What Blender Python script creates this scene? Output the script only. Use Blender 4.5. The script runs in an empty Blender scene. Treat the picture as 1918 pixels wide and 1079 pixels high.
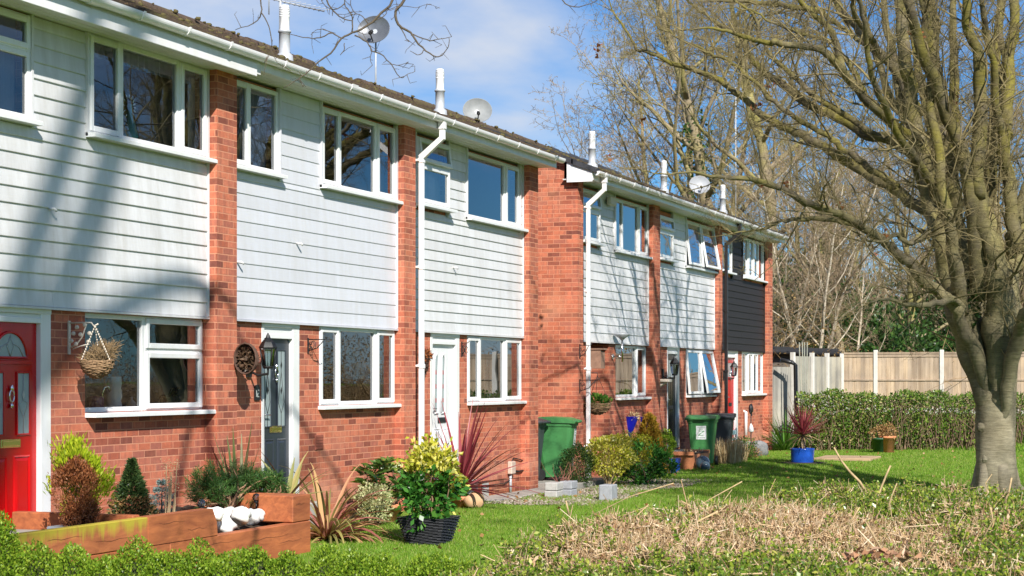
import bpy, math, random
import numpy as np
from mathutils import Vector, Matrix, Quaternion

rnd = random.Random(11)
NR = np.random.default_rng(11)
sc = bpy.context.scene
COL = sc.collection
PI = math.pi

# ------------------------------------------------------------------ camera geometry
# world: X runs along the terrace, Y into the houses, Z up; z = 0 is the ground floor level
FPX, CXP, HZ, CAMD, CAMZ = 3430.0, 959.0, 710.0, 10.13, 1.405
AL = math.atan(1282.0 / FPX)
CA, SA = math.cos(AL), math.sin(AL)
GZ = -0.40                                     # level of the lawn


def on_wall(px, py, y=0.0):
    l = (px - CXP) / FPX
    d = (y + CAMD) / (SA - l * CA)
    return Vector((d * CA + l * d * SA, y, CAMZ - (py - HZ) / FPX * d))


def on_ground(px, py, z=GZ):
    d = FPX * (CAMZ - z) / (py - HZ)
    l = (px - CXP) / FPX * d
    return Vector((d * CA + l * SA, -CAMD + d * SA - l * CA, z))


def at_depth(px, py, d):
    l = (px - CXP) / FPX * d
    return Vector((d * CA + l * SA, -CAMD + d * SA - l * CA, CAMZ - (py - HZ) / FPX * d))


def project(P):
    x = P[..., 0]
    y = P[..., 1] + CAMD
    d = x * CA + y * SA
    l = x * SA - y * CA
    return CXP + FPX * l / d, HZ - FPX * (P[..., 2] - CAMZ) / d, d


# ------------------------------------------------------------------ objects
WM = {}


def tag(o, label=None, cat=None, group=None, kind=None):
    if label: o['label'] = label
    if cat: o['category'] = cat
    if group: o['group'] = group
    if kind: o['kind'] = kind
    return o


def empty(name, loc=(0, 0, 0), label=None, cat=None, group=None, rz=0):
    o = bpy.data.objects.new(name, None)
    COL.objects.link(o)
    o.empty_display_size = 0.2
    o.location = loc
    o.rotation_euler = (0, 0, rz)
    WM[o.name] = Matrix.Translation(Vector(loc)) @ Matrix.Rotation(rz, 4, 'Z')
    return tag(o, label, cat, group)


def link(me, name, mat, parent=None, origin=None):
    o = bpy.data.objects.new(name, me)
    COL.objects.link(o)
    if mat is not None:
        me.materials.append(mat)
    if origin is not None:
        o.location = origin
    WM[o.name] = Matrix.Translation(Vector(origin)) if origin is not None else Matrix.Identity(4)
    if parent is not None:
        o.parent = parent
        o.matrix_parent_inverse = WM[parent.name].inverted()
    return o


def np_mesh(name, V, F, smooth=False):
    """V (n,3) float array, F (m,k) int array, all faces k-gons"""
    me = bpy.data.meshes.new(name)
    V = np.asarray(V, dtype=np.float32)
    F = np.asarray(F, dtype=np.int32)
    m, k = F.shape
    me.vertices.add(len(V))
    me.vertices.foreach_set('co', V.ravel())
    me.loops.add(m * k)
    me.loops.foreach_set('vertex_index', F.ravel())
    me.polygons.add(m)
    me.polygons.foreach_set('loop_start', np.arange(0, m * k, k, dtype=np.int32))
    if smooth:
        me.polygons.foreach_set('use_smooth', np.ones(m, dtype=bool))
    me.update(calc_edges=True)
    return me


class MB:
    """collects shapes, links them as one mesh object"""

    def __init__(s):
        s.v = []
        s.f = []
        s.sm = []

    def poly(s, pts, sm=False):
        n = len(s.v)
        s.v += [tuple(p) for p in pts]
        s.f.append(list(range(n, n + len(pts))))
        s.sm.append(sm)
        return s

    def box(s, x0, x1, y0, y1, z0, z1, bev=0.0):
        if bev <= 0:
            n = len(s.v)
            s.v += [(x0, y0, z0), (x1, y0, z0), (x1, y1, z0), (x0, y1, z0), (x0, y0, z1), (x1, y0, z1), (x1, y1, z1), (x0, y1, z1)]
            for q in ((0, 3, 2, 1), (4, 5, 6, 7), (0, 1, 5, 4), (1, 2, 6, 5), (2, 3, 7, 6), (3, 0, 4, 7)):
                s.f.append([n + i for i in q])
                s.sm.append(False)
            return s
        b = min(bev, (x1 - x0) * .45, (y1 - y0) * .45, (z1 - z0) * .45)
        # bevelled box: 24 vertices
        n = len(s.v)
        idx = {}
        for sx in (0, 1):
            for sy in (0, 1):
                for sz in (0, 1):
                    X = (x0, x1)[sx]; Y = (y0, y1)[sy]; Z = (z0, z1)[sz]
                    xi = X + (b if sx == 0 else -b); yi = Y + (b if sy == 0 else -b); zi = Z + (b if sz == 0 else -b)
                    idx[(sx, sy, sz, 0)] = len(s.v); s.v.append((X, yi, zi))
                    idx[(sx, sy, sz, 1)] = len(s.v); s.v.append((xi, Y, zi))
                    idx[(sx, sy, sz, 2)] = len(s.v); s.v.append((xi, yi, Z))
        def add(q, flip=False):
            s.f.append(q[::-1] if flip else q); s.sm.append(False)
        for a in (0, 1):
            I = idx
            add([I[(a, 0, 0, 0)], I[(a, 1, 0, 0)], I[(a, 1, 1, 0)], I[(a, 0, 1, 0)]], a == 0)
            add([I[(0, a, 0, 1)], I[(1, a, 0, 1)], I[(1, a, 1, 1)], I[(0, a, 1, 1)]], a == 1)
            add([I[(0, 0, a, 2)], I[(1, 0, a, 2)], I[(1, 1, a, 2)], I[(0, 1, a, 2)]], a == 0)
        for a in (0, 1):
            for c in (0, 1):
                add([idx[(a, c, 0, 0)], idx[(a, c, 1, 0)], idx[(a, c, 1, 1)], idx[(a, c, 0, 1)]], (a + c) % 2 == 0)
                add([idx[(a, 0, c, 0)], idx[(a, 1, c, 0)], idx[(a, 1, c, 2)], idx[(a, 0, c, 2)]], (a + c) % 2 == 1)
                add([idx[(0, a, c, 1)], idx[(1, a, c, 1)], idx[(1, a, c, 2)], idx[(0, a, c, 2)]], (a + c) % 2 == 0)
                for e in (0, 1):
                    add([idx[(a, c, e, 0)], idx[(a, c, e, 1)], idx[(a, c, e, 2)]], (a + c + e) % 2 == 0)
        return s

    def prism(s, poly2, axis, a0, a1, sm=False):
        """extrude a 2D polygon along axis ('x': poly in (y,z), 'y': (x,z), 'z': (x,y))"""
        def mk(p, a):
            return (a, p[0], p[1]) if axis == 'x' else (p[0], a, p[1]) if axis == 'y' else (p[0], p[1], a)
        n = len(s.v)
        k = len(poly2)
        s.v += [mk(p, a0) for p in poly2] + [mk(p, a1) for p in poly2]
        for i in range(k):
            j = (i + 1) % k
            s.f.append([n + i, n + j, n + k + j, n + k + i]); s.sm.append(sm)
        s.f.append([n + i for i in range(k)][::-1]); s.sm.append(False)
        s.f.append([n + k + i for i in range(k)]); s.sm.append(False)
        return s

    def tube(s, pts, rad, sides=8, cap=True, sm=True, wob=0.0, flute=0.0):
        pts = [Vector(p) for p in pts]
        if not hasattr(rad, '__len__'):
            rad = [rad] * len(pts)
        n0 = len(s.v)
        t = (pts[1] - pts[0]).normalized()
        u = t.orthogonal().normalized()
        for i, p in enumerate(pts):
            if i == 0: tt = pts[1] - pts[0]
            elif i == len(pts) - 1: tt = pts[-1] - pts[-2]
            else: tt = pts[i + 1] - pts[i - 1]
            tt = tt.normalized() if tt.length > 1e-9 else t
            u = u - tt * u.dot(tt)
            u = u.normalized() if u.length > 1e-6 else tt.orthogonal().normalized()
            w = tt.cross(u)
            t = tt
            for k in range(sides):
                a = 2 * PI * k / sides
                r = rad[i] * (1 + (rnd.uniform(-wob, wob) if wob else 0))
                if flute: r *= 1 + flute * (math.sin(3 * a + .5 * i) + .6 * math.sin(5 * a + 1.3 + .35 * i) + .4 * math.sin(8 * a - .6 * i))
                q = p + u * (math.cos(a) * r) + w * (math.sin(a) * r)
                s.v.append((q.x, q.y, q.z))
        for i in range(len(pts) - 1):
            for k in range(sides):
                a = n0 + i * sides + k
                b = n0 + i * sides + (k + 1) % sides
                s.f.append([a, b, b + sides, a + sides]); s.sm.append(sm)
        if cap:
            s.f.append([n0 + k for k in range(sides)][::-1]); s.sm.append(False)
            e = n0 + (len(pts) - 1) * sides
            s.f.append([e + k for k in range(sides)]); s.sm.append(False)
        return s

    def lathe(s, prof, c=(0, 0, 0), sides=20, sm=True, rot=None):
        """prof: list of (r,z); closed when r ~ 0"""
        n0 = len(s.v)
        c = Vector(c)
        for r, z in prof:
            for k in range(sides):
                a = 2 * PI * k / sides
                q = Vector((r * math.cos(a), r * math.sin(a), z))
                if rot is not None: q = rot @ q
                q = q + c
                s.v.append((q.x, q.y, q.z))
        for i in range(len(prof) - 1):
            for k in range(sides):
                a = n0 + i * sides + k
                b = n0 + i * sides + (k + 1) % sides
                s.f.append([a, b, b + sides, a + sides]); s.sm.append(sm)
        return s

    def blob(s, c, rad, seg=10, rings=7, lump=0.15, sm=True):
        n0 = len(s.v)
        ph = [rnd.uniform(0, 6.28) for _ in range(6)]
        for i in range(rings + 1):
            th = PI * i / rings
            for k in range(seg):
                a = 2 * PI * k / seg
                d = Vector((math.sin(th) * math.cos(a), math.sin(th) * math.sin(a), math.cos(th)))
                m = 1 + lump * (math.sin(3 * d.x + ph[0]) * math.sin(3 * d.y + ph[1]) + .6 * math.sin(5 * d.z + 4 * d.x + ph[2]))
                s.v.append((c[0] + d.x * rad[0] * m, c[1] + d.y * rad[1] * m, c[2] + d.z * rad[2] * m))
        for i in range(rings):
            for k in range(seg):
                a = n0 + i * seg + k
                b = n0 + i * seg + (k + 1) % seg
                s.f.append([a, a + seg, b + seg, b]); s.sm.append(sm)
        return s

    def build(s, name, mat, parent=None, origin=None):
        me = bpy.data.meshes.new(name)
        v = s.v
        if origin is not None:
            ox, oy, oz = origin
            v = [(a - ox, b - oy, c - oz) for a, b, c in v]
        me.from_pydata(v, [], s.f)
        me.polygons.foreach_set('use_smooth', s.sm)
        me.update()
        return link(me, name, mat, parent, origin)


def copy_tree(o, parent=None):
    c = o.copy()
    COL.objects.link(c)
    if parent is not None:
        c.parent = parent
    for ch in [x for x in o.children]:
        copy_tree(ch, c)
    return c


# ------------------------------------------------------------------ vectorised clouds of leaves, twigs and blades
def unit(a):
    return a / np.maximum(np.linalg.norm(a, axis=-1, keepdims=True), 1e-9)


def rand_dirs(n):
    return unit(NR.normal(size=(n, 3)))


def leaf_arrays(P, D, L, W, fold=0.25, side=None):
    n = len(P)
    D = unit(D)
    if side is None: side = rand_dirs(n)
    S = unit(np.cross(D, side))
    Nn = np.cross(S, D)
    L = np.broadcast_to(np.asarray(L, float), (n,))[:, None]
    W = np.broadcast_to(np.asarray(W, float), (n,))[:, None]
    a = P
    b = P + D * L * .5 + S * W * .5 + Nn * W * fold
    c = P + D * L
    d = P + D * L * .5 - S * W * .5 + Nn * W * fold
    V = np.stack([a, b, c, d], 1).reshape(-1, 3)
    F = np.arange(n * 4).reshape(n, 4)
    return V, F


def join_np(parts):
    Vs, Fs, o = [], [], 0
    for V, F in parts:
        Vs.append(V); Fs.append(F + o); o += len(V)
    return np.concatenate(Vs), np.concatenate(Fs)


def seg_arrays(A, B, ra, rb):
    """thin three-sided prisms from A to B"""
    A = np.asarray(A, float); B = np.asarray(B, float)
    n = len(A)
    D = unit(B - A)
    ref = np.where(np.abs(D[:, 2:3]) < .9, np.array([[0, 0, 1.]]), np.array([[1., 0, 0]]))
    U = unit(np.cross(D, ref)); Wv = np.cross(D, U)
    ra = np.broadcast_to(np.asarray(ra, float), (n,))[:, None]
    rb = np.broadcast_to(np.asarray(rb, float), (n,))[:, None]
    rows = []
    for k in range(3):
        a = 2 * PI * k / 3
        rows.append(A + (U * math.cos(a) + Wv * math.sin(a)) * ra)
    for k in range(3):
        a = 2 * PI * k / 3
        rows.append(B + (U * math.cos(a) + Wv * math.sin(a)) * rb)
    V = np.stack(rows, 1).reshape(-1, 3)
    base = (np.arange(n) * 6)[:, None]
    F = np.concatenate([base + np.array([[0, 1, 4, 3]]), base + np.array([[1, 2, 5, 4]]), base + np.array([[2, 0, 3, 5]])], 0)
    return V, F


def blob_pts(n, c, r, shell=.55, lump=.18, seed=None):
    d = rand_dirs(n)
    ph = NR.uniform(0, 6.28, 6)
    m = 1 + lump * (np.sin(4 * d[:, 0] + ph[0]) * np.sin(4 * d[:, 1] + ph[1]) + .7 * np.sin(6 * d[:, 2] + 3 * d[:, 0] + ph[2]))
    q = NR.uniform(shell ** 3, 1, n) ** (1 / 3) * m
    P = d * q[:, None] * np.asarray(r)[None] + np.asarray(c)[None]
    return P, d


def clump_pts(n, c, r, k=26, size=.26, shell=.6):
    """leaves gathered in sprays: uneven outline with gaps"""
    C, dc = blob_pts(k, (0, 0, 0), (1, 1, 1), shell, .2)
    w = NR.uniform(.3, 1.6, k); w /= w.sum()
    i = NR.choice(k, n, p=w)
    s = (size * NR.uniform(.5, 1.3, k))[i][:, None]
    q = C[i] * .86 + NR.normal(size=(n, 3)) * s * .6
    return q * np.asarray(r)[None] + np.asarray(c)[None], unit(q)


def cr(pts, n):
    """Catmull-Rom resample, n samples per span; rows may carry extra columns"""
    p = np.asarray(pts, float)
    p = np.vstack([2 * p[0] - p[1], p, 2 * p[-1] - p[-2]])
    out = []
    for i in range(1, len(p) - 2):
        for k in range(n):
            t = k / n
            out.append(.5 * ((2 * p[i]) + (-p[i - 1] + p[i + 1]) * t + (2 * p[i - 1] - 5 * p[i] + 4 * p[i + 1] - p[i + 2]) * t * t + (-p[i - 1] + 3 * p[i] - 3 * p[i + 1] + p[i + 2]) * t ** 3))
    out.append(p[-2])
    return np.array(out)


# ------------------------------------------------------------------ materials
def nodes(name):
    m = bpy.data.materials.new(name)
    m.use_nodes = True
    nt = m.node_tree
    b = nt.nodes['Principled BSDF']
    return m, nt, b


def nn(nt, typ, **kw):
    n = nt.nodes.new(typ)
    for k, v in kw.items():
        if k.startswith('_'):
            setattr(n, k[1:], v)
        else:
            n.inputs[k.replace('_', ' ')].default_value = v
    return n


def ramp(nt, stops, fac=None, interp='LINEAR'):
    r = nt.nodes.new('ShaderNodeValToRGB')
    r.color_ramp.interpolation = interp
    e = r.color_ramp.elements
    while len(e) < len(stops): e.new(.5)
    for el, (p, c) in zip(e, stops):
        el.position = p
        el.color = (c[0], c[1], c[2], 1)
    if fac is not None: nt.links.new(fac, r.inputs[0])
    return r


def mixc(nt, a, b, fac, blend='MIX'):
    m = nt.nodes.new('ShaderNodeMix')
    m.data_type = 'RGBA'
    m.blend_type = blend
    for sock, val in ((m.inputs[0], fac), (m.inputs[6], a), (m.inputs[7], b)):
        if hasattr(val, 'is_output'): nt.links.new(val, sock)
        elif isinstance(val, (int, float)): sock.default_value = val
        else: sock.default_value = (val[0], val[1], val[2], 1)
    return m.outputs[2]


def bumpn(nt, b, h, strength=.3, dist=.01):
    n = nt.nodes.new('ShaderNodeBump')
    n.inputs['Strength'].default_value = strength
    n.inputs['Distance'].default_value = dist
    nt.links.new(h, n.inputs['Height'])
    nt.links.new(n.outputs[0], b.inputs['Normal'])


def wpos(nt):
    g = nt.nodes.new('ShaderNodeNewGeometry')
    return g.outputs['Position'], g


def M(name, col, rough=.6, var=.15, scale=6., bump=0., bscale=60., metal=0., spec=.5, coat=0., coords='pos'):
    m, nt, b = nodes(name)
    p = wpos(nt)[0] if coords == 'pos' else nn(nt, 'ShaderNodeTexCoord').outputs['Object']
    n1 = nn(nt, 'ShaderNodeTexNoise', Scale=scale, Detail=5., Roughness=.65)
    nt.links.new(p, n1.inputs['Vector'])
    lo = [c * (1 - var) for c in col]; hi = [min(1, c * (1 + var)) for c in col]
    r = ramp(nt, [(.3, lo), (.7, hi)], n1.outputs['Fac'])
    nt.links.new(r.outputs[0], b.inputs['Base Color'])
    b.inputs['Roughness'].default_value = rough
    b.inputs['Metallic'].default_value = metal
    b.inputs['Specular IOR Level'].default_value = spec
    b.inputs['Coat Weight'].default_value = coat
    if bump:
        n2 = nn(nt, 'ShaderNodeTexNoise', Scale=bscale, Detail=4.)
        nt.links.new(p, n2.inputs['Vector'])
        bumpn(nt, b, n2.outputs['Fac'], bump, .01)
    return m


def leaf_mat(name, stops, trans=.35, rough=.45, spec=.35):
    m, nt, b = nodes(name)
    g = nt.nodes.new('ShaderNodeNewGeometry')
    r = ramp(nt, stops, g.outputs['Random Per Island'])
    nt.links.new(r.outputs[0], b.inputs['Base Color'])
    b.inputs['Roughness'].default_value = rough
    b.inputs['Specular IOR Level'].default_value = spec
    if trans > 0:
        t = nt.nodes.new('ShaderNodeBsdfTranslucent')
        nt.links.new(r.outputs[0], t.inputs['Color'])
        mx = nt.nodes.new('ShaderNodeMixShader')
        mx.inputs[0].default_value = trans
        nt.links.new(b.outputs[0], mx.inputs[1]); nt.links.new(t.outputs[0], mx.inputs[2])
        nt.links.new(mx.outputs[0], nt.nodes['Material Output'].inputs[0])
    return m


def brick_mat(name, tint=(1, 1, 1), stain=.35):
    m, nt, b = nodes(name)
    p, g = wpos(nt)
    sx = nn(nt, 'ShaderNodeSeparateXYZ'); nt.links.new(p, sx.inputs[0])
    ad = nn(nt, 'ShaderNodeMath', _operation='ADD'); nt.links.new(sx.outputs[0], ad.inputs[0]); nt.links.new(sx.outputs[1], ad.inputs[1])
    cb = nn(nt, 'ShaderNodeCombineXYZ'); nt.links.new(ad.outputs[0], cb.inputs[0]); nt.links.new(sx.outputs[2], cb.inputs[1])
    # slight wander so that the joints are not ruler straight
    nw = nn(nt, 'ShaderNodeTexNoise', Scale=9., Detail=2.); nt.links.new(p, nw.inputs['Vector'])
    wv = nn(nt, 'ShaderNodeVectorMath', _operation='MULTIPLY_ADD')
    nt.links.new(nw.outputs['Color'], wv.inputs[0]); wv.inputs[1].default_value = (.008, .006, 0); nt.links.new(cb.outputs[0], wv.inputs[2])
    bt = nn(nt, 'ShaderNodeTexBrick', _offset=.5, _squash=1.0)
    bt.inputs['Scale'].default_value = 1.0
    bt.inputs['Brick Width'].default_value = .225
    bt.inputs['Row Height'].default_value = .075
    bt.inputs['Mortar Size'].default_value = .0055
    bt.inputs['Mortar Smooth'].default_value = .15
    bt.inputs['Color1'].default_value = (0, 0, 0, 1); bt.inputs['Color2'].default_value = (1, 1, 1, 1); bt.inputs['Mortar'].default_value = (.5, .5, .5, 1)
    nt.links.new(wv.outputs[0], bt.inputs['Vector'])
    T = lambda c: tuple(a * q for a, q in zip(c, tint))
    rp = ramp(nt, [(0, T((.22, .070, .048))), (.18, T((.42, .115, .064))), (.4, T((.54, .155, .082))), (.68, T((.62, .195, .108))), (.88, T((.48, .155, .095))), (1, T((.38, .125, .085)))], bt.outputs['Color'])
    n1 = nn(nt, 'ShaderNodeTexNoise', Scale=14., Detail=6., Roughness=.7); nt.links.new(p, n1.inputs['Vector'])
    rr = ramp(nt, [(.3, (.72, .72, .74)), (.75, (1.18, 1.12, 1.05))], n1.outputs['Fac'])
    c1 = mixc(nt, rp.outputs[0], rr.outputs[0], 1.0, 'MULTIPLY')
    # soft two-tone firing marks across single bricks
    n3 = nn(nt, 'ShaderNodeTexNoise', Scale=1., Detail=2.)
    mp = nn(nt, 'ShaderNodeMapping'); mp.inputs['Scale'].default_value = (17, 17, 3); nt.links.new(p, mp.inputs[0]); nt.links.new(mp.outputs[0], n3.inputs['Vector'])
    r3 = ramp(nt, [(.52, (0, 0, 0)), (.66, (1, 1, 1))], n3.outputs['Fac'])
    c2 = mixc(nt, c1, T((.29, .095, .066)), mixc(nt, (0, 0, 0), r3.outputs[0], .5))
    # pale efflorescence and weather stains
    n4 = nn(nt, 'ShaderNodeTexNoise', Scale=.9, Detail=6., Roughness=.7); nt.links.new(p, n4.inputs['Vector'])
    r4 = ramp(nt, [(.52, (0, 0, 0)), (.75, (stain, stain, stain))], n4.outputs['Fac'])
    c3 = mixc(nt, c2, (.62, .30, .17), r4.outputs[0])
    # damp foot of the wall: darker, slightly green brick with a ragged upper edge and pale salts above it
    nd = nn(nt, 'ShaderNodeTexNoise', Scale=3.2, Detail=6., Roughness=.7); nt.links.new(p, nd.inputs['Vector'])
    zd = nn(nt, 'ShaderNodeMath', _operation='MULTIPLY_ADD'); nt.links.new(nd.outputs['Fac'], zd.inputs[0]); zd.inputs[1].default_value = -.9; nt.links.new(sx.outputs[2], zd.inputs[2])
    rd = ramp(nt, [(.0, (.62, .62, .60)), (.16, (1, 1, 1))], None)
    md = nn(nt, 'ShaderNodeMapRange', From_Min=-.85, From_Max=.6); nt.links.new(zd.outputs[0], md.inputs[0])
    nt.links.new(md.outputs[0], rd.inputs[0])
    c3 = mixc(nt, c3, rd.outputs[0], 1.0, 'MULTIPLY')
    rs = ramp(nt, [(.16, (0, 0, 0)), (.26, (.28, .28, .28)), (.40, (0, 0, 0))], md.outputs[0])
    c3 = mixc(nt, c3, (.66, .42, .31), rs.outputs[0])
    mo = mixc(nt, (.64, .30, .19), (.54, .22, .13), n1.outputs['Fac'])
    c4 = mixc(nt, c3, mo, bt.outputs['Fac'])
    nt.links.new(c4, b.inputs['Base Color'])
    b.inputs['Roughness'].default_value = .85
    b.inputs['Specular IOR Level'].default_value = .25
    h = nn(nt, 'ShaderNodeMath', _operation='MULTIPLY_ADD'); nt.links.new(bt.outputs['Fac'], h.inputs[0]); h.inputs[1].default_value = -1.2
    n5 = nn(nt, 'ShaderNodeTexNoise', Scale=70., Detail=4.); nt.links.new(p, n5.inputs['Vector'])
    nt.links.new(n5.outputs['Fac'], h.inputs[2])
    bumpn(nt, b, h.outputs[0], .55, .008)
    return m


def paint_mat(name, col, dirt=.10, rough=.4):
    """painted or plastic boards, faint streaks of dirt"""
    m, nt, b = nodes(name)
    p, g = wpos(nt)
    mp = nn(nt, 'ShaderNodeMapping'); mp.inputs['Scale'].default_value = (7, 7, 1.1); nt.links.new(p, mp.inputs[0])
    n1 = nn(nt, 'ShaderNodeTexNoise', Scale=1., Detail=6., Roughness=.7); nt.links.new(mp.outputs[0], n1.inputs['Vector'])
    n2 = nn(nt, 'ShaderNodeTexNoise', Scale=1.3, Detail=3.); nt.links.new(p, n2.inputs['Vector'])
    r1 = ramp(nt, [(.35, tuple(c * (1 - dirt) * q for c, q in zip(col, (1, .985, .95)))), (.62, col)], n1.outputs['Fac'])
    r2 = ramp(nt, [(.3, (1 - dirt * .5,) * 3), (.7, (1, 1, 1))], n2.outputs['Fac'])
    ri = ramp(nt, [(0, (.93, .93, .925)), (1, (1.02, 1.02, 1.02))], g.outputs['Random Per Island'])
    cc_ = mixc(nt, r1.outputs[0], r2.outputs[0], 1.0, 'MULTIPLY')
    nt.links.new(mixc(nt, cc_, ri.outputs[0], 1.0, 'MULTIPLY'), b.inputs['Base Color'])
    b.inputs['Roughness'].default_value = rough
    n3 = nn(nt, 'ShaderNodeTexNoise', Scale=1., Detail=3.)
    mp3 = nn(nt, 'ShaderNodeMapping'); mp3.inputs['Scale'].default_value = (3, 3, 60); nt.links.new(p, mp3.inputs[0]); nt.links.new(mp3.outputs[0], n3.inputs['Vector'])
    bumpn(nt, b, n3.outputs['Fac'], .08, .01)
    return m


def wood_mat(name, dark, light, grain=(2, 2, 30), rough=.7, rot=None):
    m, nt, b = nodes(name)
    p, g = wpos(nt)
    mp = nn(nt, 'ShaderNodeMapping'); mp.inputs['Scale'].default_value = grain; nt.links.new(p, mp.inputs[0])
    n1 = nn(nt, 'ShaderNodeTexNoise', Scale=1., Detail=8., Roughness=.65, Distortion=.6); nt.links.new(mp.outputs[0], n1.inputs['Vector'])
    n2 = nn(nt, 'ShaderNodeTexNoise', Scale=1.7, Detail=4.); nt.links.new(p, n2.inputs['Vector'])
    r1 = ramp(nt, [(.3, dark), (.68, light)], n1.outputs['Fac'])
    r2 = ramp(nt, [(.3, (.75, .75, .78)), (.7, (1.12, 1.1, 1.05))], n2.outputs['Fac'])
    ri = ramp(nt, [(0, (.72, .70, .68)), (.5, (.95, .95, .95)), (1, (1.12, 1.08, 1.0))], g.outputs['Random Per Island'])
    cw = mixc(nt, r1.outputs[0], r2.outputs[0], 1.0, 'MULTIPLY')
    nt.links.new(mixc(nt, cw, ri.outputs[0], 1.0, 'MULTIPLY'), b.inputs['Base Color'])
    b.inputs['Roughness'].default_value = rough
    bumpn(nt, b, n1.outputs['Fac'], .25, .01)
    return m


def bark_mat(name, stops, nscale=2.2, green=(.17, .16, .03), gamt=(.45, .62), bump=.5, grey_foot=None):
    m, nt, b = nodes(name)
    p, g = wpos(nt)
    n1 = nn(nt, 'ShaderNodeTexNoise', Scale=nscale, Detail=8., Roughness=.7); nt.links.new(p, n1.inputs['Vector'])
    r1 = ramp(nt, stops, n1.outputs['Fac'])
    n2 = nn(nt, 'ShaderNodeTexNoise', Scale=nscale * .6, Detail=6., Roughness=.65)
    mp = nn(nt, 'ShaderNodeMapping'); mp.inputs['Location'].default_value = (7, 3, 1); nt.links.new(p, mp.inputs[0]); nt.links.new(mp.outputs[0], n2.inputs['Vector'])
    r2 = ramp(nt, [(gamt[0], (0, 0, 0)), (gamt[1], (1, 1, 1))], n2.outputs['Fac'])
    c = mixc(nt, r1.outputs[0], green, r2.outputs[0])
    if grey_foot:            # smooth grey bark low on the stem, moss higher up
        sz = nn(nt, 'ShaderNodeSeparateXYZ'); nt.links.new(p, sz.inputs[0])
        ad_ = nn(nt, 'ShaderNodeMath', _operation='MULTIPLY_ADD'); nt.links.new(n1.outputs['Fac'], ad_.inputs[0]); ad_.inputs[1].default_value = 2.4; nt.links.new(sz.outputs[2], ad_.inputs[2])
        mr = nn(nt, 'ShaderNodeMapRange', From_Min=grey_foot[0], From_Max=grey_foot[1]); nt.links.new(ad_.outputs[0], mr.inputs[0])
        rg = ramp(nt, [(.3, (.15, .125, .08)), (.5, (.255, .22, .145)), (.72, (.35, .31, .22))], n2.outputs['Fac'])
        c = mixc(nt, rg.outputs[0], c, mr.outputs[0])
    # fine horizontal lenticels
    mp3 = nn(nt, 'ShaderNodeMapping'); mp3.inputs['Scale'].default_value = (6, 6, 45); nt.links.new(p, mp3.inputs[0])
    n3 = nn(nt, 'ShaderNodeTexNoise', Scale=1., Detail=5., Roughness=.7); nt.links.new(mp3.outputs[0], n3.inputs['Vector'])
    r3 = ramp(nt, [(.3, (.6, .6, .6)), (.62, (1.1, 1.1, 1.1))], n3.outputs['Fac'])
    c = mixc(nt, c, r3.outputs[0], 1.0, 'MULTIPLY')
    nt.links.new(c, b.inputs['Base Color'])
    b.inputs['Roughness'].default_value = .9
    b.inputs['Specular IOR Level'].default_value = .2
    bumpn(nt, b, n3.outputs['Fac'], bump, .03)
    return m


def glass_mat(name, tint=(1, 1, 1), boost=1.8, rough=0.0):
    m, nt, b = nodes(name)
    nt.nodes.remove(b)
    tr = nt.nodes.new('ShaderNodeBsdfTransparent'); tr.inputs[0].default_value = (tint[0], tint[1], tint[2], 1)
    gl = nt.nodes.new('ShaderNodeBsdfGlossy'); gl.inputs['Roughness'].default_value = rough
    gl.inputs['Color'].default_value = (.95, .97, 1, 1)
    fr = nn(nt, 'ShaderNodeFresnel', IOR=1.5)
    p, g = wpos(nt)
    nz = nn(nt, 'ShaderNodeTexNoise', Scale=1.2, Detail=1.); nt.links.new(p, nz.inputs['Vector'])
    bp = nt.nodes.new('ShaderNodeBump'); bp.inputs['Strength'].default_value = .02; bp.inputs['Distance'].default_value = .05
    nt.links.new(nz.outputs['Fac'], bp.inputs['Height']); nt.links.new(bp.outputs[0], gl.inputs['Normal'])
    mu = nn(nt, 'ShaderNodeMath', _operation='MULTIPLY', _use_clamp=True); nt.links.new(fr.outputs[0], mu.inputs[0]); mu.inputs[1].default_value = boost
    mx = nt.nodes.new('ShaderNodeMixShader')
    nt.links.new(mu.outputs[0], mx.inputs[0]); nt.links.new(tr.outputs[0], mx.inputs[1]); nt.links.new(gl.outputs[0], mx.inputs[2])
    nt.links.new(mx.outputs[0], nt.nodes['Material Output'].inputs[0])
    return m

# ------------------------------------------------------------------ render settings, camera, sky and sun
sc.view_settings.view_transform = 'Standard'
sc.view_settings.look = 'None'
sc.view_settings.exposure = 0.55
sc.view_settings.gamma = 1.0
sc.render.engine = 'CYCLES'
sc.cycles.max_bounces = 8
sc.cycles.transparent_max_bounces = 12
sc.cycles.caustics_reflective = False
sc.cycles.caustics_refractive = False
sc.cycles.sample_clamp_indirect = 6.0

cam = bpy.data.cameras.new('camera')
cam.sensor_width = 36.0
cam.lens = FPX / 1918.0 * 36.0
cam.shift_y = (HZ - 539.5) / 1918.0
cam.clip_end = 3000.0
cam.clip_start = 0.1
cam.dof.use_dof = True
cam.dof.focus_distance = 23.0
cam.dof.aperture_fstop = 10.0
co = bpy.data.objects.new('camera', cam)
COL.objects.link(co)
co.location = (0, -CAMD, CAMZ)
co.rotation_euler = (PI / 2, 0, AL - PI / 2)
sc.camera = co

SUN_DIR = Vector((1.3, 1.0, -1.18)).normalized()          # the way the light travels
SUN_EL = math.asin(-SUN_DIR.z)
sun = bpy.data.lights.new('sun', 'SUN')
sun.energy = 5.0
sun.angle = math.radians(.55)
sun.color = (1.0, .955, .88)
so = bpy.data.objects.new('sun', sun)
COL.objects.link(so)
so.location = (-30, -40, 40)
so.rotation_euler = SUN_DIR.to_track_quat('-Z', 'Y').to_euler()

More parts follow.
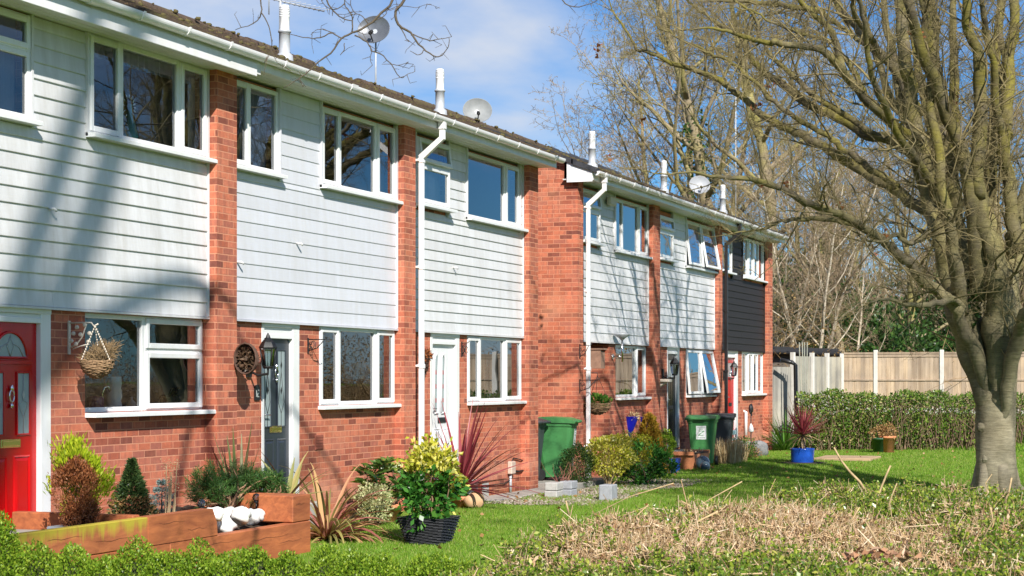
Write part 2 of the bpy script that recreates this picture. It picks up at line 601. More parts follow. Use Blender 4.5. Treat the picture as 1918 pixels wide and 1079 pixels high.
w = bpy.data.worlds.new('World')
sc.world = w
w.use_nodes = True
nt = w.node_tree
bg = nt.nodes['Background']
sky = nt.nodes.new('ShaderNodeTexSky')
sky.sky_type = 'NISHITA'
sky.sun_disc = False
sky.sun_elevation = SUN_EL
sky.sun_rotation = math.radians(232)
sky.air_density = 1.0
sky.dust_density = .3
sky.ozone_density = 3.0
tc = nt.nodes.new('ShaderNodeTexCoord')
mp = nn(nt, 'ShaderNodeMapping'); mp.inputs['Scale'].default_value = (1.0, 1.0, 2.4); mp.inputs['Location'].default_value = (.35, .1, .0)
nt.links.new(tc.outputs['Generated'], mp.inputs[0])
nz = nn(nt, 'ShaderNodeTexNoise', Scale=4.2, Detail=7., Roughness=.52, Distortion=.3)
nt.links.new(mp.outputs[0], nz.inputs['Vector'])
cl = ramp(nt, [(.44, (0, 0, 0)), (.64, (.9, .9, .9))], nz.outputs['Fac'])
skyc = mixc(nt, sky.outputs[0], (.37, .76, 1.16), 1.0, 'MULTIPLY')
cloud = mixc(nt, skyc, (7.0, 7.4, 8.2), cl.outputs[0])
nt.links.new(cloud, bg.inputs['Color'])
bg.inputs['Strength'].default_value = .070

# ------------------------------------------------------------------ materials of the houses
m_brick = brick_mat('red_brick', (.98, 1.03, 1.10))
m_brick2 = brick_mat('red_brick_weathered', (.95, 1.02, 1.08), .55)
m_upvc = paint_mat('white_upvc', (.80, .81, .82), .05, .28)
m_clad = [paint_mat('white_cladding', (.715, .715, .735), .15, .42), paint_mat('cool_white_cladding', (.66, .67, .73), .07, .4),
          paint_mat('white_cladding_clean', (.725, .725, .745), .12, .4), paint_mat('pale_grey_cladding', (.725, .725, .745), .11, .42),
          paint_mat('white_cladding_dull', (.725, .725, .745), .12, .45), paint_mat('black_cladding', (.014, .011, .010), .12, .62)]
m_fascia = paint_mat('white_fascia', (.82, .81, .83), .07, .3)
m_soffit = paint_mat('white_soffit', (.76, .76, .74), .06, .45)
m_gutter = paint_mat('white_gutter', (.83, .82, .84), .07, .3)
m_pipeblack = paint_mat('black_pipe', (.02, .02, .022), .1, .35)
m_glass = glass_mat('window_glass', boost=2.3)
m_frost = M('frosted_glass', (.30, .36, .37), rough=.25, var=.12, scale=4, spec=.7)
m_flue = M('grey_flue_metal', (.44, .46, .49), rough=.5, var=.12, scale=14, metal=.1)
m_fluew = M('white_flue_terminal', (.82, .82, .82), rough=.5, var=.06, scale=20)
m_concrete = M('concrete', (.36, .34, .31), rough=.9, var=.2, scale=5, bump=.4, bscale=50)
m_room = [M('room_plaster', (.46, .48, .49), rough=.9, var=.05), M('room_cream', (.50, .47, .36), rough=.9, var=.05), M('room_grey', (.34, .35, .35), rough=.9, var=.05)]
m_curtain = M('pale_curtain', (.55, .58, .60), rough=.95, var=.12, scale=3)
m_curtain_warm = M('brown_curtain', (.32, .20, .13), rough=.95, var=.2, scale=4)
m_blind = M('blue_grey_blind', (.20, .26, .34), rough=.9, var=.06)
m_chrome = M('chrome', (.75, .75, .75), rough=.18, var=.05, metal=1)
m_brass = M('polished_brass', (.75, .55, .2), rough=.22, var=.08, metal=1)
m_lead = M('lead_came', (.5, .5, .5), rough=.4, var=.1, metal=.6)
m_black = M('black_iron', (.015, .015, .016), rough=.5, var=.2, scale=20)
m_red = paint_mat('red_door_paint', (.56, .004, .006), .07, .22)
m_slate = paint_mat('dark_grey_door_paint', (.030, .038, .052), .06, .3)
m_blackdoor = paint_mat('black_door_paint', (.012, .013, .013), .06, .22)
m_redd = paint_mat('red_door_paint_far', (.50, .012, .014), .07, .3)
m_white = paint_mat('white_door_paint', (.79, .80, .83), .04, .3)


def roof_mat():
    m, nt, b = nodes('mossy_concrete_tile')
    p, g = wpos(nt)
    n1 = nn(nt, 'ShaderNodeTexNoise', Scale=9., Detail=8., Roughness=.75); nt.links.new(p, n1.inputs['Vector'])
    r1 = ramp(nt, [(.3, (.035, .022, .016)), (.5, (.085, .055, .036)), (.72, (.15, .105, .065))], n1.outputs['Fac'])
    n2 = nn(nt, 'ShaderNodeTexNoise', Scale=3.2, Detail=8., Roughness=.72); nt.links.new(p, n2.inputs['Vector'])
    r2 = ramp(nt, [(.5, (0, 0, 0)), (.66, (.9, .9, .9))], n2.outputs['Fac'])
    c = mixc(nt, r1.outputs[0], (.13, .11, .030), r2.outputs[0])
    n3 = nn(nt, 'ShaderNodeTexNoise', Scale=30., Detail=5.); nt.links.new(p, n3.inputs['Vector'])
    r3 = ramp(nt, [(.64, (0, 0, 0)), (.72, (1, 1, 1))], n3.outputs['Fac'])
    c = mixc(nt, c, (.34, .20, .07), r3.outputs[0])
    nt.links.new(c, b.inputs['Base Color'])
    b.inputs['Roughness'].default_value = .95
    bumpn(nt, b, n1.outputs['Fac'], .8, .03)
    return m


m_roof = roof_mat()
m_roofdark = M('dark_roof_tile', (.035, .036, .042), rough=.7, var=.35, scale=9, bump=.4, bscale=40)
m_moss = M('roof_moss', (.10, .082, .028), rough=1, var=.45, scale=20, bump=.8, bscale=80)

ZS = 2.085          # underside of the cladding
ROOF_Y0, ROOF_Z0, RIDGE_Y, RIDGE_Z, BACK_Y = -.50, 4.985, 4.0, 6.74, 8.5
SLOPE = (RIDGE_Z - ROOF_Z0) / (RIDGE_Y - ROOF_Y0)


def wall_face(mb, x0, x1, z0, z1, holes, y, depth):
    """front face at y with rectangular openings and their reveals"""
    xs = sorted({x0, x1} | {h[0] for h in holes} | {h[1] for h in holes})
    zs = sorted({z0, z1} | {h[2] for h in holes} | {h[3] for h in holes})
    xs = [x for x in xs if x0 <= x <= x1]; zs = [z for z in zs if z0 <= z <= z1]
    for a, b in zip(xs, xs[1:]):
        for c, d in zip(zs, zs[1:]):
            mx, mz = (a + b) / 2, (c + d) / 2
            if any(h[0] < mx < h[1] and h[2] < mz < h[3] for h in holes):
                continue
            mb.poly([(a, y, c), (b, y, c), (b, y, d), (a, y, d)])
            mb.poly([(a, y + depth, c), (a, y + depth, d), (b, y + depth, d), (b, y + depth, c)])
    for h in holes:
        a, b, c, d = h[:4]
        mb.poly([(a, y, c), (a, y, d), (a, y + depth, d), (a, y + depth, c)])
        mb.poly([(b, y, c), (b, y + depth, c), (b, y + depth, d), (b, y, d)])
        mb.poly([(a, y, c), (a, y + depth, c), (b, y + depth, c), (b, y, c)])
        mb.poly([(a, y, d), (b, y, d), (b, y + depth, d), (a, y + depth, d)])


def frame_bars(mb, xa, xb, za, zb, wd, y0, y1, bev=.006):
    mb.box(xa, xa + wd, y0, y1, za, zb, bev)
    mb.box(xb - wd, xb, y0, y1, za, zb, bev)
    mb.box(xa + wd, xb - wd, y0 + .0015, y1, za, za + wd, bev)
    mb.box(xa + wd, xb - wd, y0 + .0015, y1, zb - wd, zb, bev)


def rot_top(pts, zt, yh, ang):
    """swing points about a horizontal hinge at the top (outwards, towards -Y)"""
    out = []
    for x, y, z in pts:
        dy, dz = y - yh, z - zt
        out.append((x, yh + dy * math.cos(ang) + dz * math.sin(ang), zt - dy * math.sin(ang) + dz * math.cos(ang)))
    return out


def window(house, x0, x1, z0, z1, lights, y=-.01, sill=True, bars=0.05, curtain=None, sill_over=(.03, .06), sill_out=.10, mat=None, glass=None):
    """lights: (xa, xb, za, zb, kind) in metres, kind: fix, sash, open"""
    mat = mat or m_upvc
    f = MB()
    for xa, xb, za, zb, kind in lights:
        frame_bars(f, xa, xb, za, zb, bars, y, y + .07)
    win = f.build('window', mat, house)
    for xa, xb, za, zb, kind in lights:
        if kind == 'fix':
            g = MB().poly([(xa + bars - .005, y + .03, za + bars - .005), (xb - bars + .005, y + .03, za + bars - .005), (xb - bars + .005, y + .03, zb - bars + .005), (xa + bars - .005, y + .03, zb - bars + .005)])
            g.build('pane', glass or m_glass, win)
        else:
            i = .022
            s = MB()
            frame_bars(s, xa + i, xb - i, za + i, zb - i, .055, y - .018, y + .03)
            g = MB()
            k = i + .05
            g.poly([(xa + k, y + .012, za + k), (xb - k, y + .012, za + k), (xb - k, y + .012, zb - k), (xa + k, y + .012, zb - k)])
            if kind.startswith('open'):
                ang = math.radians(float(kind[4:] or 18))
                s.v = rot_top(s.v, zb - i, y - .018, ang)
                g.v = rot_top(g.v, zb - i, y - .018, ang)
            so_ = s.build('sash', mat, win)
            g.build('pane', glass or m_glass, win)
    if sill:
        b = MB()
        b.prism([(y + .05, z0 - .045), (y - sill_out, z0 - .045), (y - sill_out, z0 - .012), (y - sill_out + .01, z0 - .003), (y + .05, z0 - .001)], 'x', x0 - sill_over[0], x1 + sill_over[1])
        b.build('sill', mat, win)
    if curtain:
        for (ca, cb, za, zb, cm) in curtain:
            ca, cb = ca + .17, cb + .17
            c = MB()
            n = max(6, int((cb - ca) / .03))
            cols = []
            for k in range(n + 1):
                x = ca + (cb - ca) * k / n
                cols.append((x, y + .16 + .018 * math.sin(k * 1.3) + .006 * math.sin(k * 3.1)))
            for (xa, ya), (xb_, yb) in zip(cols, cols[1:]):
                c.poly([(xa, ya, za), (xb_, yb, za), (xb_, yb, zb), (xa, ya, zb)], True)
            c.build('curtain', cm, win)
    return win


def cladding(house, xi0, xi1, wins, ztop, pitch, lip, mat, phase=0.0):
    b = MB()
    zc = 3.735
    def joints(xs, z):
        out = []
        for xa, xb in xs:
            if xb - xa > 2.2:
                j_ = xa + (xb - xa) * (.25 + .5 * ((z * 7.31) % 1))
                out += [(xa, j_ - .0015), (j_ + .0015, xb)]
            else:
                out.append((xa, xb))
        return out
    def rows(za, zb, xs):
        z = za
        while z < zb - 1e-4:
            z1 = min(z + pitch, zb)
            for xa, xb in (joints(xs, z)):
                yb, yt = -.030 - lip, -.024
                # board with a rounded lower lip
                prof = [(-.010, z - .006), (yb + .004, z - .006), (yb, z - .001), (yb, z + .006), (yt, z1 - .004), (-.010, z1 - .004)]
                b.prism(prof, 'x', xa, xb)
            z = z1
    rows(ZS, zc, [(xi0 + .004, xi1 - .02)])
    edges = [xi0 + .004]
    for wa, wb in sorted(wins):
        edges += [wa - .03, wb + .03]
    edges.append(xi1 - .02)
    xs = [(edges[i], edges[i + 1]) for i in range(0, len(edges), 2) if edges[i + 1] - edges[i] > .04]
    rows(zc, ztop, xs)
    # backing board and closing trims
    wall_face(b, xi0, xi1, ZS - .02, ztop, [(wa, wb, 3.755, ztop - .0005) for wa, wb in wins], -.006, .003)
    b.box(xi0, xi1 - .001, -.055, .02, ZS - .028, ZS - .008)
    b.box(xi1 - .02, xi1 - .002, -.052, 0, ZS, ztop - .001)
    for wa, wb in wins:
        for xx in (wa - .03, wb):
            if xi0 + .02 < xx < xi1 - .04:
                b.box(xx, xx + .03, -.060, 0, zc + .03, ztop - .001)
    return b.build('cladding', mat, house)


def roof(house, x0, x1, mat, seed, flue_x=None, verge=None):
    r = random.Random(seed)
    b = MB()
    gauge, tw = .30, .30
    ny = int(round((RIDGE_Y - ROOF_Y0) / gauge))
    nx = int(round((x1 - x0) / tw))
    for j in range(ny):
        ya, yb = ROOF_Y0 + (RIDGE_Y - ROOF_Y0) * j / ny, ROOF_Y0 + (RIDGE_Y - ROOF_Y0) * (j + 1) / ny
        za = ROOF_Z0 + (ya - ROOF_Y0) * SLOPE
        zb = ROOF_Z0 + (yb - ROOF_Y0) * SLOPE
        for i in range(nx):
            xa, xb = x0 + (x1 - x0) * i / nx, x0 + (x1 - x0) * (i + 1) / nx - .004
            e = r.uniform(-.006, .012)
            dy = r.uniform(-.012, .012)
            t = .030
            prof = [(ya + dy, za + e), (ya + dy, za + e + t), (yb + .02, zb + .006), (yb + .02, zb - .01)]
            b.prism(prof, 'x', xa, xb)
    # rear slope and underside
    b.poly([(x0, RIDGE_Y, RIDGE_Z + .0), (x1, RIDGE_Y, RIDGE_Z + .0), (x1, BACK_Y + .4, ROOF_Z0), (x0, BACK_Y + .4, ROOF_Z0)])
    b.poly([(x0, ROOF_Y0 + .06, ROOF_Z0 - .012 + .06 * SLOPE), (x0, RIDGE_Y, RIDGE_Z - .02), (x1, RIDGE_Y, RIDGE_Z - .02), (x1, ROOF_Y0 + .06, ROOF_Z0 - .012 + .06 * SLOPE)])
    ro = b.build('roof', mat, house)
    q = MB()
    n = int((x1 - x0) / .45)
    for i in range(n):
        xa, xb = x0 + (x1 - x0) * i / n, x0 + (x1 - x0) * (i + 1) / n - .006
        e = r.uniform(-.012, .012)
        prof = [(RIDGE_Y + math.cos(a) * .13, RIDGE_Z - .04 + e + math.sin(a) * .12) for a in [PI * k / 8 for k in range(9)]]
        q.prism(prof[::-1], 'x', xa, xb)
    q.build('ridge', mat, ro)
    if mat is m_roof:
        mo = MB()
        for i in range(70):
            x = r.uniform(x0 + .05, x1 - .05)
            j = r.randint(0, ny)
            if r.random() < .45:
                y = RIDGE_Y + r.uniform(-.15, .05); z = RIDGE_Z + .05
            else:
                y = ROOF_Y0 + gauge * j * .99 + r.uniform(0, .05); z = ROOF_Z0 + (y - ROOF_Y0) * SLOPE + .03
            s_ = r.uniform(.015, .042)
            mo.blob((x, y, z), (s_ * r.uniform(1, 1.8), s_ * 1.1, s_ * .7), 6, 4, .3)
        tag(mo.build('moss', m_moss, ro), kind='stuff')
    if flue_x is not None:
        y = .12
        zb = ROOF_Z0 + (y - ROOF_Y0) * SLOPE
        k = MB()
        k.lathe([(.11, -.06), (.10, .06), (.066, .09), (.066, .33), (.078, .335), (.078, .36), (.06, .365)], (flue_x, y, zb), 18)
        fl = k.build('flue', m_flue, ro)
        k = MB()
        prof = [(.060, .36), (.060, .52)]
        for i in range(5):
            prof += [(.064, .525 + i * .02), (.064, .537 + i * .02), (.050, .538 + i * .02), (.050, .544 + i * .02)]
        prof += [(.062, .63), (.050, .66), (.001, .67)]
        k.lathe(prof, (flue_x, y, zb), 18)
        k.build('flue_terminal', m_fluew, fl)
    return ro


def eaves(house, x0, x1, zb, zt=4.972, deep=False, gut=True, gx=None):
    s = MB()
    s.box(x0, x1, -.418, .10, zb + .006, zb + .024)
    y = -.41
    so_ = s.build('soffit', m_soffit, house)
    gr = MB()
    while y < -.02:                       # the grooves between the soffit planks, as real thin laths
        gr.box(x0 + .001, x1 - .001, y, y + .086, zb + .001, zb + .0055, .004)
        y += .098
    gr.build('plank', m_soffit, so_)
    f = MB()
    f.box(x0, x1, -.442, -.420, zb - .012, zt, .004)
    if deep:
        f.box(x0, x1 - .12, -.462, -.4425, zb - .045, zt - .10, .004)
    f.build('fascia', m_fascia, house)
    if gut:
        g = MB()
        ga, gb = gx or (x0, x1)
        cy, cz, R_ = -.508, 4.955, .062
        arc = [(cy - R_, cz + .012)] + [(cy + math.cos(a) * R_, cz + math.sin(a) * R_) for a in [PI + PI * k / 12 for k in range(13)]] + [(cy + R_, cz + .012)]
        inner = [(cy + math.cos(a) * (R_ - .005), cz + math.sin(a) * (R_ - .005)) for a in [2 * PI - PI * k / 12 for k in range(13)]]
        n = len(arc)
        def skin(poly, flip):
            for (ya, za), (yb, zb_) in zip(poly, poly[1:]):
                q = [(ga, ya, za), (gb, ya, za), (gb, yb, zb_), (ga, yb, zb_)]
                g.poly(q if flip else q[::-1], True)
        skin(arc, False); skin(inner, False)
        for xe in (ga, gb):
            g.poly([(xe, a, b_) for a, b_ in arc])
        go = g.build('gutter', m_gutter, house)
        x = ga + .35
        while x < gb - .1:
            k = MB()
            ra = R_ + .007
            pr = [(cy - ra - .004, cz + .02)] + [(cy + math.cos(a) * ra, cz + math.sin(a) * ra) for a in [PI + PI * q / 10 for q in range(11)]] + [(cy + ra, cz + .02)]
            wdt = .035
            if int((x - ga) / .86) % 4 == 2: wdt = .16
            for (ya, za), (yb, zb_) in zip(pr, pr[1:]):
                k.poly([(x, ya, za), (x, yb, zb_), (x + wdt, yb, zb_), (x + wdt, ya, za)])
            for xe in (x, x + wdt):
                for (ya, za), (yb, zb_) in zip(pr, pr[1:]):
                    ia, ib = [(cy + (q[0] - cy) * .88, cz + (q[1] - cz) * .88) for q in ((ya, za), (yb, zb_))]
                    k.poly([(xe, ya, za), (xe, yb, zb_), (xe, ib[0], ib[1]), (xe, ia[0], ia[1])])
            k.build('gutter_bracket', m_gutter, go)
            x += .86


def downpipe(house, x, mat, zb=-.36, yw=-.20, ztop=4.90):
    b = MB()
    w_ = .034
    def seg(p, q, r=w_):
        b.tube([p, q], r, 12)
    b.box(x - .05, x + .05, -.555, -.46, 4.80, 4.905, .01)
    b.box(x - .034, x + .034, yw - .034, yw + .034, zb, 4.47, .008)
    b.box(x - .036, x + .036, -.545, -.472, 4.66, 4.81, .008)
    b.prism([(-.545, 4.672), (-.472, 4.70), (yw + .034, 4.46), (yw - .034, 4.41)], 'x', x - .0355, x + .0355)
    o = b.build('downpipe', mat, house)
    for z in (4.36, 2.9, 1.55, .2):
        k = MB()
        k.box(x - .041, x + .041, yw - .041, yw + .041, z, z + .06, .005)
        k.box(x - .075, x + .075, yw + .005, yw + .06, z + .02, z + .05, .005)
        k.build('pipe_collar', mat, o)
    return o


def grp(v, o):
    return [(x + o[0], y + o[1], z + o[2]) for x, y, z in v]


def raised(mb, xa, xb, za, zb, y, proud=.012, inset=.03):
    """a raised and fielded door panel"""
    o = [(xa, y, za), (xb, y, za), (xb, y, zb), (xa, y, zb)]
    i = [(xa + .012, y - proud, za + .012), (xb - .012, y - proud, za + .012), (xb - .012, y - proud, zb - .012), (xa + .012, y - proud, zb - .012)]
    j = [(xa + .026, y - .002, za + .026), (xb - .026, y - .002, za + .026), (xb - .026, y - .002, zb - .026), (xa + .026, y - .002, zb - .026)]
    t = inset + .02
    k = [(xa + t, y - proud * .9, za + t), (xb - t, y - proud * .9, za + t), (xb - t, y - proud * .9, zb - t), (xa + t, y - proud * .9, zb - t)]
    for p, q in ((o, i), (i, j), (j, k)):
        for a in range(4):
            c = (a + 1) % 4
            mb.poly([p[a], p[c], q[c], q[a]])
    mb.poly(k)


def door(house, fx0, fx1, lx0, lx1, ztop, zf, mat, style, label=None, y=.045):
    b = MB()
    leaf_y = y
    b.box(lx0, lx1, leaf_y, leaf_y + .05, .02, ztop, .004)
    W_ = lx1 - lx0
    X = lambda t: lx0 + W_ * t
    if style != 'plank':
        for ta, tb in ((.13, .44), (.56, .87)):
            raised(b, X(ta), X(tb), .12, .70, leaf_y - .0005)
    if style == 'plank':
        for t in (.15, .32, .5, .68, .85):
            b.box(X(t) - .004, X(t) + .004, leaf_y - .006, leaf_y - .0005, .1, ztop - .1)
    d = b.build('door', mat, house)
    if label: d['label'] = label
    f = MB()
    f.box(fx0, lx0, -.005, .10, -.02, zf - .0, .005)
    f.box(lx1, fx1, -.005, .10, -.02, zf - .0, .005)
    f.box(lx0, lx1, -.004, .10, ztop, ztop + .05, .005)
    f.box(lx0, lx1, .012, .09, ztop + .05, zf - .05)
    f.box(fx0 - .001, fx1 + .001, -.012, .10, zf - .048, zf + .002, .005)
    f.box(lx0, lx1, -.002, .09, -.03, .018, .004)
    f.build('door_frame', m_upvc, d)
    th = MB()
    th.box(lx0, lx1, -.03, .04, .0185, .03)
    th.build('threshold', m_lead, d)
    gl = MB(); ca_ = MB(); mould = MB()
    yy = leaf_y - .004
    if style == 'arch':
        cx_, rr = X(.5), W_ * .30
        pts = [(cx_ - rr, yy, 1.60)] + [(cx_ - rr * math.cos(a), yy, 1.60 + .235 * math.sin(a)) for a in [PI * k / 16 for k in range(1, 16)]] + [(cx_ + rr, yy, 1.60)]
        gl.poly(pts)
        mould.tube([(p[0], yy - .004, p[2]) for p in pts] + [(cx_ - rr, yy - .004, 1.60)], .013, 6)
        mould.box(X(.10), X(.90), yy - .016, yy, 1.54, 1.575, .006)
        ca_.tube([(cx_, yy - .003, 1.61), (cx_ - .05, yy - .003, 1.70), (cx_, yy - .003, 1.80), (cx_ + .05, yy - .003, 1.70), (cx_, yy - .003, 1.61)], .004, 4)
        for s_ in (-1, 1):
            ca_.tube([(cx_ + s_ * .20, yy - .003, 1.61), (cx_ + s_ * .13, yy - .003, 1.70), (cx_ + s_ * .04, yy - .003, 1.73)], .004, 4)
        rects = [(X(.15), X(.37), .90, 1.46), (X(.63), X(.85), .90, 1.46)]
    elif style == 'tall':
        rects = [(X(.11), X(.33), .85, 1.74), (X(.57), X(.83), .85, 1.74)]
    elif style == 'narrow':
        rects = []
        for ta, tb, s_ in ((.17, .33, 1), (.47, .63, -1)):
            xa, xb = X(ta), X(tb)
            za, zb = .92, 1.72
            top = [(xb, yy, zb), ((xa + xb) / 2 + .0 * s_, yy, zb + .05), (xa, yy, zb - .03)] if s_ > 0 else [(xb, yy, zb - .03), ((xa + xb) / 2, yy, zb + .05), (xa, yy, zb)]
            gl.poly([(xa, yy, za), (xb, yy, za)] + top)
            ring = [(xa, yy - .005, za), (xb, yy - .005, za)] + [(p[0], yy - .005, p[2]) for p in top] + [(xa, yy - .005, za)]
            mould.tube(ring, .016, 6)
            for z in (1.1, 1.3, 1.5):
                ca_.box((xa + xb) / 2 - .012, (xa + xb) / 2 + .012, yy - .004, yy - .001, z - .03, z + .03)
    else:
        rects = [(X(.2), X(.8), 1.45, ztop - .12)]
    for xa, xb, za, zb in rects:
        gl.poly([(xa, yy, za), (xb, yy, za), (xb, yy, zb), (xa, yy, zb)])
        frame_bars(mould, xa - .014, xb + .014, za - .014, zb + .014, .016, yy - .012, yy + .003, .004)
        xc = (xa + xb) / 2
        if style in ('arch', 'tall'):
            for zc in ((za + zb) / 2 + .08,) if style == 'arch' else (za + .17 + .25, zb - .17):
                ca_.poly([(xc - .022, yy - .005, zc), (xc, yy - .005, zc - .05), (xc + .022, yy - .005, zc), (xc, yy - .005, zc + .05)])
            ca_.tube([(xc, yy - .003, za), (xc, yy - .003, za + .15), (xa + .02, yy - .003, za + .28), (xc, yy - .003, zb - .25), (xc, yy - .003, zb)], .003, 4)
            ca_.tube([(xc, yy - .003, za + .15), (xb - .02, yy - .003, za + .28), (xc, yy - .003, zb - .25)], .003, 4)
    gl.build('glazing', m_frost, d)
    if mould.v: mould.build('moulding', mat, d)
    if ca_.v: ca_.build('lead_pattern', m_redd if style == 'narrow' else m_lead if style == 'arch' else m_black, d)
    lb = MB()
    lz = .815
    xc = X(.5)
    lb.box(xc - .15, xc + .15, leaf_y - .014, leaf_y - .001, lz - .04, lz + .04, .006)
    lb.box(xc - .125, xc + .125, leaf_y - .022, leaf_y - .0145, lz - .024, lz + .024, .005)
    lb.build('letterbox', m_brass if style in ('arch', 'tall') else m_black, d)
    if style in ('arch', 'tall', 'plank'):
        k = MB()
        kz = 1.22 if style == 'arch' else 1.45
        k.blob((xc, leaf_y - .02, kz + .10), (.020, .020, .03))
        k.tube([(xc + .035 * math.cos(a), leaf_y - .022, kz + .03 + .055 * math.sin(a)) for a in [2 * PI * q / 14 for q in range(15)]], .008, 6)
        k.blob((xc, leaf_y - .02, kz - .06), (.018, .018, .025))
        k.build('knocker', m_chrome, d)
    h = MB()
    hx = X(.05)
    h.box(hx - .012, hx + .020, leaf_y - .010, leaf_y - .001, .86, 1.08, .004)
    h.tube([(hx, leaf_y - .01, .99), (hx, leaf_y - .05, .99), (hx + .11, leaf_y - .05, .985)], .009, 8)
    h.build('handle', m_chrome, d)
    return d


def rooms(house, x0, x1, mu, ml, dl=2.8, du=3.2):
    for z0, z1, mt, dp in ((-.02, 2.30, ml, dl), (2.45, 4.9, mu, du)):
        b = MB()
        y0 = .13
        b.poly([(x0, y0 + dp, z0), (x1, y0 + dp, z0), (x1, y0 + dp, z1), (x0, y0 + dp, z1)])
        b.poly([(x0, y0, z0), (x0, y0 + dp, z0), (x0, y0 + dp, z1), (x0, y0, z1)])
        b.poly([(x1, y0, z0), (x1, y0, z1), (x1, y0 + dp, z1), (x1, y0 + dp, z0)])
        b.poly([(x0, y0, z0), (x1, y0, z0), (x1, y0 + dp, z0), (x0, y0 + dp, z0)])
        b.poly([(x0, y0, z1), (x0, y0 + dp, z1), (x1, y0 + dp, z1), (x1, y0, z1)])
        b.build('room', mt, house)


def shell(house, spec):
    """front wall, piers, back wall and party walls"""
    xi0, xi1 = spec['xi']
    b = MB()
    lw = spec['lower']
    holes = [(lw[0], lw[1], lw[2], lw[3])]
    if spec.get('door'):
        dr = spec['door']
        holes.append((dr[0], dr[1], -.03, ZS - .012))
    if spec.get('porch'):
        pr = spec['porch']
        holes.append((pr[0], pr[1], -.38, ZS - .02))
    wall_face(b, xi0, xi1, -.5, ZS - .010, holes, 0, .12)
    ups = [(a, c, d, e) for (a, c, d, e) in spec['upper']]
    wall_face(b, xi0, xi1, ZS - .010, 4.80, [(a, c, d, min(e, 4.795)) for a, c, d, e in ups], .0015, .12)
    MB().box(xi0, xi1 + .40, BACK_Y - .2, BACK_Y, -.5, 4.98).build('back_wall', m_brick, house)
    if spec.get('porch'):
        a, c = spec['porch'][:2]
        z0, z1, dp = -.38, ZS - .02, 1.1
        b.poly([(c, .12, z0), (c, dp, z0), (c, dp, z1), (c, .12, z1)])
        b.poly([(a, .12, z0), (a, .12, z1), (a, dp, z1), (a, dp, z0)])
        b.poly([(a, dp, z0), (a, dp, z1), (c, dp, z1), (c, dp, z0)])
        b.poly([(a, .12, z1), (c, .12, z1), (c, dp, z1), (a, dp, z1)])
        b.poly([(a, .0, z0 + .002), (a, dp, z0 + .002), (c, dp, z0 + .002), (c, 0, z0 + .002)])
    b.build('brick_wall', m_brick, house)
    for xa, xb in spec['piers']:
        p = MB()
        p.box(xa, xb, -.14, .0 + .10, -.5, spec['zb'] + .0045)
        p.build('brick_pier', m_brick, house)
    for side, x in spec.get('gable', []):
        g = MB()
        top = lambda y: ROOF_Z0 - .035 + (min(y, 2 * RIDGE_Y - y) - ROOF_Y0) * SLOPE
        pts = [(x, .10, -.5), (x, BACK_Y, -.5), (x, BACK_Y, top(BACK_Y - .0)), (x, RIDGE_Y, top(RIDGE_Y)), (x, .10, top(.10))]
        g.poly(pts if side > 0 else pts[::-1])
        g.build('gable_wall', m_brick2, house)
    # plain party walls behind the facade
    pw = MB()
    for x in spec['party']:
        pw.poly([(x, .12, -.5), (x, BACK_Y, -.5), (x, BACK_Y, 4.9), (x, .12, 4.9)])
    pw.build('party_wall', m_room[2], house)


def two_light(x0, x1, z0, z1, *splits):
    """row of lights from (x, kind) splits"""
    out = []
    xs = [x0] + [s[0] for s in splits[:-1]] + [x1]
    for i, s in enumerate(splits):
        out.append((xs[i], xs[i + 1], z0, z1, s[1]))
    return out


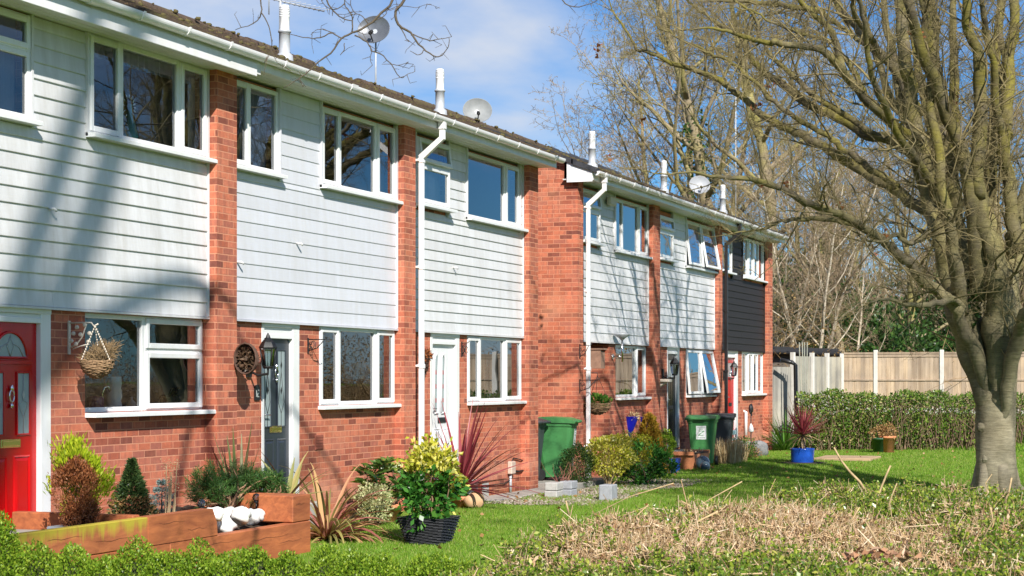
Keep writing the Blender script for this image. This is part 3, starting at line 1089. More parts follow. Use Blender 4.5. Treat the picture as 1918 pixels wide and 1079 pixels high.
ZU0, ZU1 = 3.80, 4.775      # upper windows
ZL0, ZL1 = 1.075, 2.055     # lower windows
specs = [
    dict(name='brick_terraced_house', label='nearest terraced house with the red arched-glass front door and shadowed white cladding', org=(12.5, 17.99),
         xi=(12.95, 17.55), piers=[(12.5, 12.95), (17.55, 17.995)], zb=4.775, pitch=.155, lip=.010, upper=[(13.12, 14.285, 3.79, 4.76), (15.225, 17.50, ZU0, ZU1)],
         lower=(15.235, 17.53, ZL0, ZL1), door=(13.60, 14.665), party=[12.9, 17.6], gable=[(-1, 12.5)], flue=None),
    dict(name='brick_terraced_house', label='terraced house with the dark grey front door and smooth bluish white cladding', org=(18.0, 22.97),
         xi=(17.997, 22.585), piers=[(22.585, 22.965)], zb=4.825, pitch=.158, lip=.003, upper=[(18.02, 19.18, 3.80, 4.775), (20.30, 22.53, ZU0, ZU1)],
         lower=(20.31, 22.57, ZL0, 2.06), door=(18.825, 19.775), party=[18.0, 22.7], flue=on_wall(533, 107, .12).x),
    dict(name='brick_terraced_house', label='terraced house with the white front door, end of its row beside the alley with bins', org=(22.97, 27.94),
         xi=(22.967, 27.52), piers=[(27.52, 27.94)], zb=4.825, pitch=.143, lip=.008, upper=[(23.20, 24.36, 3.84, 4.76), (25.10, 27.34, ZU0, ZU1)],
         lower=(25.20, 27.515, 1.06, 2.05), door=(23.805, 24.89), party=[23.05, 27.6], gable=[(1, 27.94)], flue=on_wall(824, 203, .12).x),
    dict(name='brick_terraced_house', label='terraced house with an open porch, blue wall cones and a side wall facing the alley', org=(29.96, 34.9),
         xi=(30.27, 34.66), piers=[(29.96, 30.268), (34.66, 35.145)], zb=4.83, pitch=.157, lip=.008, upper=[(30.35, 31.48, 3.84, 4.76), (32.44, 34.64, ZU0, ZU1)],
         lower=(32.61, 34.65, 1.06, 2.045), porch=(30.95, 32.18), party=[30.1, 34.9], gable=[(-1, 29.96)], flue=on_wall(1109, 300, .12).x),
    dict(name='brick_terraced_house', label='terraced house with the black front door and top-hung windows standing open', org=(35.15, 40.2),
         xi=(35.147, 39.92), piers=[(39.92, 40.248)], zb=4.83, pitch=.155, lip=.010, upper=[(35.30, 36.42, 3.84, 4.70), (37.48, 39.90, ZU0, ZU1)],
         lower=(37.62, 39.91, 1.06, 2.045), door=(36.15, 37.09), party=[35.2, 40.1], flue=on_wall(1243.5, 352, .12).x),
    dict(name='brick_terraced_house', label='far end terraced house with black cladding and a red door', org=(40.25, 45.45),
         xi=(40.25, 45.0), piers=[(45.0, 45.45)], zb=4.83, pitch=.152, lip=.010, upper=[(40.55, 41.56, 3.86, 4.74), (42.62, 44.95, 3.84, 4.79)],
         lower=(42.72, 44.98, 1.05, 2.06), door=(41.15, 42.31), party=[40.3, 45.3], gable=[(1, 45.45)], flue=on_wall(1354, 402, .12).x),
]
houses = []
for i, s in enumerate(specs):
    h = empty(s['name'], (s['org'][0], 0, GZ), s['label'], 'house', 'brick terraced houses in the row')
    houses.append(h)
    shell(h, s)
    cladding(h, s['xi'][0], s['xi'][1], [(u[0], u[1]) for u in s['upper']], s['zb'], s['pitch'], s['lip'], m_clad[i])
    rooms(h, s['xi'][0] + .06, s['xi'][1] - .02, m_room[(0, 0, 1, 1, 0, 0)[i]], m_room[(2, 1, 1, 0, 0, 0)[i]])
    ex0 = (12.45, 17.99, 22.967, 29.87, 35.0, 40.25)[i]
    ex1 = (17.99, 22.967, 27.98, 35.0, 40.25, 45.56)[i]
    eaves(h, ex0 + .001, ex1, s['zb'], deep=(i == 0), gx=(ex0 + .001, ex1 + (.08 if i in (2,) else 0)))
    if i == 5:
        roof(h, ex0, ex1 + .08, m_roofdark, 5 + i, s['flue'])
    else:
        roof(h, ex0, ex1 + (.02 if i == 2 else 0), m_roof, 5 + i, s['flue'])

H1, H2, H3, H4, H5, H6 = houses
# ---- house 1
window(H1, 13.12, 14.285, 3.79, 4.76, [(13.12, 14.285, 4.42, 4.76, 'sash'), (13.12, 14.285, 3.79, 4.42, 'fix')], y=-.045, curtain=[(13.2, 14.2, 3.8, 4.4, m_blind)])
window(H1, 15.225, 17.50, ZU0, ZU1, two_light(15.225, 17.50, ZU0, ZU1, (15.80, 'sash'), (16.93, 'fix'), (0, 'sash')), y=-.045, curtain=[(17.2, 17.42, 3.85, 4.7, m_curtain), (15.3, 17.4, 4.60, 4.75, m_blind)])
window(H1, 15.235, 17.53, ZL0, ZL1, [(15.235, 16.36, ZL0, ZL1, 'fix'), (16.36, 17.53, ZL0, 1.70, 'sash'), (16.36, 17.53, 1.70, ZL1, 'sash')], y=.03, sill_out=.16, sill_over=(-.0, .14))
door(H1, 13.60, 14.665, 13.68, 14.505, 1.925, 2.06, m_red, 'arch')
# ---- house 2
window(H2, 18.02, 19.18, 3.80, 4.775, two_light(18.02, 19.18, 3.80, 4.775, (18.47, 'sash'), (0, 'fix')), y=-.03, curtain=[(18.1, 19.1, 3.85, 4.72, m_blind)])
window(H2, 20.30, 22.53, ZU0, ZU1, two_light(20.30, 22.53, ZU0, ZU1, (20.83, 'sash'), (21.93, 'fix'), (0, 'sash')), y=-.03, curtain=[(22.05, 22.42, 3.85, 4.7, m_curtain_warm)])
window(H2, 20.31, 22.57, ZL0, 2.06, two_light(20.31, 22.57, ZL0, 2.06, (20.87, 'sash'), (21.98, 'fix'), (0, 'sash')), y=.0, sill_over=(.03, .08), curtain=[(22.05, 22.5, 1.1, 2.0, m_curtain)])
door(H2, 18.825, 19.775, 18.89, 19.60, 1.88, 2.06, m_slate, 'tall')
# ---- house 3
window(H3, 23.20, 24.36, 3.84, 4.76, [(23.20, 24.36, 4.40, 4.76, 'open8'), (23.20, 24.36, 3.84, 4.40, 'sash')], y=-.07, curtain=[(23.3, 24.25, 3.9, 4.4, m_frost)])
window(H3, 25.10, 27.34, ZU0, ZU1, two_light(25.10, 27.34, ZU0, ZU1, (26.72, 'fix'), (0, 'sash')), y=-.03, curtain=[(26.85, 27.2, 3.85, 4.7, m_curtain_warm)], sill_over=(.03, .2))
window(H3, 25.20, 27.515, 1.06, 2.05, two_light(25.20, 27.515, 1.06, 2.05, (25.72, 'sash'), (26.78, 'fix'), (0, 'sash')), y=.0, sill_over=(.0, .12), curtain=[(26.95, 27.4, 1.6, 2.0, m_curtain)])
door(H3, 23.805, 24.89, 23.89, 24.76, 1.90, 2.06, m_white, 'narrow')
downpipe(H3, 23.03, m_gutter)
# ---- house 4
window(H4, 30.35, 31.48, 3.84, 4.76, [(30.35, 31.48, 4.42, 4.76, 'open6'), (30.35, 31.48, 3.84, 4.42, 'sash')], y=-.06, curtain=[(30.45, 31.4, 3.9, 4.4, m_frost)])
window(H4, 32.44, 34.64, ZU0, ZU1, two_light(32.44, 34.64, ZU0, ZU1, (32.95, 'sash'), (34.0, 'fix'), (0, 'sash')), y=-.03, sill_over=(.03, .02))
window(H4, 32.61, 34.65, 1.06, 2.045, two_light(32.61, 34.65, 1.06, 2.045, (34.0, 'fix'), (0, 'sash')), y=.02, sill_out=.13, sill_over=(.0, .13), curtain=[(34.1, 34.6, 1.1, 2.0, m_curtain)])
downpipe(H4, 30.32, m_gutter, yw=-.215)
box_end = MB()
box_end.prism([(-.44, 4.79), (.02, 4.79), (.02, ROOF_Z0 - .03 + .50 * SLOPE), (-.44, ROOF_Z0 - .02)], 'x', 29.845, 29.868)
box_end.build('bargeboard', m_fascia, H4)
vt = MB()
for k in range(5):
    ya, yb = -.52 + k * .42, -.52 + (k + 1) * .42 + .03
    za, zb_ = ROOF_Z0 + (ya - ROOF_Y0) * SLOPE, ROOF_Z0 + (yb - ROOF_Y0) * SLOPE
    vt.prism([(ya, za - .045), (ya, za + .050), (yb, zb_ + .035), (yb, zb_ - .06)], 'x', 29.815, 30.02)
vt.build('verge_tile', m_roofdark, H4)
# ---- house 5
window(H5, 35.30, 36.42, 3.84, 4.70, [(35.30, 36.42, 4.40, 4.70, 'open8'), (35.30, 36.42, 3.84, 4.40, 'sash')], y=-.06, curtain=[(35.4, 36.3, 3.9, 4.4, m_frost)])
window(H5, 37.48, 39.90, ZU0, ZU1, two_light(37.48, 39.90, ZU0, ZU1, (38.68, 'open6'), (0, 'open10')), y=-.03)
window(H5, 37.62, 39.91, 1.06, 2.045, two_light(37.62, 39.91, 1.06, 2.045, (38.80, 'open5'), (0, 'open11')), y=-.0, sill_over=(.0, .1))
door(H5, 36.15, 37.09, 36.21, 36.95, 1.92, 2.06, m_blackdoor, 'plank')
# ---- house 6
window(H6, 40.55, 41.56, 3.86, 4.74, [(40.55, 41.56, 3.86, 4.74, 'fix')], y=-.05)
q4 = lambda a, b, z0, z1: two_light(a, b, z0, z1, (a + (b - a) * .27, 'fix'), (a + (b - a) * .5, 'sash'), (a + (b - a) * .74, 'sash'), (0, 'fix'))
window(H6, 42.62, 44.95, 3.84, 4.79, q4(42.62, 44.95, 3.84, 4.79), y=-.03, bars=.06, curtain=[(42.7, 44.9, 3.85, 4.75, m_curtain)])
window(H6, 42.72, 44.98, 1.05, 2.06, q4(42.72, 44.98, 1.05, 2.06), y=-.0, bars=.06, curtain=[(42.8, 44.9, 1.1, 2.0, m_curtain)])
door(H6, 41.15, 42.31, 41.30, 42.10, 1.90, 2.07, m_redd, 'plank')
downpipe(H6, 40.36, m_pipeblack)
# doorsteps belong to their houses
for hh, xa, xb in ((H1, 13.5, 14.75), (H2, 18.8, 19.8), (H3, 23.8, 24.9), (H5, 36.1, 37.15), (H6, 41.1, 42.4)):
    MB().box(xa, xb, -.30, -.002, -.5, -.06, .015).build('doorstep', m_concrete, hh)
# air bricks
for hh, x, z in ((H2, on_wall(597, 826).x, on_wall(597, 826).z), (H4, on_wall(1155, 785).x, on_wall(1155, 785).z)):
    b = MB().box(x - .11, x + .11, -.012, .01, z - .11, z + .075, .004)
    for k in range(5):
        b.box(x - .095, x + .095, -.018, -.0125, z - .095 + k * .034, z - .078 + k * .034)
    b.build('air_brick', M('terracotta_vent', (.30, .09, .055), rough=.8, var=.2, scale=12), hh)

# ------------------------------------------------------------------ ground
def lawn_mat():
    m, nt, b = nodes('lawn_turf')
    p, g = wpos(nt)
    n1 = nn(nt, 'ShaderNodeTexNoise', Scale=.8, Detail=6., Roughness=.7); nt.links.new(p, n1.inputs['Vector'])
    n2 = nn(nt, 'ShaderNodeTexNoise', Scale=28., Detail=4.); nt.links.new(p, n2.inputs['Vector'])
    r1 = ramp(nt, [(.3, (.10, .21, .012)), (.6, (.17, .29, .016)), (.78, (.25, .31, .04))], n1.outputs['Fac'])
    r2 = ramp(nt, [(.3, (.6, .62, .5)), (.7, (1.2, 1.15, 1.1))], n2.outputs['Fac'])
    nt.links.new(mixc(nt, r1.outputs[0], r2.outputs[0], 1.0, 'MULTIPLY'), b.inputs['Base Color'])
    b.inputs['Roughness'].default_value = .95
    b.inputs['Specular IOR Level'].default_value = .15
    bumpn(nt, b, n2.outputs['Fac'], .8, .04)
    return m


m_turf = lawn_mat()
m_soil = M('dark_soil', (.045, .030, .020), rough=1, var=.5, scale=18, bump=.9, bscale=50)
m_paving = M('grey_paving', (.30, .28, .25), rough=.9, var=.25, scale=3.5, bump=.4, bscale=35)
m_leaflitter = M('woodland_litter', (.14, .10, .055), rough=1, var=.5, scale=2.5, bump=.9, bscale=18)
g = MB(); g.poly([(-500, -500, GZ), (700, -500, GZ), (700, 600, GZ), (-500, 600, GZ)])
tag(g.build('lawn', m_turf), kind='structure')
g = MB(); g.box(-120, 200, -13.2, -10.75, -.6, GZ + .03, .01)  # grey strip out of view, added to cut green bounce from the lawn
tag(g.build('pavement', M('asphalt_pavement', (.16, .16, .165), rough=.9, var=.2, scale=4, bump=.4, bscale=80)), kind='structure')
g = MB(); g.box(-120, 200, -13.36, -13.21, -.6, GZ + .035, .012)  # out of view, edges the added grey strip
tag(g.build('kerb', m_paving), kind='structure')
g = MB(); g.box(-120, 200, -19.5, -13.365, -.6, GZ + .004)  # unseen asphalt, added so less green light reaches the cladding
tag(g.build('road', M('asphalt_road', (.055, .055, .058), rough=.9, var=.25, scale=6, bump=.4, bscale=90)), kind='structure')
g = MB(); g.box(27.96, 29.94, -.75, 8.4, -.6, -.285, .01)
g.box(24.9, 27.9, -.62, -.145, -.6, -.352, .01)
tag(g.build('paving', m_paving), kind='structure')
g = MB(); g.box(11.0, 13.98, -1.36, -.003, -.6, .045, .01)
tag(g.build('path', m_paving), kind='structure')
# grassy bank that rises behind the far hedge, and the woodland floor
bk = []
nx_, ny_ = 14, 60
for i in range(nx_ + 1):
    for j in range(ny_ + 1):
        t = i / nx_
        x = 46.6 + t * 3.6
        y = -40 + j * 40.0 / ny_
        z = GZ - .02 + .86 * (3 * t * t - 2 * t ** 3) + .03 * math.sin(j * 1.7 + i)
        bk.append((x, y, z))
bf = [[i * (ny_ + 1) + j, (i + 1) * (ny_ + 1) + j, (i + 1) * (ny_ + 1) + j + 1, i * (ny_ + 1) + j + 1] for i in range(nx_) for j in range(ny_)]
tag(link(np_mesh('bank', bk, bf, True), 'bank', m_turf), kind='structure')
g = MB(); g.poly([(50.1, -160, .43), (260, -160, .43), (260, 160, .43), (50.1, 160, .43)])
g.poly([(50.1, -160, -.5), (50.1, -160, .43), (50.1, 160, .43), (50.1, 160, -.5)])
tag(g.build('woodland_floor', m_leaflitter), kind='structure')


# ------------------------------------------------------------------ grass blades over the part of the lawn in view
def in_rect(P, r):
    return (P[:, 0] > r[0]) & (P[:, 0] < r[1]) & (P[:, 1] > r[2]) & (P[:, 1] < r[3])


KEEP_OUT = [(11.0, 17.4, -1.6, 0), (24.9, 27.95, -.62, 0), (27.9, 30.0, -.75, 2)]


def blades(n, x0, x1, y0, y1, h, wd, mat, name, label_kind='stuff', lean=.35, zf=None):
    P = np.stack([NR.uniform(x0, x1, n), NR.uniform(y0, y1, n), np.full(n, GZ)], 1)
    px, py, d = project(P)
    ok = (px > -60) & (px < 1980) & (py < 1150) & (py > 700)
    for r in KEEP_OUT: ok &= ~in_rect(P, r)
    P = P[ok]; n = len(P)
    a = NR.uniform(0, 2 * PI, n)
    s = np.stack([np.cos(a), np.sin(a), np.zeros(n)], 1)
    hh = h * NR.uniform(.5, 1.25, n)[:, None]
    # low clumps and worn patches
    cl = (.75 + .35 * np.sin(P[:, 0] * 2.1 + np.sin(P[:, 1] * 3.3)) * np.sin(P[:, 1] * 2.7 + 1.3))[:, None]
    b = NR.normal(size=(n, 3)) * lean; b[:, 2] = 1
    T = P + unit(b) * hh * cl
    w2 = wd * NR.uniform(.6, 1.3, n)[:, None] * .5
    V = np.stack([P - s * w2, P + s * w2, T], 1).reshape(-1, 3)
    F = np.arange(n * 3).reshape(n, 3)
    return V, F


m_blade = leaf_mat('grass_blade', [(0, (.10, .225, .02)), (.5, (.195, .365, .03)), (.82, (.31, .43, .06)), (1, (.50, .44, .19))], .4, .5, .25)
V1, F1 = blades(330000, 15, 28, -7.5, -.1, .055, .010, m_blade, 'g')
V2, F2 = blades(260000, 26, 47, -9.5, -.1, .06, .016, m_blade, 'g')
V, F = join_np([(V1, F1), (V2, F2)])
tag(link(np_mesh('grass', V, F), 'grass', m_blade), kind='stuff')
nb = 26000
Pb = np.stack([NR.uniform(46.6, 50, nb), NR.uniform(-14, -.5, nb), np.zeros(nb)], 1)
tb = (Pb[:, 0] - 46.6) / 3.6
Pb[:, 2] = GZ - .02 + .86 * (3 * tb ** 2 - 2 * tb ** 3)
Db = NR.normal(size=(nb, 3)) * .45; Db[:, 2] = 1
V, F = leaf_arrays(Pb, Db, NR.uniform(.05, .16, nb), .02, 0)
tag(link(np_mesh('bank_grass', V, F), 'bank_grass', m_blade), kind='stuff')
# fallen leaves on the lawn
nl = 260
Pl = np.stack([NR.uniform(17, 46, nl), NR.uniform(-7, -.3, nl), np.full(nl, GZ + .05)], 1)
Dl = NR.normal(size=(nl, 3)); Dl[:, 2] *= .3
V, F = leaf_arrays(Pl, Dl, NR.uniform(.04, .09, nl), NR.uniform(.03, .06, nl), .3)
tag(link(np_mesh('fallen_leaf_scatter', V, F), 'fallen_leaf_scatter', leaf_mat('brown_leaf', [(0, (.20, .09, .03)), (1, (.36, .20, .08))], .1)), kind='stuff')


def stones(P, r):
    n = len(P)
    r = np.broadcast_to(np.asarray(r, float), (n,))[:, None]
    ax = [np.array(a, float) for a in ((1, 0, 0), (-1, 0, 0), (0, 1, 0), (0, -1, 0), (0, 0, .7), (0, 0, -.7))]
    a = NR.uniform(0, 6.28, n)
    c, s = np.cos(a)[:, None], np.sin(a)[:, None]
    rows = []
    for v in ax:
        q = v[None] * (1 + NR.uniform(-.3, .3, (n, 3)))
        rows.append(P + r * np.concatenate([q[:, :1] * c - q[:, 1:2] * s, q[:, :1] * s + q[:, 1:2] * c, q[:, 2:]], 1))
    V = np.stack(rows, 1).reshape(-1, 3)
    base = (np.arange(n) * 6)[:, None]
    F = np.concatenate([base + np.array([f]) for f in ((0, 2, 4), (2, 1, 4), (1, 3, 4), (3, 0, 4), (2, 0, 5), (1, 2, 5), (3, 1, 5), (0, 3, 5))], 0)
    return V, F


ns = 5200
Ps = np.stack([NR.uniform(24.5, 31.5, ns), NR.uniform(-2.15, -.35, ns), NR.uniform(GZ, GZ + .03, ns)], 1)
Ps = Ps[~in_rect(Ps, (24.9, 27.95, -.62, 0))]
Ps = Ps[(Ps[:, 1] < -.75) | (Ps[:, 0] < 28)]
Ps = Ps[Ps[:, 1] > -2.15 + .25 * np.sin(Ps[:, 0] * 1.4)]
V, F = stones(Ps, NR.uniform(.015, .035, len(Ps)))
tag(link(np_mesh('gravel', V, F), 'gravel', leaf_mat('gravel_stone', [(0, (.14, .115, .08)), (.6, (.27, .225, .165)), (1, (.42, .37, .30))], 0, .9)), kind='stuff')

# ------------------------------------------------------------------ plant builders
def stem_tubes(base, tips, r0, r1, mid=.5, bend=.12, sides=5):
    b = MB()
    for t in tips:
        base_ = Vector(base) + Vector((rnd.uniform(-.04, .04), rnd.uniform(-.04, .04), 0))
        t = Vector(t)
        m1 = base_.lerp(t, .35) + Vector((rnd.uniform(-bend, bend), rnd.uniform(-bend, bend), .05))
        m2 = base_.lerp(t, .7) + Vector((rnd.uniform(-bend, bend), rnd.uniform(-bend, bend), .02))
        b.tube([base_, m1, m2, t], [r0, r0 * .8, r0 * .5, r1], sides, cap=False)
    return b


def bush(name, label, cat, base, blobs, L, W, mat, n, stem_mat=None, stem_n=10, up=.35, fold=.25, group=None, shell=.5, rad_stem=.010, clump=0):
    """foliage = leaves spread through one or more lobes; blobs: (centre offset, radii, weight)"""
    t = empty(name, base, label, cat, group)
    parts = []
    tot = sum(b_[2] for b_ in blobs)
    for c, r, wgt in blobs:
        k = int(n * wgt / tot)
        P, d = clump_pts(k, Vector(base) + Vector(c), r, clump, .30) if clump else blob_pts(k, Vector(base) + Vector(c), r, shell)
        D = d + NR.normal(size=(k, 3)) * .6 + np.array([[0, 0, up]])
        parts.append(leaf_arrays(P, D, L * NR.uniform(.6, 1.25, k), W * NR.uniform(.7, 1.2, k), fold))
    V, F = join_np(parts)
    V[:, 2] = np.maximum(V[:, 2], base[2] + .004)
    link(np_mesh(name + '_foliage', V, F), 'foliage', mat, t)
    if stem_n:
        tips = []
        for i in range(stem_n):
            c, r, wgt = rnd.choice(blobs)
            tips.append(Vector(base) + Vector(c) + Vector((rnd.uniform(-.6, .6) * r[0], rnd.uniform(-.6, .6) * r[1], rnd.uniform(-.1, .6) * r[2])))
        stem_tubes(base, tips, rad_stem, rad_stem * .3).build('stem', stem_mat or m_twig, t)
    return t


def sword_arrays(base, dirs, lens, wd, droop, seg=6, tipw=.05, twist=.3):
    """arching sword leaves as bent ribbons with a keel"""
    Vs, Fs = [], []
    o = 0
    for D, L, dr in zip(dirs, lens, droop):
        D = Vector(D).normalized()
        side = D.cross(Vector((0, 0, 1)))
        side = side.normalized() if side.length > 1e-3 else Vector((1, 0, 0))
        side = (side + Vector((rnd.uniform(-twist, twist), rnd.uniform(-twist, twist), rnd.uniform(-twist, twist)))).normalized()
        p = Vector(base) + Vector((rnd.uniform(-.03, .03), rnd.uniform(-.03, .03), 0))
        d = D.copy()
        w0 = wd * rnd.uniform(.75, 1.2)
        for i in range(seg + 1):
            t = i / seg
            ww = w0 * (.55 + 1.2 * t if t < .35 else .97 - .92 * ((t - .35) / .65) ** 1.4) * .5
            ww = max(ww, w0 * tipw)
            nrm = d.cross(side).normalized()
            for q in (p - side * ww, p + nrm * ww * .35, p + side * ww):
                Vs.append((q.x, q.y, q.z))
            p = p + d * (L / seg)
            d = (d + Vector((0, 0, -dr * (.25 + t) / seg))).normalized()
        for i in range(seg):
            a = o + i * 3
            Fs.append((a, a + 1, a + 4, a + 3)); Fs.append((a + 1, a + 2, a + 5, a + 4))
        o += (seg + 1) * 3
    return np.array(Vs), np.array(Fs)


def dirs_cone(n, zlo, zhi):
    out = []
    for i in range(n):
        a = rnd.uniform(0, 2 * PI)
        z = rnd.uniform(zlo, zhi)
        h = math.sqrt(max(0, 1 - z * z))
        out.append((h * math.cos(a), h * math.sin(a), z))
    return out


m_twig = M('brown_twig', (.20, .12, .07), rough=.9, var=.3, scale=15)
m_tan = M('tan_stem', (.50, .36, .20), rough=.9, var=.25, scale=15)
m_terra = M('terracotta', (.62, .24, .11), rough=.8, var=.18, scale=8, bump=.2)
m_bluepot = M('blue_glaze', (.012, .075, .42), rough=.22, var=.12, scale=6, coat=.4)
m_cobalt = M('cobalt_glaze', (.010, .012, .33), rough=.3, var=.12, scale=9, coat=.3)
m_bin = M('green_bin_plastic', (.055, .22, .065), rough=.48, var=.22, scale=5)
m_bingrey = M('dark_grey_bin_plastic', (.048, .055, .062), rough=.5, var=.25, scale=3)
m_sticker = M('white_sticker', (.78, .80, .80), rough=.5, var=.04)
m_stickink = M('sticker_ink', (.12, .30, .16), rough=.5, var=.05)


# ------------------------------------------------------------------ timber raised bed before the first house
m_sleeper = wood_mat('red_stained_sleeper', (.27, .075, .030), (.52, .165, .060), (3.0, 14, 16))


def lichen_sleeper():
    m, nt, b = nodes('lichened_sleeper')
    p, g_ = wpos(nt)
    mp_ = nn(nt, 'ShaderNodeMapping'); mp_.inputs['Scale'].default_value = (3.0, 14, 16); nt.links.new(p, mp_.inputs[0])
    n1 = nn(nt, 'ShaderNodeTexNoise', Scale=1., Detail=8., Roughness=.65, Distortion=.6); nt.links.new(mp_.outputs[0], n1.inputs['Vector'])
    r1 = ramp(nt, [(.3, (.27, .075, .030)), (.68, (.50, .160, .058))], n1.outputs['Fac'])
    # yellow lichen that has grown along the top edge and run down in streaks
    sx = nn(nt, 'ShaderNodeSeparateXYZ'); nt.links.new(p, sx.inputs[0])
    n2 = nn(nt, 'ShaderNodeTexNoise', Scale=1., Detail=5., Roughness=.7)
    mp2 = nn(nt, 'ShaderNodeMapping'); mp2.inputs['Scale'].default_value = (12, 12, .8); nt.links.new(p, mp2.inputs[0]); nt.links.new(mp2.outputs[0], n2.inputs['Vector'])
    ma = nn(nt, 'ShaderNodeMath', _operation='MULTIPLY_ADD'); nt.links.new(n2.outputs['Fac'], ma.inputs[0]); ma.inputs[1].default_value = .35; nt.links.new(sx.outputs[2], ma.inputs[2])
    r2 = ramp(nt, [(.24, (0, 0, 0)), (.345, (1, 1, 1))], ma.outputs[0])
    nt.links.new(mixc(nt, r1.outputs[0], (.42, .33, .03), r2.outputs[0]), b.inputs['Base Color'])
    b.inputs['Roughness'].default_value = .8
    bumpn(nt, b, n1.outputs['Fac'], .25, .01)
    return m


m_lich = lichen_sleeper()
m_split = M('dark_split', (.12, .04, .02), rough=1, var=.2)
bed = empty('timber_raised_bed', (14.5, -1.2, GZ), 'red stained timber raised bed with yellow lichen under the nearest kitchen window', 'planter')
b = MB(); b.box(12.0, 14.02, -1.46, -1.37, -.07, .185, .008); b.build('sleeper', m_lich, bed)
b = MB(); b.prism([(14.03, -.07), (15.245, -.07), (15.235, .05), (15.155, .185), (14.03, .185)], 'y', -1.46, -1.33); b.build('sleeper', m_sleeper, bed)
b = MB(); b.box(11.9, 14.4, -1.455, -1.335, -.5, -.074, .008); b.build('sleeper', m_sleeper, bed)
b = MB(); b.box(14.405, 17.20, -1.455, -1.335, -.5, -.074, .008); b.build('sleeper', m_sleeper, bed)
b = MB(); b.box(16.80, 17.20, -1.452, -1.05, -.070, .205, .010); b.build('sleeper', m_sleeper, bed)
b = MB(); b.box(17.08, 17.198, -1.334, -.5, -.5, -.074, .008); b.build('sleeper', m_sleeper, bed)
b = MB(); b.box(17.06, 17.198, -1.048, -.5, -.070, .205, .010); b.build('sleeper', m_sleeper, bed)
b = MB(); b.box(13.985, 14.10, -1.328, -.05, -.5, .20, .01); b.build('sleeper', m_sleeper, bed)
b = MB()
nX, nY = 40, 16
for i in range(nX):
    for j in range(nY):
        def zz(u, v):
            x = 14.1 + u * 2.98 / nX; y = -1.335 + v * 1.28 / nY
            return (x, y, .05 - .165 * max(0, min(1, (x - 15.0) / .5)) * max(0, min(1, (-.7 - y) / .3)) + .02 * math.sin(u * 2.1) * math.sin(v * 1.7))
        b.poly([zz(i, j), zz(i + 1, j), zz(i + 1, j + 1), zz(i, j + 1)], True)
b.build('soil', m_soil, bed)


for x_, z_, l_ in ((12.5, .10, .5), (13.2, .03, .6), (14.2, .11, .45), (14.7, .02, .35), (14.9, -.15, .7), (15.9, -.18, .8), (16.5, -.25, .5), (15.2, -.3, .6), (16.85, .12, .2)):
    b = MB(); b.tube([(x_ + l_ * q / 5, -1.4615 if z_ > -.07 else -1.4565, z_ + .008 * math.sin(q * 2.1 + x_)) for q in range(6)], [.0006, .0014, .0018, .0014, .001, .0005], 4)
    b.build('split', m_split, bed)


# white stones in the gap of the bed
m_whitestone = M('white_stone', (.80, .79, .75), rough=.8, var=.12, scale=8, bump=.5, bscale=18)
for k, (px, py, r) in enumerate(((402, 962, .10), (412, 978, .13), (432, 968, .13), (452, 965, .12), (470, 970, .10), (483, 965, .09), (425, 985, .10))):
    c = on_wall(px, py, -1.26 + .09 * (k % 3))
    s_ = MB(); s_.blob(c, (r, r * .9, r * .75), 12, 9, .22)
    lab = ['white stone in the raised bed, leftmost against the cut sleeper', 'large white stone low beside the sleeper end in the raised bed', 'tallest white stone in the middle of the raised bed heap', 'white stone right of the tallest one in the raised bed', 'white stone second from the right in the raised bed heap', 'small greyish white stone at the right end of the raised bed heap', 'white stone at the front of the raised bed heap'][k]
    tag(s_.build('white_stone', m_whitestone, origin=tuple(c)), lab, 'stone', 'white stones in the raised bed')


# globe lights on stakes
for k, (px, py) in enumerate(((377, 943), (480, 932))):
    c = on_wall(px, py, -.95)
    gl = empty('garden_light', (c.x, c.y, .03), ['glass globe garden light left of the white stones', 'glass globe garden light below the grey front door plants'][k], 'garden light', 'globe lights in the raised bed')
    MB().lathe([(.001, -.045), (.03, -.034), (.045, 0), (.03, .034), (.001, .045)], c, 14).build('globe', glass_mat('globe_glass%d' % k, (.6, .65, .68), 3.0), gl)
    MB().tube([(c.x, c.y, .0), (c.x, c.y, c.z - .04)], .008, 6).lathe([(.02, -.055), (.026, -.04), (.02, -.03)], c, 10).build('stake', m_black, gl)

# ------------------------------------------------------------------ plants of the first two houses
lm_gold = leaf_mat('golden_conifer', [(0, (.22, .33, .012)), (.5, (.42, .52, .02)), (1, (.60, .62, .05))], .35)
lm_rust = leaf_mat('dead_conifer', [(0, (.14, .045, .018)), (.5, (.27, .085, .030)), (1, (.36, .15, .06))], .15)
lm_dkcon = leaf_mat('dark_conifer', [(0, (.020, .050, .016)), (.6, (.05, .10, .028)), (1, (.10, .14, .04))], .2)
lm_pine = leaf_mat('pine_needle', [(0, (.030, .09, .022)), (.6, (.06, .15, .03)), (1, (.13, .21, .05))], .25)
lm_blue = leaf_mat('blue_spruce', [(0, (.12, .20, .19)), (1, (.30, .40, .38))], .2)
lm_laurel = leaf_mat('laurel_leaf', [(0, (.030, .12, .020)), (.55, (.06, .20, .028)), (1, (.12, .28, .04))], .3, .25, .5)
lm_yellow = leaf_mat('variegated_leaf', [(0, (.20, .28, .02)), (.35, (.52, .50, .04)), (.75, (.72, .64, .12)), (1, (.78, .74, .34))], .35, .35)
lm_box = leaf_mat('box_leaf', [(0, (.10, .19, .015)), (.5, (.20, .33, .022)), (1, (.38, .48, .05))], .35, .4)
lm_boxdark = leaf_mat('dark_box_leaf', [(0, (.020, .055, .014)), (.6, (.045, .10, .022)), (1, (.10, .15, .03))], .25, .4)
lm_olive = leaf_mat('olive_leaf', [(0, (.16, .20, .012)), (.6, (.32, .34, .02)), (1, (.46, .42, .05))], .3)
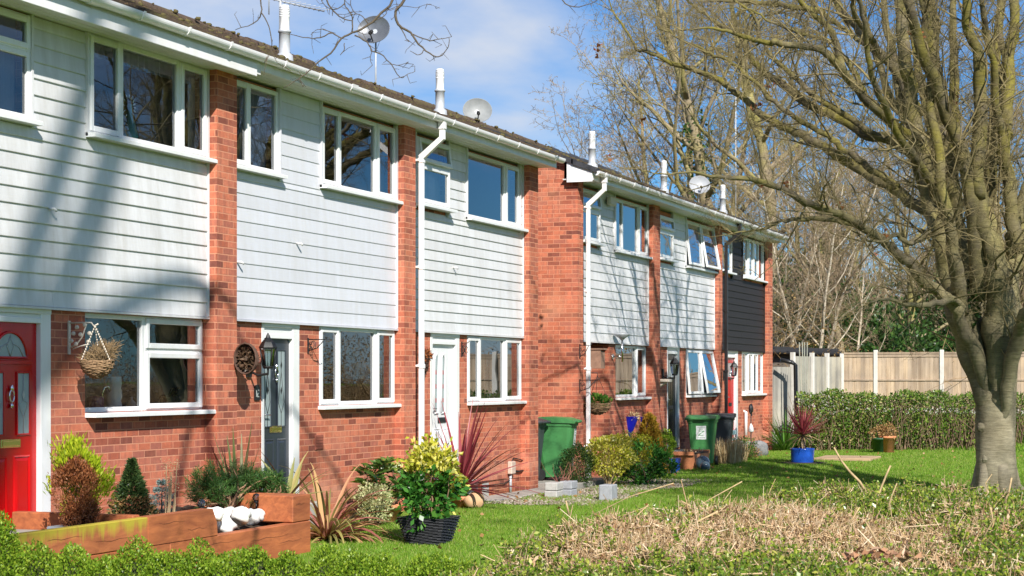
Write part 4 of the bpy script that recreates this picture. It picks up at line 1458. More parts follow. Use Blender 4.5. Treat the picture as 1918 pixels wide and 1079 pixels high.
lm_orange = leaf_mat('orange_conifer', [(0, (.20, .18, .015)), (.5, (.42, .25, .025)), (1, (.55, .30, .05))], .25)
lm_red = leaf_mat('red_cordyline', [(0, (.14, .020, .030)), (.5, (.28, .045, .058)), (1, (.42, .12, .12))], .3, .35)
lm_phorm = leaf_mat('striped_phormium', [(0, (.16, .17, .05)), (.35, (.52, .42, .14)), (.6, (.60, .28, .17)), (.8, (.44, .15, .13)), (1, (.24, .08, .06))], .3, .4)
lm_cream = leaf_mat('cream_leaf', [(0, (.18, .24, .08)), (.5, (.52, .52, .24)), (1, (.70, .68, .40))], .3)
lm_green = leaf_mat('fresh_leaf', [(0, (.05, .14, .02)), (.6, (.10, .24, .03)), (1, (.20, .33, .05))], .35)
lm_dry = leaf_mat('dry_straw', [(0, (.36, .24, .11)), (.6, (.55, .40, .20)), (1, (.70, .56, .34))], .15)
lm_brown = leaf_mat('withered_leaf', [(0, (.22, .11, .04)), (1, (.46, .28, .12))], .15)


def cone_pts(n, base, r, h, lump=.12, pw=.8):
    t = NR.uniform(0, 1, n) ** 1.5
    a = NR.uniform(0, 2 * PI, n)
    rr = r * (1 - t) ** pw * np.sqrt(NR.uniform(.35, 1, n)) * (1 + lump * np.sin(5 * a + 9 * t))
    P = np.stack([base[0] + rr * np.cos(a), base[1] + rr * np.sin(a), base[2] + h * t], 1)
    d = np.stack([np.cos(a), np.sin(a), np.full(n, .5)], 1)
    return P, d


# golden conifer with one dead brown side, in a grey tray
c = on_wall(146, 985, -.95); c.z = .05
t = empty('conifer_shrub', tuple(c), 'golden conifer with a dead rust brown front, in a low grey trough', 'shrub')
n = 9000
P, d = clump_pts(n, (c.x, c.y, .45), (.25, .22, .40), 70, .20, .75)
P[:, 2] = np.maximum(P[:, 2], .11)
dx_, dy_ = P[:, 0] - c.x, P[:, 1] - c.y
tw_ = -(dx_ * .80 + dy_ * .60); la_ = dx_ * .60 - dy_ * .80
f = (tw_ > -.02) & (P[:, 2] < .72 - 1.5 * np.abs(la_ + .03) ** 1.25) & (np.abs(la_ + .03) < .19) | (P[:, 2] < .20)
D = d * .5 + NR.normal(size=(n, 3)) * .3 + np.array([[0, 0, .9]])
V, F = leaf_arrays(P[~f], D[~f], NR.uniform(.035, .075, (~f).sum()), .015, .1); link(np_mesh('foliage', V, F), 'foliage', lm_gold, t)
P2 = P[f] - np.array([[.04, .03, 0]])
P2 = np.concatenate([P2, P2 + NR.normal(size=P2.shape) * .02, P2 + NR.normal(size=P2.shape) * .02, P2 + NR.normal(size=P2.shape) * .02])
D2 = np.concatenate([D[f]] * 4) + NR.normal(size=P2.shape) * .4
V, F = leaf_arrays(P2, D2, NR.uniform(.018, .04, len(P2)), .009, .1)
o = link(np_mesh('dead_foliage', V, F), 'dead_foliage', lm_rust, t); o['label'] = 'dead rust brown side of the conifer'
stem_tubes((c.x, c.y, .06), [(c.x + rnd.uniform(-.12, .12), c.y + rnd.uniform(-.1, .1), rnd.uniform(.3, .6)) for _ in range(9)], .014, .004).build('stem', m_twig, t)
tr = MB(); tr.box(c.x - .22, c.x + .26, c.y - .22, c.y + .18, .046, .125, .012)
tr.build('trough', M('grey_trough', (.20, .23, .26), rough=.5, var=.15), t)

# dark dwarf conifer with browning skirts
c = on_wall(247, 955, -.75); c.z = .05
t = empty('dwarf_conifer', tuple(c), 'dark green pyramid conifer with browning lower branches in the raised bed', 'shrub')
P, d = cone_pts(7500, (c.x, c.y, .06), .22, .58, .25, 1.0)
D = d + NR.normal(size=P.shape) * .45
lowm = (P[:, 2] < .30) & (NR.uniform(0, 1, len(P)) < .55)
V, F = leaf_arrays(P[~lowm], D[~lowm], NR.uniform(.028, .06, (~lowm).sum()), .014, .1); link(np_mesh('foliage', V, F), 'foliage', lm_dkcon, t)
V, F = leaf_arrays(P[lowm], D[lowm], NR.uniform(.028, .055, lowm.sum()), .013, .1); link(np_mesh('brown_foliage', V, F), 'brown_foliage', lm_brown, t)
MB().tube([(c.x, c.y, .03), (c.x + .01, c.y, .55)], [.018, .004], 6).build('trunk', m_twig, t)

# small blue spruce
c = on_wall(303, 950, -.65); c.z = .05
t = empty('blue_spruce', tuple(c), 'small blue spruce behind the dry flower stalks in the raised bed', 'shrub')
parts = []
for k, (z, r) in enumerate(((.08, .13), (.15, .12), (.22, .12), (.29, .075), (.36, .03))):
    n = 420
    a = NR.uniform(0, 2 * PI, n); q = r * np.sqrt(NR.uniform(.05, 1, n))
    P = np.stack([c.x + q * np.cos(a), c.y + q * np.sin(a), z + .03 + NR.normal(size=n) * .012], 1)
    D = np.stack([np.cos(a), np.sin(a), NR.normal(size=n) * .5 + .3], 1) + NR.normal(size=(n, 3)) * .4
    parts.append(leaf_arrays(P, D, .03, .008, .1))
V, F = join_np(parts); link(np_mesh('foliage', V, F), 'foliage', lm_blue, t)
MB().tube([(c.x, c.y, .02), (c.x, c.y, .40)], [.012, .003], 6).build('trunk', m_twig, t)

# dry flower stalks
c = on_wall(318, 955, -.9); c.z = .06
t = empty('dry_flower_stalk', tuple(c), 'pale dried flower stalks standing before the brick wall in the raised bed', 'plant')
b = MB(); hd = []
for dx, h, lean in ((-.08, .54, .02), (-.04, .36, .03), (-.01, .46, .04), (.02, .42, .05), (.05, .55, .09), (.0, .36, .06), (.02, .30, .02)):
    p0 = Vector((c.x + dx, c.y + rnd.uniform(-.04, .04), .05)); p1 = p0 + Vector((lean, 0, h))
    b.tube([p0, p0.lerp(p1, .5) + Vector((.01, 0, 0)), p1], [.008, .007, .004], 5, cap=False)
    hd.append(p1)
b.build('stem', m_tan, t)
for h in hd:
    P = np.array(h)[None] + NR.normal(size=(26, 3)) * np.array([[.025, .025, .035]])
    V, F = leaf_arrays(P, rand_dirs(len(P)), .02, .010, .2); tag(link(np_mesh('flower_head', V, F), 'flower_head', lm_dry, t), kind='stuff')


def pine_bush(base, lobes, label, n=60):
    t = empty('pine_shrub', base, label, 'shrub')
    parts = []; tips = []
    for (cx_, cy_, cz_, r) in lobes:
        for k in range(n):
            d = Vector((rnd.gauss(0, 1), rnd.gauss(0, 1), rnd.gauss(.35, .8))).normalized()
            p = Vector((cx_, cy_, cz_)) + d * r * rnd.uniform(.25, .95)
            tips.append(p)
            m = 46
            ax = (d + Vector((0, 0, .5))).normalized()
            s_ = NR.uniform(-.07, .05, m)[:, None]
            P = np.array(p)[None] + np.array(ax)[None] * s_
            D = np.array(ax)[None] * .8 + rand_dirs(m) * .9
            parts.append(leaf_arrays(P, D, NR.uniform(.05, .085, m), .006, 0))
    V, F = join_np(parts)
    link(np_mesh('foliage', V, F), 'foliage', lm_pine, t)
    stem_tubes(base, rnd.sample(tips, min(34, len(tips))), .016, .004, bend=.07).build('stem', M('pine_stem', (.34, .19, .11), rough=.9, var=.25), t)
    return t


c = on_wall(425, 960, -.72); c.z = .05
pine_bush(tuple(c), [(c.x - .38, c.y, .26, .26), (c.x - .05, c.y + .05, .30, .26), (c.x + .40, c.y, .28, .26), (c.x + .70, c.y, .24, .2)], 'spreading dark green mountain pine above the white stones', 64)
c = on_wall(510, 955, -.85); c.z = .05
pine_bush(tuple(c), [(c.x, c.y, .16, .17), (c.x - .02, c.y, .30, .12)], 'small upright dark pine at the corner of the raised bed', 30)


def sword_plant(name, label, cat, base, n, zlo, zhi, L, wd, droop, mat, trunk=None, group=None, seg=6, extra=None):
    t = empty(name, base, label, cat, group)
    hb = (base[0], base[1], base[2] + (trunk or 0))
    ds = dirs_cone(n, zlo, zhi)
    V, F = sword_arrays(hb, ds, [L * rnd.uniform(.7, 1.1) for _ in ds], wd, [droop * rnd.uniform(.4, 1.4) for _ in ds], seg)
    link(np_mesh('foliage', V, F), 'foliage', mat, t)
    if trunk:
        MB().tube([base, (base[0], base[1], hb[2] + .03)], [.045, .035], 8, wob=.1).build('trunk', m_twig, t)
    return t


c = on_wall(448, 900, -.45); c.z = -.05
sword_plant('phormium', 'upright green phormium with dark spiky tips behind the mountain pine', 'plant', tuple(c), 11, .88, .99, .95, .055, .15, leaf_mat('green_phormium', [(0, (.07, .10, .03)), (.7, (.22, .26, .10)), (1, (.13, .05, .04))], .2))
c = on_wall(540, 935, -.95); c.z = .10
sword_plant('phormium', 'cream striped phormium leaning over the corner sleeper', 'plant', tuple(c), 16, .25, .95, .62, .055, .9, leaf_mat('cream_phormium', [(0, (.16, .18, .05)), (.5, (.45, .42, .16)), (.8, (.34, .16, .09)), (1, (.14, .07, .04))], .25))
c = on_wall(612, 985, -1.0); c.z = GZ
sword_plant('phormium', 'drooping pink and yellow phormium on the lawn right of the raised bed', 'plant', tuple(c), 130, .15, .92, 1.12, .042, 2.7, lm_phorm, seg=8)
# a fallen terracotta pot in the bed
c = on_wall(502, 965, -.95)
t = MB(); t.lathe([(.001, .0), (.07, .0), (.10, .17), (.115, .17), (.115, .21), (.10, .21), (.09, .18), (.06, .02), (.001, .02)], c, 16, rot=Quaternion((1, 0, 0), 1.2).to_matrix())
tag(t.build('terracotta_pot', m_terra, origin=tuple(c)), 'fallen terracotta pot in the raised bed right of the white stones', 'pot')


def pot(mb, c, rb, rt, h, rim=.012, sides=20):
    mb.lathe([(.001, 0), (rb, 0), (rt, h - .05), (rt + rim, h - .05), (rt + rim, h), (rt - .012, h), (rt - .02, h - .06), (rb * .9, .05), (.001, .05)], c, sides)
    return mb


# pots by the wall of the second house
c = on_ground(700, 977)
c = on_wall(698, 900, -.75); c.z = GZ
t = bush('euonymus', 'small cream variegated euonymus in a dark pot by the brick wall', 'potted plant', (c.x, c.y, c.z), [((0, 0, .36), (.25, .22, .16), 1), ((-.08, -.08, .22), (.22, .2, .14), .6)], .040, .024, lm_cream, 1500, None, 6)
pot(MB(), (c.x + .06, c.y + .05, GZ), .12, .16, .27).build('pot', m_bingrey, t)
c = on_wall(728, 900, -.62); c.z = GZ
t = empty('rhododendron', tuple(c), 'leggy rhododendron with whorled leaves in a terracotta pot', 'potted plant')
parts = []; tips = []
for k in range(52):
    tip = Vector((c.x + rnd.uniform(-.40, .30), c.y + rnd.uniform(-.3, .3), GZ + rnd.uniform(.34, .80)))
    tips.append(tip)
    m = 11
    a = np.linspace(0, 2 * PI, m, endpoint=False) + rnd.random()
    D = np.stack([np.cos(a), np.sin(a), NR.uniform(-.15, .55, m)], 1)
    parts.append(leaf_arrays(np.repeat(np.array(tip)[None], m, 0), D, NR.uniform(.10, .16, m), .042, .18))
V, F = join_np(parts); link(np_mesh('foliage', V, F), 'foliage', leaf_mat('rhododendron_leaf', [(0, (.04, .10, .02)), (.6, (.10, .19, .035)), (1, (.26, .32, .05))], .25, .3, .5), t)
stem_tubes((c.x, c.y, GZ + .15), rnd.sample(tips, 22), .010, .004).build('stem', m_twig, t)
pot(MB(), tuple(c), .12, .17, .24).build('pot', m_terra, t)

# the big laurel in a black woven tub
c = on_ground(803, 1019)
t = empty('potted_laurel', tuple(c), 'large yellow and green euonymus in a tapering black woven tub on the lawn', 'potted plant')
parts = []
P, d = clump_pts(1700, (c.x, c.y, GZ + .68), (.38, .35, .46), 46, .24, .5)
top = (P[:, 2] > GZ + .72 + .5 * (c.x - P[:, 0])) | ((P[:, 0] > c.x + .10) & (NR.uniform(0, 1, len(P)) < .7))
D = d * .8 + NR.normal(size=P.shape) * .5 + np.array([[0, -.1, .25]])
V, F = leaf_arrays(P[~top], D[~top], NR.uniform(.07, .12, (~top).sum()), NR.uniform(.04, .06, (~top).sum()), .18)
link(np_mesh('foliage', V, F), 'foliage', lm_laurel, t)
Pt = np.concatenate([P[top], P[top] + NR.normal(size=P[top].shape) * .03]); Dt = np.concatenate([D[top]] * 2) + NR.normal(size=Pt.shape) * .5
V, F = leaf_arrays(Pt, Dt, NR.uniform(.05, .085, len(Pt)), NR.uniform(.03, .045, len(Pt)), .18)
link(np_mesh('yellow_foliage', V, F), 'yellow_foliage', lm_yellow, t)
stem_tubes((c.x, c.y, GZ + .2), [(c.x + rnd.uniform(-.25, .25), c.y + rnd.uniform(-.25, .25), GZ + rnd.uniform(.5, 1.0)) for _ in range(14)], .012, .004).build('stem', m_twig, t)
b = MB()
nrow, sg = 26, 40
for i in range(nrow):
    z0, z1 = .0 + .30 * i / nrow, .30 * (i + 1) / nrow
    def sq(a, s_):
        q = max(abs(math.cos(a)), abs(math.sin(a)))
        k = s_ / q ** .85
        return (k * math.cos(a), k * math.sin(a))
    for k in range(sg):
        a0, a1 = 2 * PI * k / sg + .4, 2 * PI * (k + 1) / sg + .4
        s0 = .20 + .085 * i / nrow; s1 = .20 + .085 * (i + 1) / nrow
        e = .007 * math.sin(i * 2.4 + k * 1.1)
        p0, p1 = sq(a0, s0 + e + .006), sq(a1, s0 + e + .006)
        q0, q1 = sq(a0, s1 + e - .004), sq(a1, s1 + e - .004)
        b.poly([(c.x + p0[0], c.y + p0[1], GZ + z0), (c.x + p1[0], c.y + p1[1], GZ + z0), (c.x + q1[0], c.y + q1[1], GZ + z1), (c.x + q0[0], c.y + q0[1], GZ + z1)])
for k in range(sg):
    a0, a1 = 2 * PI * k / sg + .4, 2 * PI * (k + 1) / sg + .4
    p0, p1, q0, q1 = sq(a0, .295), sq(a1, .295), sq(a0, .265), sq(a1, .265)
    b.poly([(c.x + p0[0], c.y + p0[1], GZ + .30), (c.x + p1[0], c.y + p1[1], GZ + .30), (c.x + q1[0], c.y + q1[1], GZ + .30), (c.x + q0[0], c.y + q0[1], GZ + .30)])
    b.poly([(c.x + q0[0], c.y + q0[1], GZ + .30), (c.x + q1[0], c.y + q1[1], GZ + .30), (c.x + q1[0] * .9, c.y + q1[1] * .9, GZ + .24), (c.x + q0[0] * .9, c.y + q0[1] * .9, GZ + .24)])
b.build('tub', M('black_weave', (.022, .023, .026), rough=.5, var=.4, scale=30), t)
b = MB(); b.lathe([(.001, .245), (.24, .245)], tuple(c), 16); b.build('soil', m_soil, t)

# ------------------------------------------------------------------ third house: cordyline, stones, cable and box
c = on_wall(863, 900, -.55); c.z = GZ + .02
t = sword_plant('cordyline', 'arching dark red cordyline beside the white front door', 'plant', (c.x, c.y, c.z + .12), 120, -.05, .97, 1.22, .05, .8, lm_red, .14, seg=7)
pot(MB(), (c.x, c.y, c.z - .02), .14, .17, .18).build('pot', m_terra, t)
st = MB(); cc = on_wall(875, 924, -.75)
st.lathe([(.001, 0), (.07, 0), (.11, .18), (.125, .18), (.125, .23), (.11, .23), (.10, .19), (.06, .03)], (cc.x, cc.y, GZ + .12), 16, rot=Quaternion((.3, 1, 0), 1.5).to_matrix())
tag(st.build('terracotta_pot', M('buff_terracotta', (.58, .36, .20), rough=.85, var=.15), origin=(cc.x, cc.y, GZ)), 'buff clay pot lying on its side under the red cordyline', 'pot')
m_block = M('pale_concrete_block', (.40, .39, .37), rough=.95, var=.15, scale=12, bump=.4)
m_blockg = M('grey_concrete_block', (.30, .31, .33), rough=.95, var=.15, scale=12, bump=.4)
for k, (px, py, rz, mt, lab, nb_) in enumerate(((898, 932, .3, m_block, 'white weathered block beside the buff clay pot', 1), (1037, 934, .5, m_block, 'pale stacked block left of the twiggy shrub on the gravel', 2), (1064, 931, -.2, m_blockg, 'grey stacked brick pair right of the twiggy shrub on the gravel', 2), (1139, 938, .1, m_blockg, 'dark grey block at the gravel edge under the yellow shrub', 1))):
    c = on_ground(px, py)
    t = empty('concrete_block', (c.x, c.y, GZ), lab, 'block', 'concrete blocks along the gravel', rz)
    for q in range(nb_):
        b = MB(); h_ = .24 / nb_
        b.box(c.x - .15 + .02 * q, c.x + .15 + .02 * q, c.y - .10, c.y + .10, GZ + .002 + q * (h_ + .004), GZ + .002 + q * (h_ + .004) + h_, .012)
        b.build('block', mt, t)
# a box on the wall with cables
c = on_wall(957, 876, -.03)
t = empty('junction_box', (c.x, 0, c.z), 'beige junction box with black cables low on the wall of the white-door house', 'junction box')
b = MB(); b.box(c.x - .09, c.x + .09, -.08, -.001, c.z - .10, c.z + .10, .012); b.build('cover', M('beige_plastic', (.56, .44, .36), rough=.5, var=.08), t)
b = MB(); pts = [on_wall(px, py, -.025) for px, py in ((958, 866), (962, 858), (972, 860), (985, 865), (992, 866))]; b.tube(pts, .010, 5)
b.tube([on_wall(px, py, -.03) for px, py in ((962, 882), (972, 883), (985, 880), (992, 881))], .018, 5)
b.tube([on_wall(px, py, -.025) for px, py in ((956, 890), (957, 898), (945, 905), (925, 908), (905, 910), (890, 908))], .008, 5)
b.build('cable', m_black, t)
b = MB(); b.tube([(c.x - .02, -.03, c.z - .1), (c.x - .02, -.03, GZ + .02)], .022, 8); b.build('conduit', m_flue, t)
# twiggy shrub between the blocks
c = on_ground(1052, 930)
t = empty('bare_shrub', tuple(c), 'leafless reddish twiggy shrub between the concrete blocks', 'shrub')
stem_tubes(tuple(c), [(c.x + rnd.uniform(-.3, .3), c.y + rnd.uniform(-.25, .25), GZ + rnd.uniform(.2, .55)) for _ in range(26)], .006, .002, bend=.06, sides=4).build('stem', M('red_twig', (.26, .10, .07), rough=.9, var=.2), t)

# ------------------------------------------------------------------ wheelie bins
def bin_make(name, label, mat, loc, rz, group, sticker=True):
    t = empty(name, (0, 0, 0), label, 'wheelie bin', group)
    b = MB()
    lo = [(-.20, -.24), (.20, -.24), (.20, .20), (-.20, .20)]
    hi = [(-.275, -.32), (.275, -.32), (.275, .33), (-.275, .33)]
    def ringz(t_, z, e=0):
        r = []
        for (x0, y0), (x1, y1) in zip(lo, hi):
            r.append(((x0 + (x1 - x0) * t_) * (1 + e), (y0 + (y1 - y0) * t_) * (1 + e), z))
        # chamfered corners
        o = []
        for i in range(4):
            p, q, s_ = Vector(r[i - 1]), Vector(r[i]), Vector(r[(i + 1) % 4])
            for k_, w_ in ((p, .07), (s_, .07)):
                o.append(tuple(q + (k_ - q).normalized() * w_))
            m_ = q + ((p - q).normalized() + (s_ - q).normalized()) * .022
            o.insert(-1, tuple(m_))
        return o
    rings = [ringz(0, .06), ringz(.02, .09), ringz(.55, .55), ringz(.93, .90), ringz(.94, .905, .05), ringz(1, .96, .05)]
    for a, c_ in zip(rings, rings[1:]):
        n_ = len(a)
        for i in range(n_):
            j = (i + 1) % n_
            b.poly([a[i], a[j], c_[j], c_[i]], False)
    b.poly(rings[0][::-1])
    b.build('body', mat, t)
    l = MB()
    prof = [(-.37, .955), (-.385, .985), (-.37, 1.0), (-.20, 1.045), (.10, 1.06), (.32, 1.05), (.40, 1.03), (.40, .985), (.35, .975)]
    l.prism(prof[::-1], 'x', -.31, .31)
    l.box(-.12, .12, -.41, -.372, .965, .995, .008)
    l.build('lid', mat, t)
    h = MB(); h.tube([(-.25, .38, .93), (-.25, .44, .96), (.25, .44, .96), (.25, .38, .93)], .018, 8); h.build('handle', mat, t)
    for s_ in (-1, 1):
        w_ = MB(); w_.tube([(s_ * .23, .23, .105), (s_ * .285, .23, .105)], .10, 16); w_.build('wheel', m_black, t)
    if sticker:
        for (xa, xb, za, zb, ty) in ((-.02, .17, .58, .86, .80), (-.02, .16, .22, .40, .3)) if sticker == 2 else ((-.09, .12, .56, .84, .80),):
            s_ = MB()
            def fy(z): return -.24 - .08 * (z - .06) / .90 - .0035
            s_.poly([(xa, fy(za), za), (xb, fy(za), za), (xb, fy(zb), zb), (xa, fy(zb), zb)])
            so_ = s_.build('sticker', m_sticker, t)
            k_ = MB()
            hh_ = zb - za
            for (u0, v0, u1, v1, tk) in ((.12, .12, .88, .12, .03), (.2, .30, .8, .62, .06), (.2, .30, .75, .32, .05), (.25, .62, .8, .62, .05), (.3, .76, .7, .76, .04), (.12, .9, .88, .9, .02)):
                A_ = Vector((xa + (xb - xa) * u0, 0, za + hh_ * v0)); B_ = Vector((xa + (xb - xa) * u1, 0, za + hh_ * v1))
                dn = (B_ - A_).normalized(); pr = Vector((-dn.z, 0, dn.x)) * tk * hh_ * .5
                q_ = [A_ + pr, A_ - pr, B_ - pr, B_ + pr]
                k_.poly([(p.x, fy(p.z) - .002, p.z) for p in q_])
            k_.build('sticker_print', m_stickink, so_)
    t.location = loc
    t.rotation_euler = (0, 0, rz)
    return t


BG = 'wheelie bins'
bin_make('wheelie_bin', 'green wheelie bin in the alley between the two rows', m_bin, (28.95, -.10, -.285), math.radians(8), BG, 2)
bin_make('wheelie_bin', 'dark grey wheelie bin half hidden behind the corner of the alley', m_bingrey, (28.25, .24, -.285), 0, BG, False)
bin_make('wheelie_bin', 'green wheelie bin standing between the black door and the terracotta trough', m_bin, (on_wall(1316, 800, -.52).x, -.52, GZ), math.radians(-84), BG, 1)
bin_make('wheelie_bin', 'dark grey wheelie bin behind the green one near the red far door', m_bingrey, (on_wall(1350, 800, -.42).x, -.42, GZ), math.radians(-80), BG, False)
c = on_wall(1077, 800, .3)
tag(MB().box(29.86, 29.95, -.08, .05, -.28, .32, .01).build('timber_post', wood_mat('grey_post', (.05, .045, .04), (.12, .10, .08)), origin=(29.9, 0, -.28)), 'short weathered post against the alley wall', 'post')

# ------------------------------------------------------------------ shrubs before the fourth house
def gp(px, py): 
    v = on_ground(px, py); return v
c = on_wall(1082, 900, -.6); c.z = GZ
bush('box_ball', 'dark green rounded box shrub beside the alley bins', 'shrub', tuple(c), [((0, 0, .38), (.27, .27, .38), 1)], .03, .018, lm_boxdark, 5000, None, 10, shell=.6)
c = on_wall(1141, 900, -1.0); c.z = GZ
bush('golden_euonymus', 'rounded golden yellow variegated shrub on the gravel', 'shrub', tuple(c), [((0, 0, .54), (.42, .42, .31), 1)], .05, .03, lm_yellow, 4200, m_tan, 20, shell=.55)
c = on_wall(1203, 900, -1.35); c.z = GZ
bush('mahonia', 'dark glossy shrub with divided leaves at the edge of the lawn', 'shrub', tuple(c), [((.0, 0, .36), (.40, .38, .36), 1), ((-.1, .2, .20), (.35, .3, .22), .4), ((.2, -.35, .34), (.22, .22, .22), .3)], .075, .035, lm_laurel, 2600, None, 16, shell=.3, clump=22)
c = on_wall(1188, 900, -.5); c.z = GZ
bush('box_ball', 'yellow green clipped ball left of the orange cone conifer', 'shrub', tuple(c), [((0, 0, .42), (.42, .36, .40), 1)], .035, .02, lm_olive, 5200, None, 8, shell=.6)
c = on_wall(1216, 900, -.5); c.z = GZ
t = empty('cone_conifer', tuple(c), 'tall orange tinged cone conifer below the blue wall cones', 'shrub')
P, d = cone_pts(6500, (c.x, c.y, GZ + .02), .36, 1.10, .1, .55)
V, F = leaf_arrays(P, d * .5 + NR.normal(size=P.shape) * .4 + np.array([[0, 0, .7]]), NR.uniform(.05, .09, len(P)), .024, .1); link(np_mesh('foliage', V, F), 'foliage', lm_orange, t)
MB().tube([tuple(c), (c.x, c.y, GZ + .9)], [.03, .008], 6).build('trunk', m_twig, t)
c = on_wall(1240, 900, -.5); c.z = GZ
t = bush('box_ball', 'bright green clipped ball in a blue trough by the black door', 'potted plant', (c.x, c.y, GZ), [((0, 0, .54), (.36, .27, .27), 1)], .035, .02, lm_box, 4200, None, 8, shell=.6)
b = MB(); b.prism([(-.42, 0), (.42, 0), (.47, .22), (.50, .22), (.50, .28), (-.50, .28), (-.50, .22), (-.47, .22)], 'y', -.2, .2); b.v = grp(b.v, (c.x - .05, c.y - .05, GZ)); b.build('trough', m_bluepot, t)
c = on_wall(1291, 900, -.6); c.z = GZ
t = empty('terracotta_trough', tuple(c), 'long terracotta trough of bare soil beside the blue trough', 'planter')
b = MB(); b.prism([(-.52, 0), (.52, 0), (.60, .30), (.64, .30), (.64, .37), (.58, .37), (.56, .32), (-.56, .32), (-.58, .37), (-.64, .37), (-.64, .30), (-.60, .30)], 'y', -.26, .26); b.v = grp(b.v, tuple(c)); b.build('trough', m_terra, t)
b = MB(); b.box(c.x - .55, c.x + .55, c.y - .27, c.y + .27, GZ + .321, GZ + .34, .01); b.build('soil', m_soil, t)
P = np.stack([NR.uniform(c.x - .5, c.x + .5, 60), NR.uniform(c.y - .2, c.y + .2, 60), np.full(60, GZ + .335)], 1)
V, F = leaf_arrays(P, NR.normal(size=(60, 3)) * .5 + np.array([[0, 0, 1]]), NR.uniform(.04, .12, 60), .02); link(np_mesh('foliage', V, F), 'foliage', lm_dry, t)
m_ball = M('grey_glazed_ball', (.07, .11, .14), rough=.2, var=.2, scale=10, coat=.4)
for k, (dx, dy, r, lab) in enumerate(((-.55, -.42, .15, 'large grey glazed ball leaning on the terracotta trough'), (-.85, -.55, .10, 'small grey glazed ball in front of the larger one'))):
    q = (c.x + dx, c.y + dy, GZ + r)
    tag(MB().blob(q, (r, r, r), 16, 12, 0).build('glazed_ball', m_ball, origin=q), lab, 'garden ball', 'grey garden balls')
# dry grasses by the far bins and the path light
c = on_wall(1368, 900, -.85); c.z = GZ
t = empty('dry_grass_clump', tuple(c), 'tuft of tan dry stems before the dark grey bin', 'plant')
P = np.stack([NR.uniform(c.x - .6, c.x + .6, 700), NR.uniform(c.y - .25, c.y + .25, 700), np.full(700, GZ)], 1)
V, F = leaf_arrays(P, NR.normal(size=(700, 3)) * .14 + np.array([[0, 0, 1]]), NR.uniform(.3, .62, 700), .016, .05); link(np_mesh('stalk', V, F), 'stalk', lm_dry, t)
c = on_wall(1390, 900, -.7); c.z = GZ
bush('low_shrub', 'small green shrub below the red far door', 'shrub', tuple(c), [((0, 0, .26), (.40, .3, .28), 1)], .06, .02, lm_green, 900, None, 8)
c = on_wall(1403, 900, -.6); c.z = GZ
bush('withered_fern', 'rusty orange withered plant left of the stone by the far house', 'plant', tuple(c), [((0, 0, .12), (.38, .25, .14), 1)], .09, .02, lm_brown, 420, None, 4)
c = on_wall(1420, 846, -.6)
tag(MB().blob((c.x, c.y, GZ + .16), (.32, .22, .22), 14, 10, .12).build('boulder', M('grey_boulder', (.24, .235, .23), rough=.9, var=.2, scale=6, bump=.5), origin=(c.x, c.y, GZ)), 'grey boulder against the wall of the far end house', 'stone')
t = empty('garden_ornament', (c.x - .3, c.y + .1, GZ), 'white solar lamp with a black bird finial by the far house wall', 'garden light')
MB().lathe([(.001, .80), (.05, .70), (.07, .60), (.03, .58)], (c.x - .3, c.y + .1, GZ), 12).build('lamp_shade', m_sticker, t)
MB().tube([(c.x - .3, c.y + .1, GZ), (c.x - .3, c.y + .1, GZ + 1.05)], .012, 6).blob((c.x - .3, c.y + .1, GZ + 1.12), (.07, .05, .12), 8, 6, .2).tube([(c.x - .3 + .1 * math.cos(a), c.y + .1, GZ + .98 + .1 * math.sin(a)) for a in [PI * k / 8 - .3 for k in range(9)]], .012, 5).build('finial', m_black, t)
b = MB(); xw = on_wall(1393, 800).x; b.tube([(xw, -.05, on_wall(1393, 815).z), (xw, -.05, on_wall(1393, 772).z), (xw, .02, on_wall(1393, 770).z)], .04, 8)
tag(b.build('waste_pipe', m_gutter, origin=(xw, -.05, GZ)), 'short white waste pipe on the wall under the four-light window', 'pipe')
b = MB(); q = on_wall(1360, 900, -.5); q.z = .22; b.box(q.x - .06, q.x + .75, q.y - .05, q.y + .05, q.z - .05, q.z + .05, .01); b.box(q.x - .06, q.x + .06, q.y - .05, q.y + .05, GZ, q.z - .051, .01)
tag(b.build('hose_bracket', M('pale_blue_plastic', (.42, .60, .62), rough=.5, var=.08), origin=(q.x, q.y, GZ)), 'pale blue plastic rail before the red far door', 'rail')

# ------------------------------------------------------------------ far lawn: blue tub with cordyline, slab, pots
c = on_ground(1503, 868)
t = sword_plant('potted_cordyline', 'spiky dark red cordyline in a bright blue tub on the far lawn', 'potted plant', (c.x, c.y, GZ + .28), 130, .12, .99, .74, .034, .28, lm_red, .34, seg=5)
ds = dirs_cone(40, -.5, .35)
V, F = sword_arrays((c.x, c.y, GZ + .60), ds, [rnd.uniform(.35, .55) for _ in ds], .032, [rnd.uniform(.8, 2.4) for _ in ds], 6)
V[:, 2] = np.maximum(V[:, 2], GZ + .33)
link(np_mesh('dead_foliage', V, F), 'dead_foliage', lm_dry, t)
pr = [(.001, .004), (.235, .004)]
for k in range(6): pr += [(.240 + .002 * k, .014 + k * .046), (.244 + .002 * k, .036 + k * .046)]
pr += [(.262, .30), (.262, .325), (.240, .325), (.235, .29), (.001, .29)]
MB().lathe(pr, tuple(c), 30).build('tub', m_bluepot, t)
so_ = MB(); so_.lathe([(.001, .03), (.50, .025), (.58, -.01)], (c.x + .05, c.y, GZ), 24, rot=None); tag(so_.build('soil_ring', m_soil), kind='structure')
c = on_ground(1588, 862)
m_mh = M('rusty_slab', (.42, .29, .17), rough=.9, var=.2, scale=7)
tag(MB().box(c.x - .75, c.x + .75, c.y - .62, c.y + .62, GZ + .003, GZ + .075, .015).build('manhole_cover', m_mh, origin=tuple(c)), 'flat sandy slab lying on the lawn before the far hedge', 'slab')
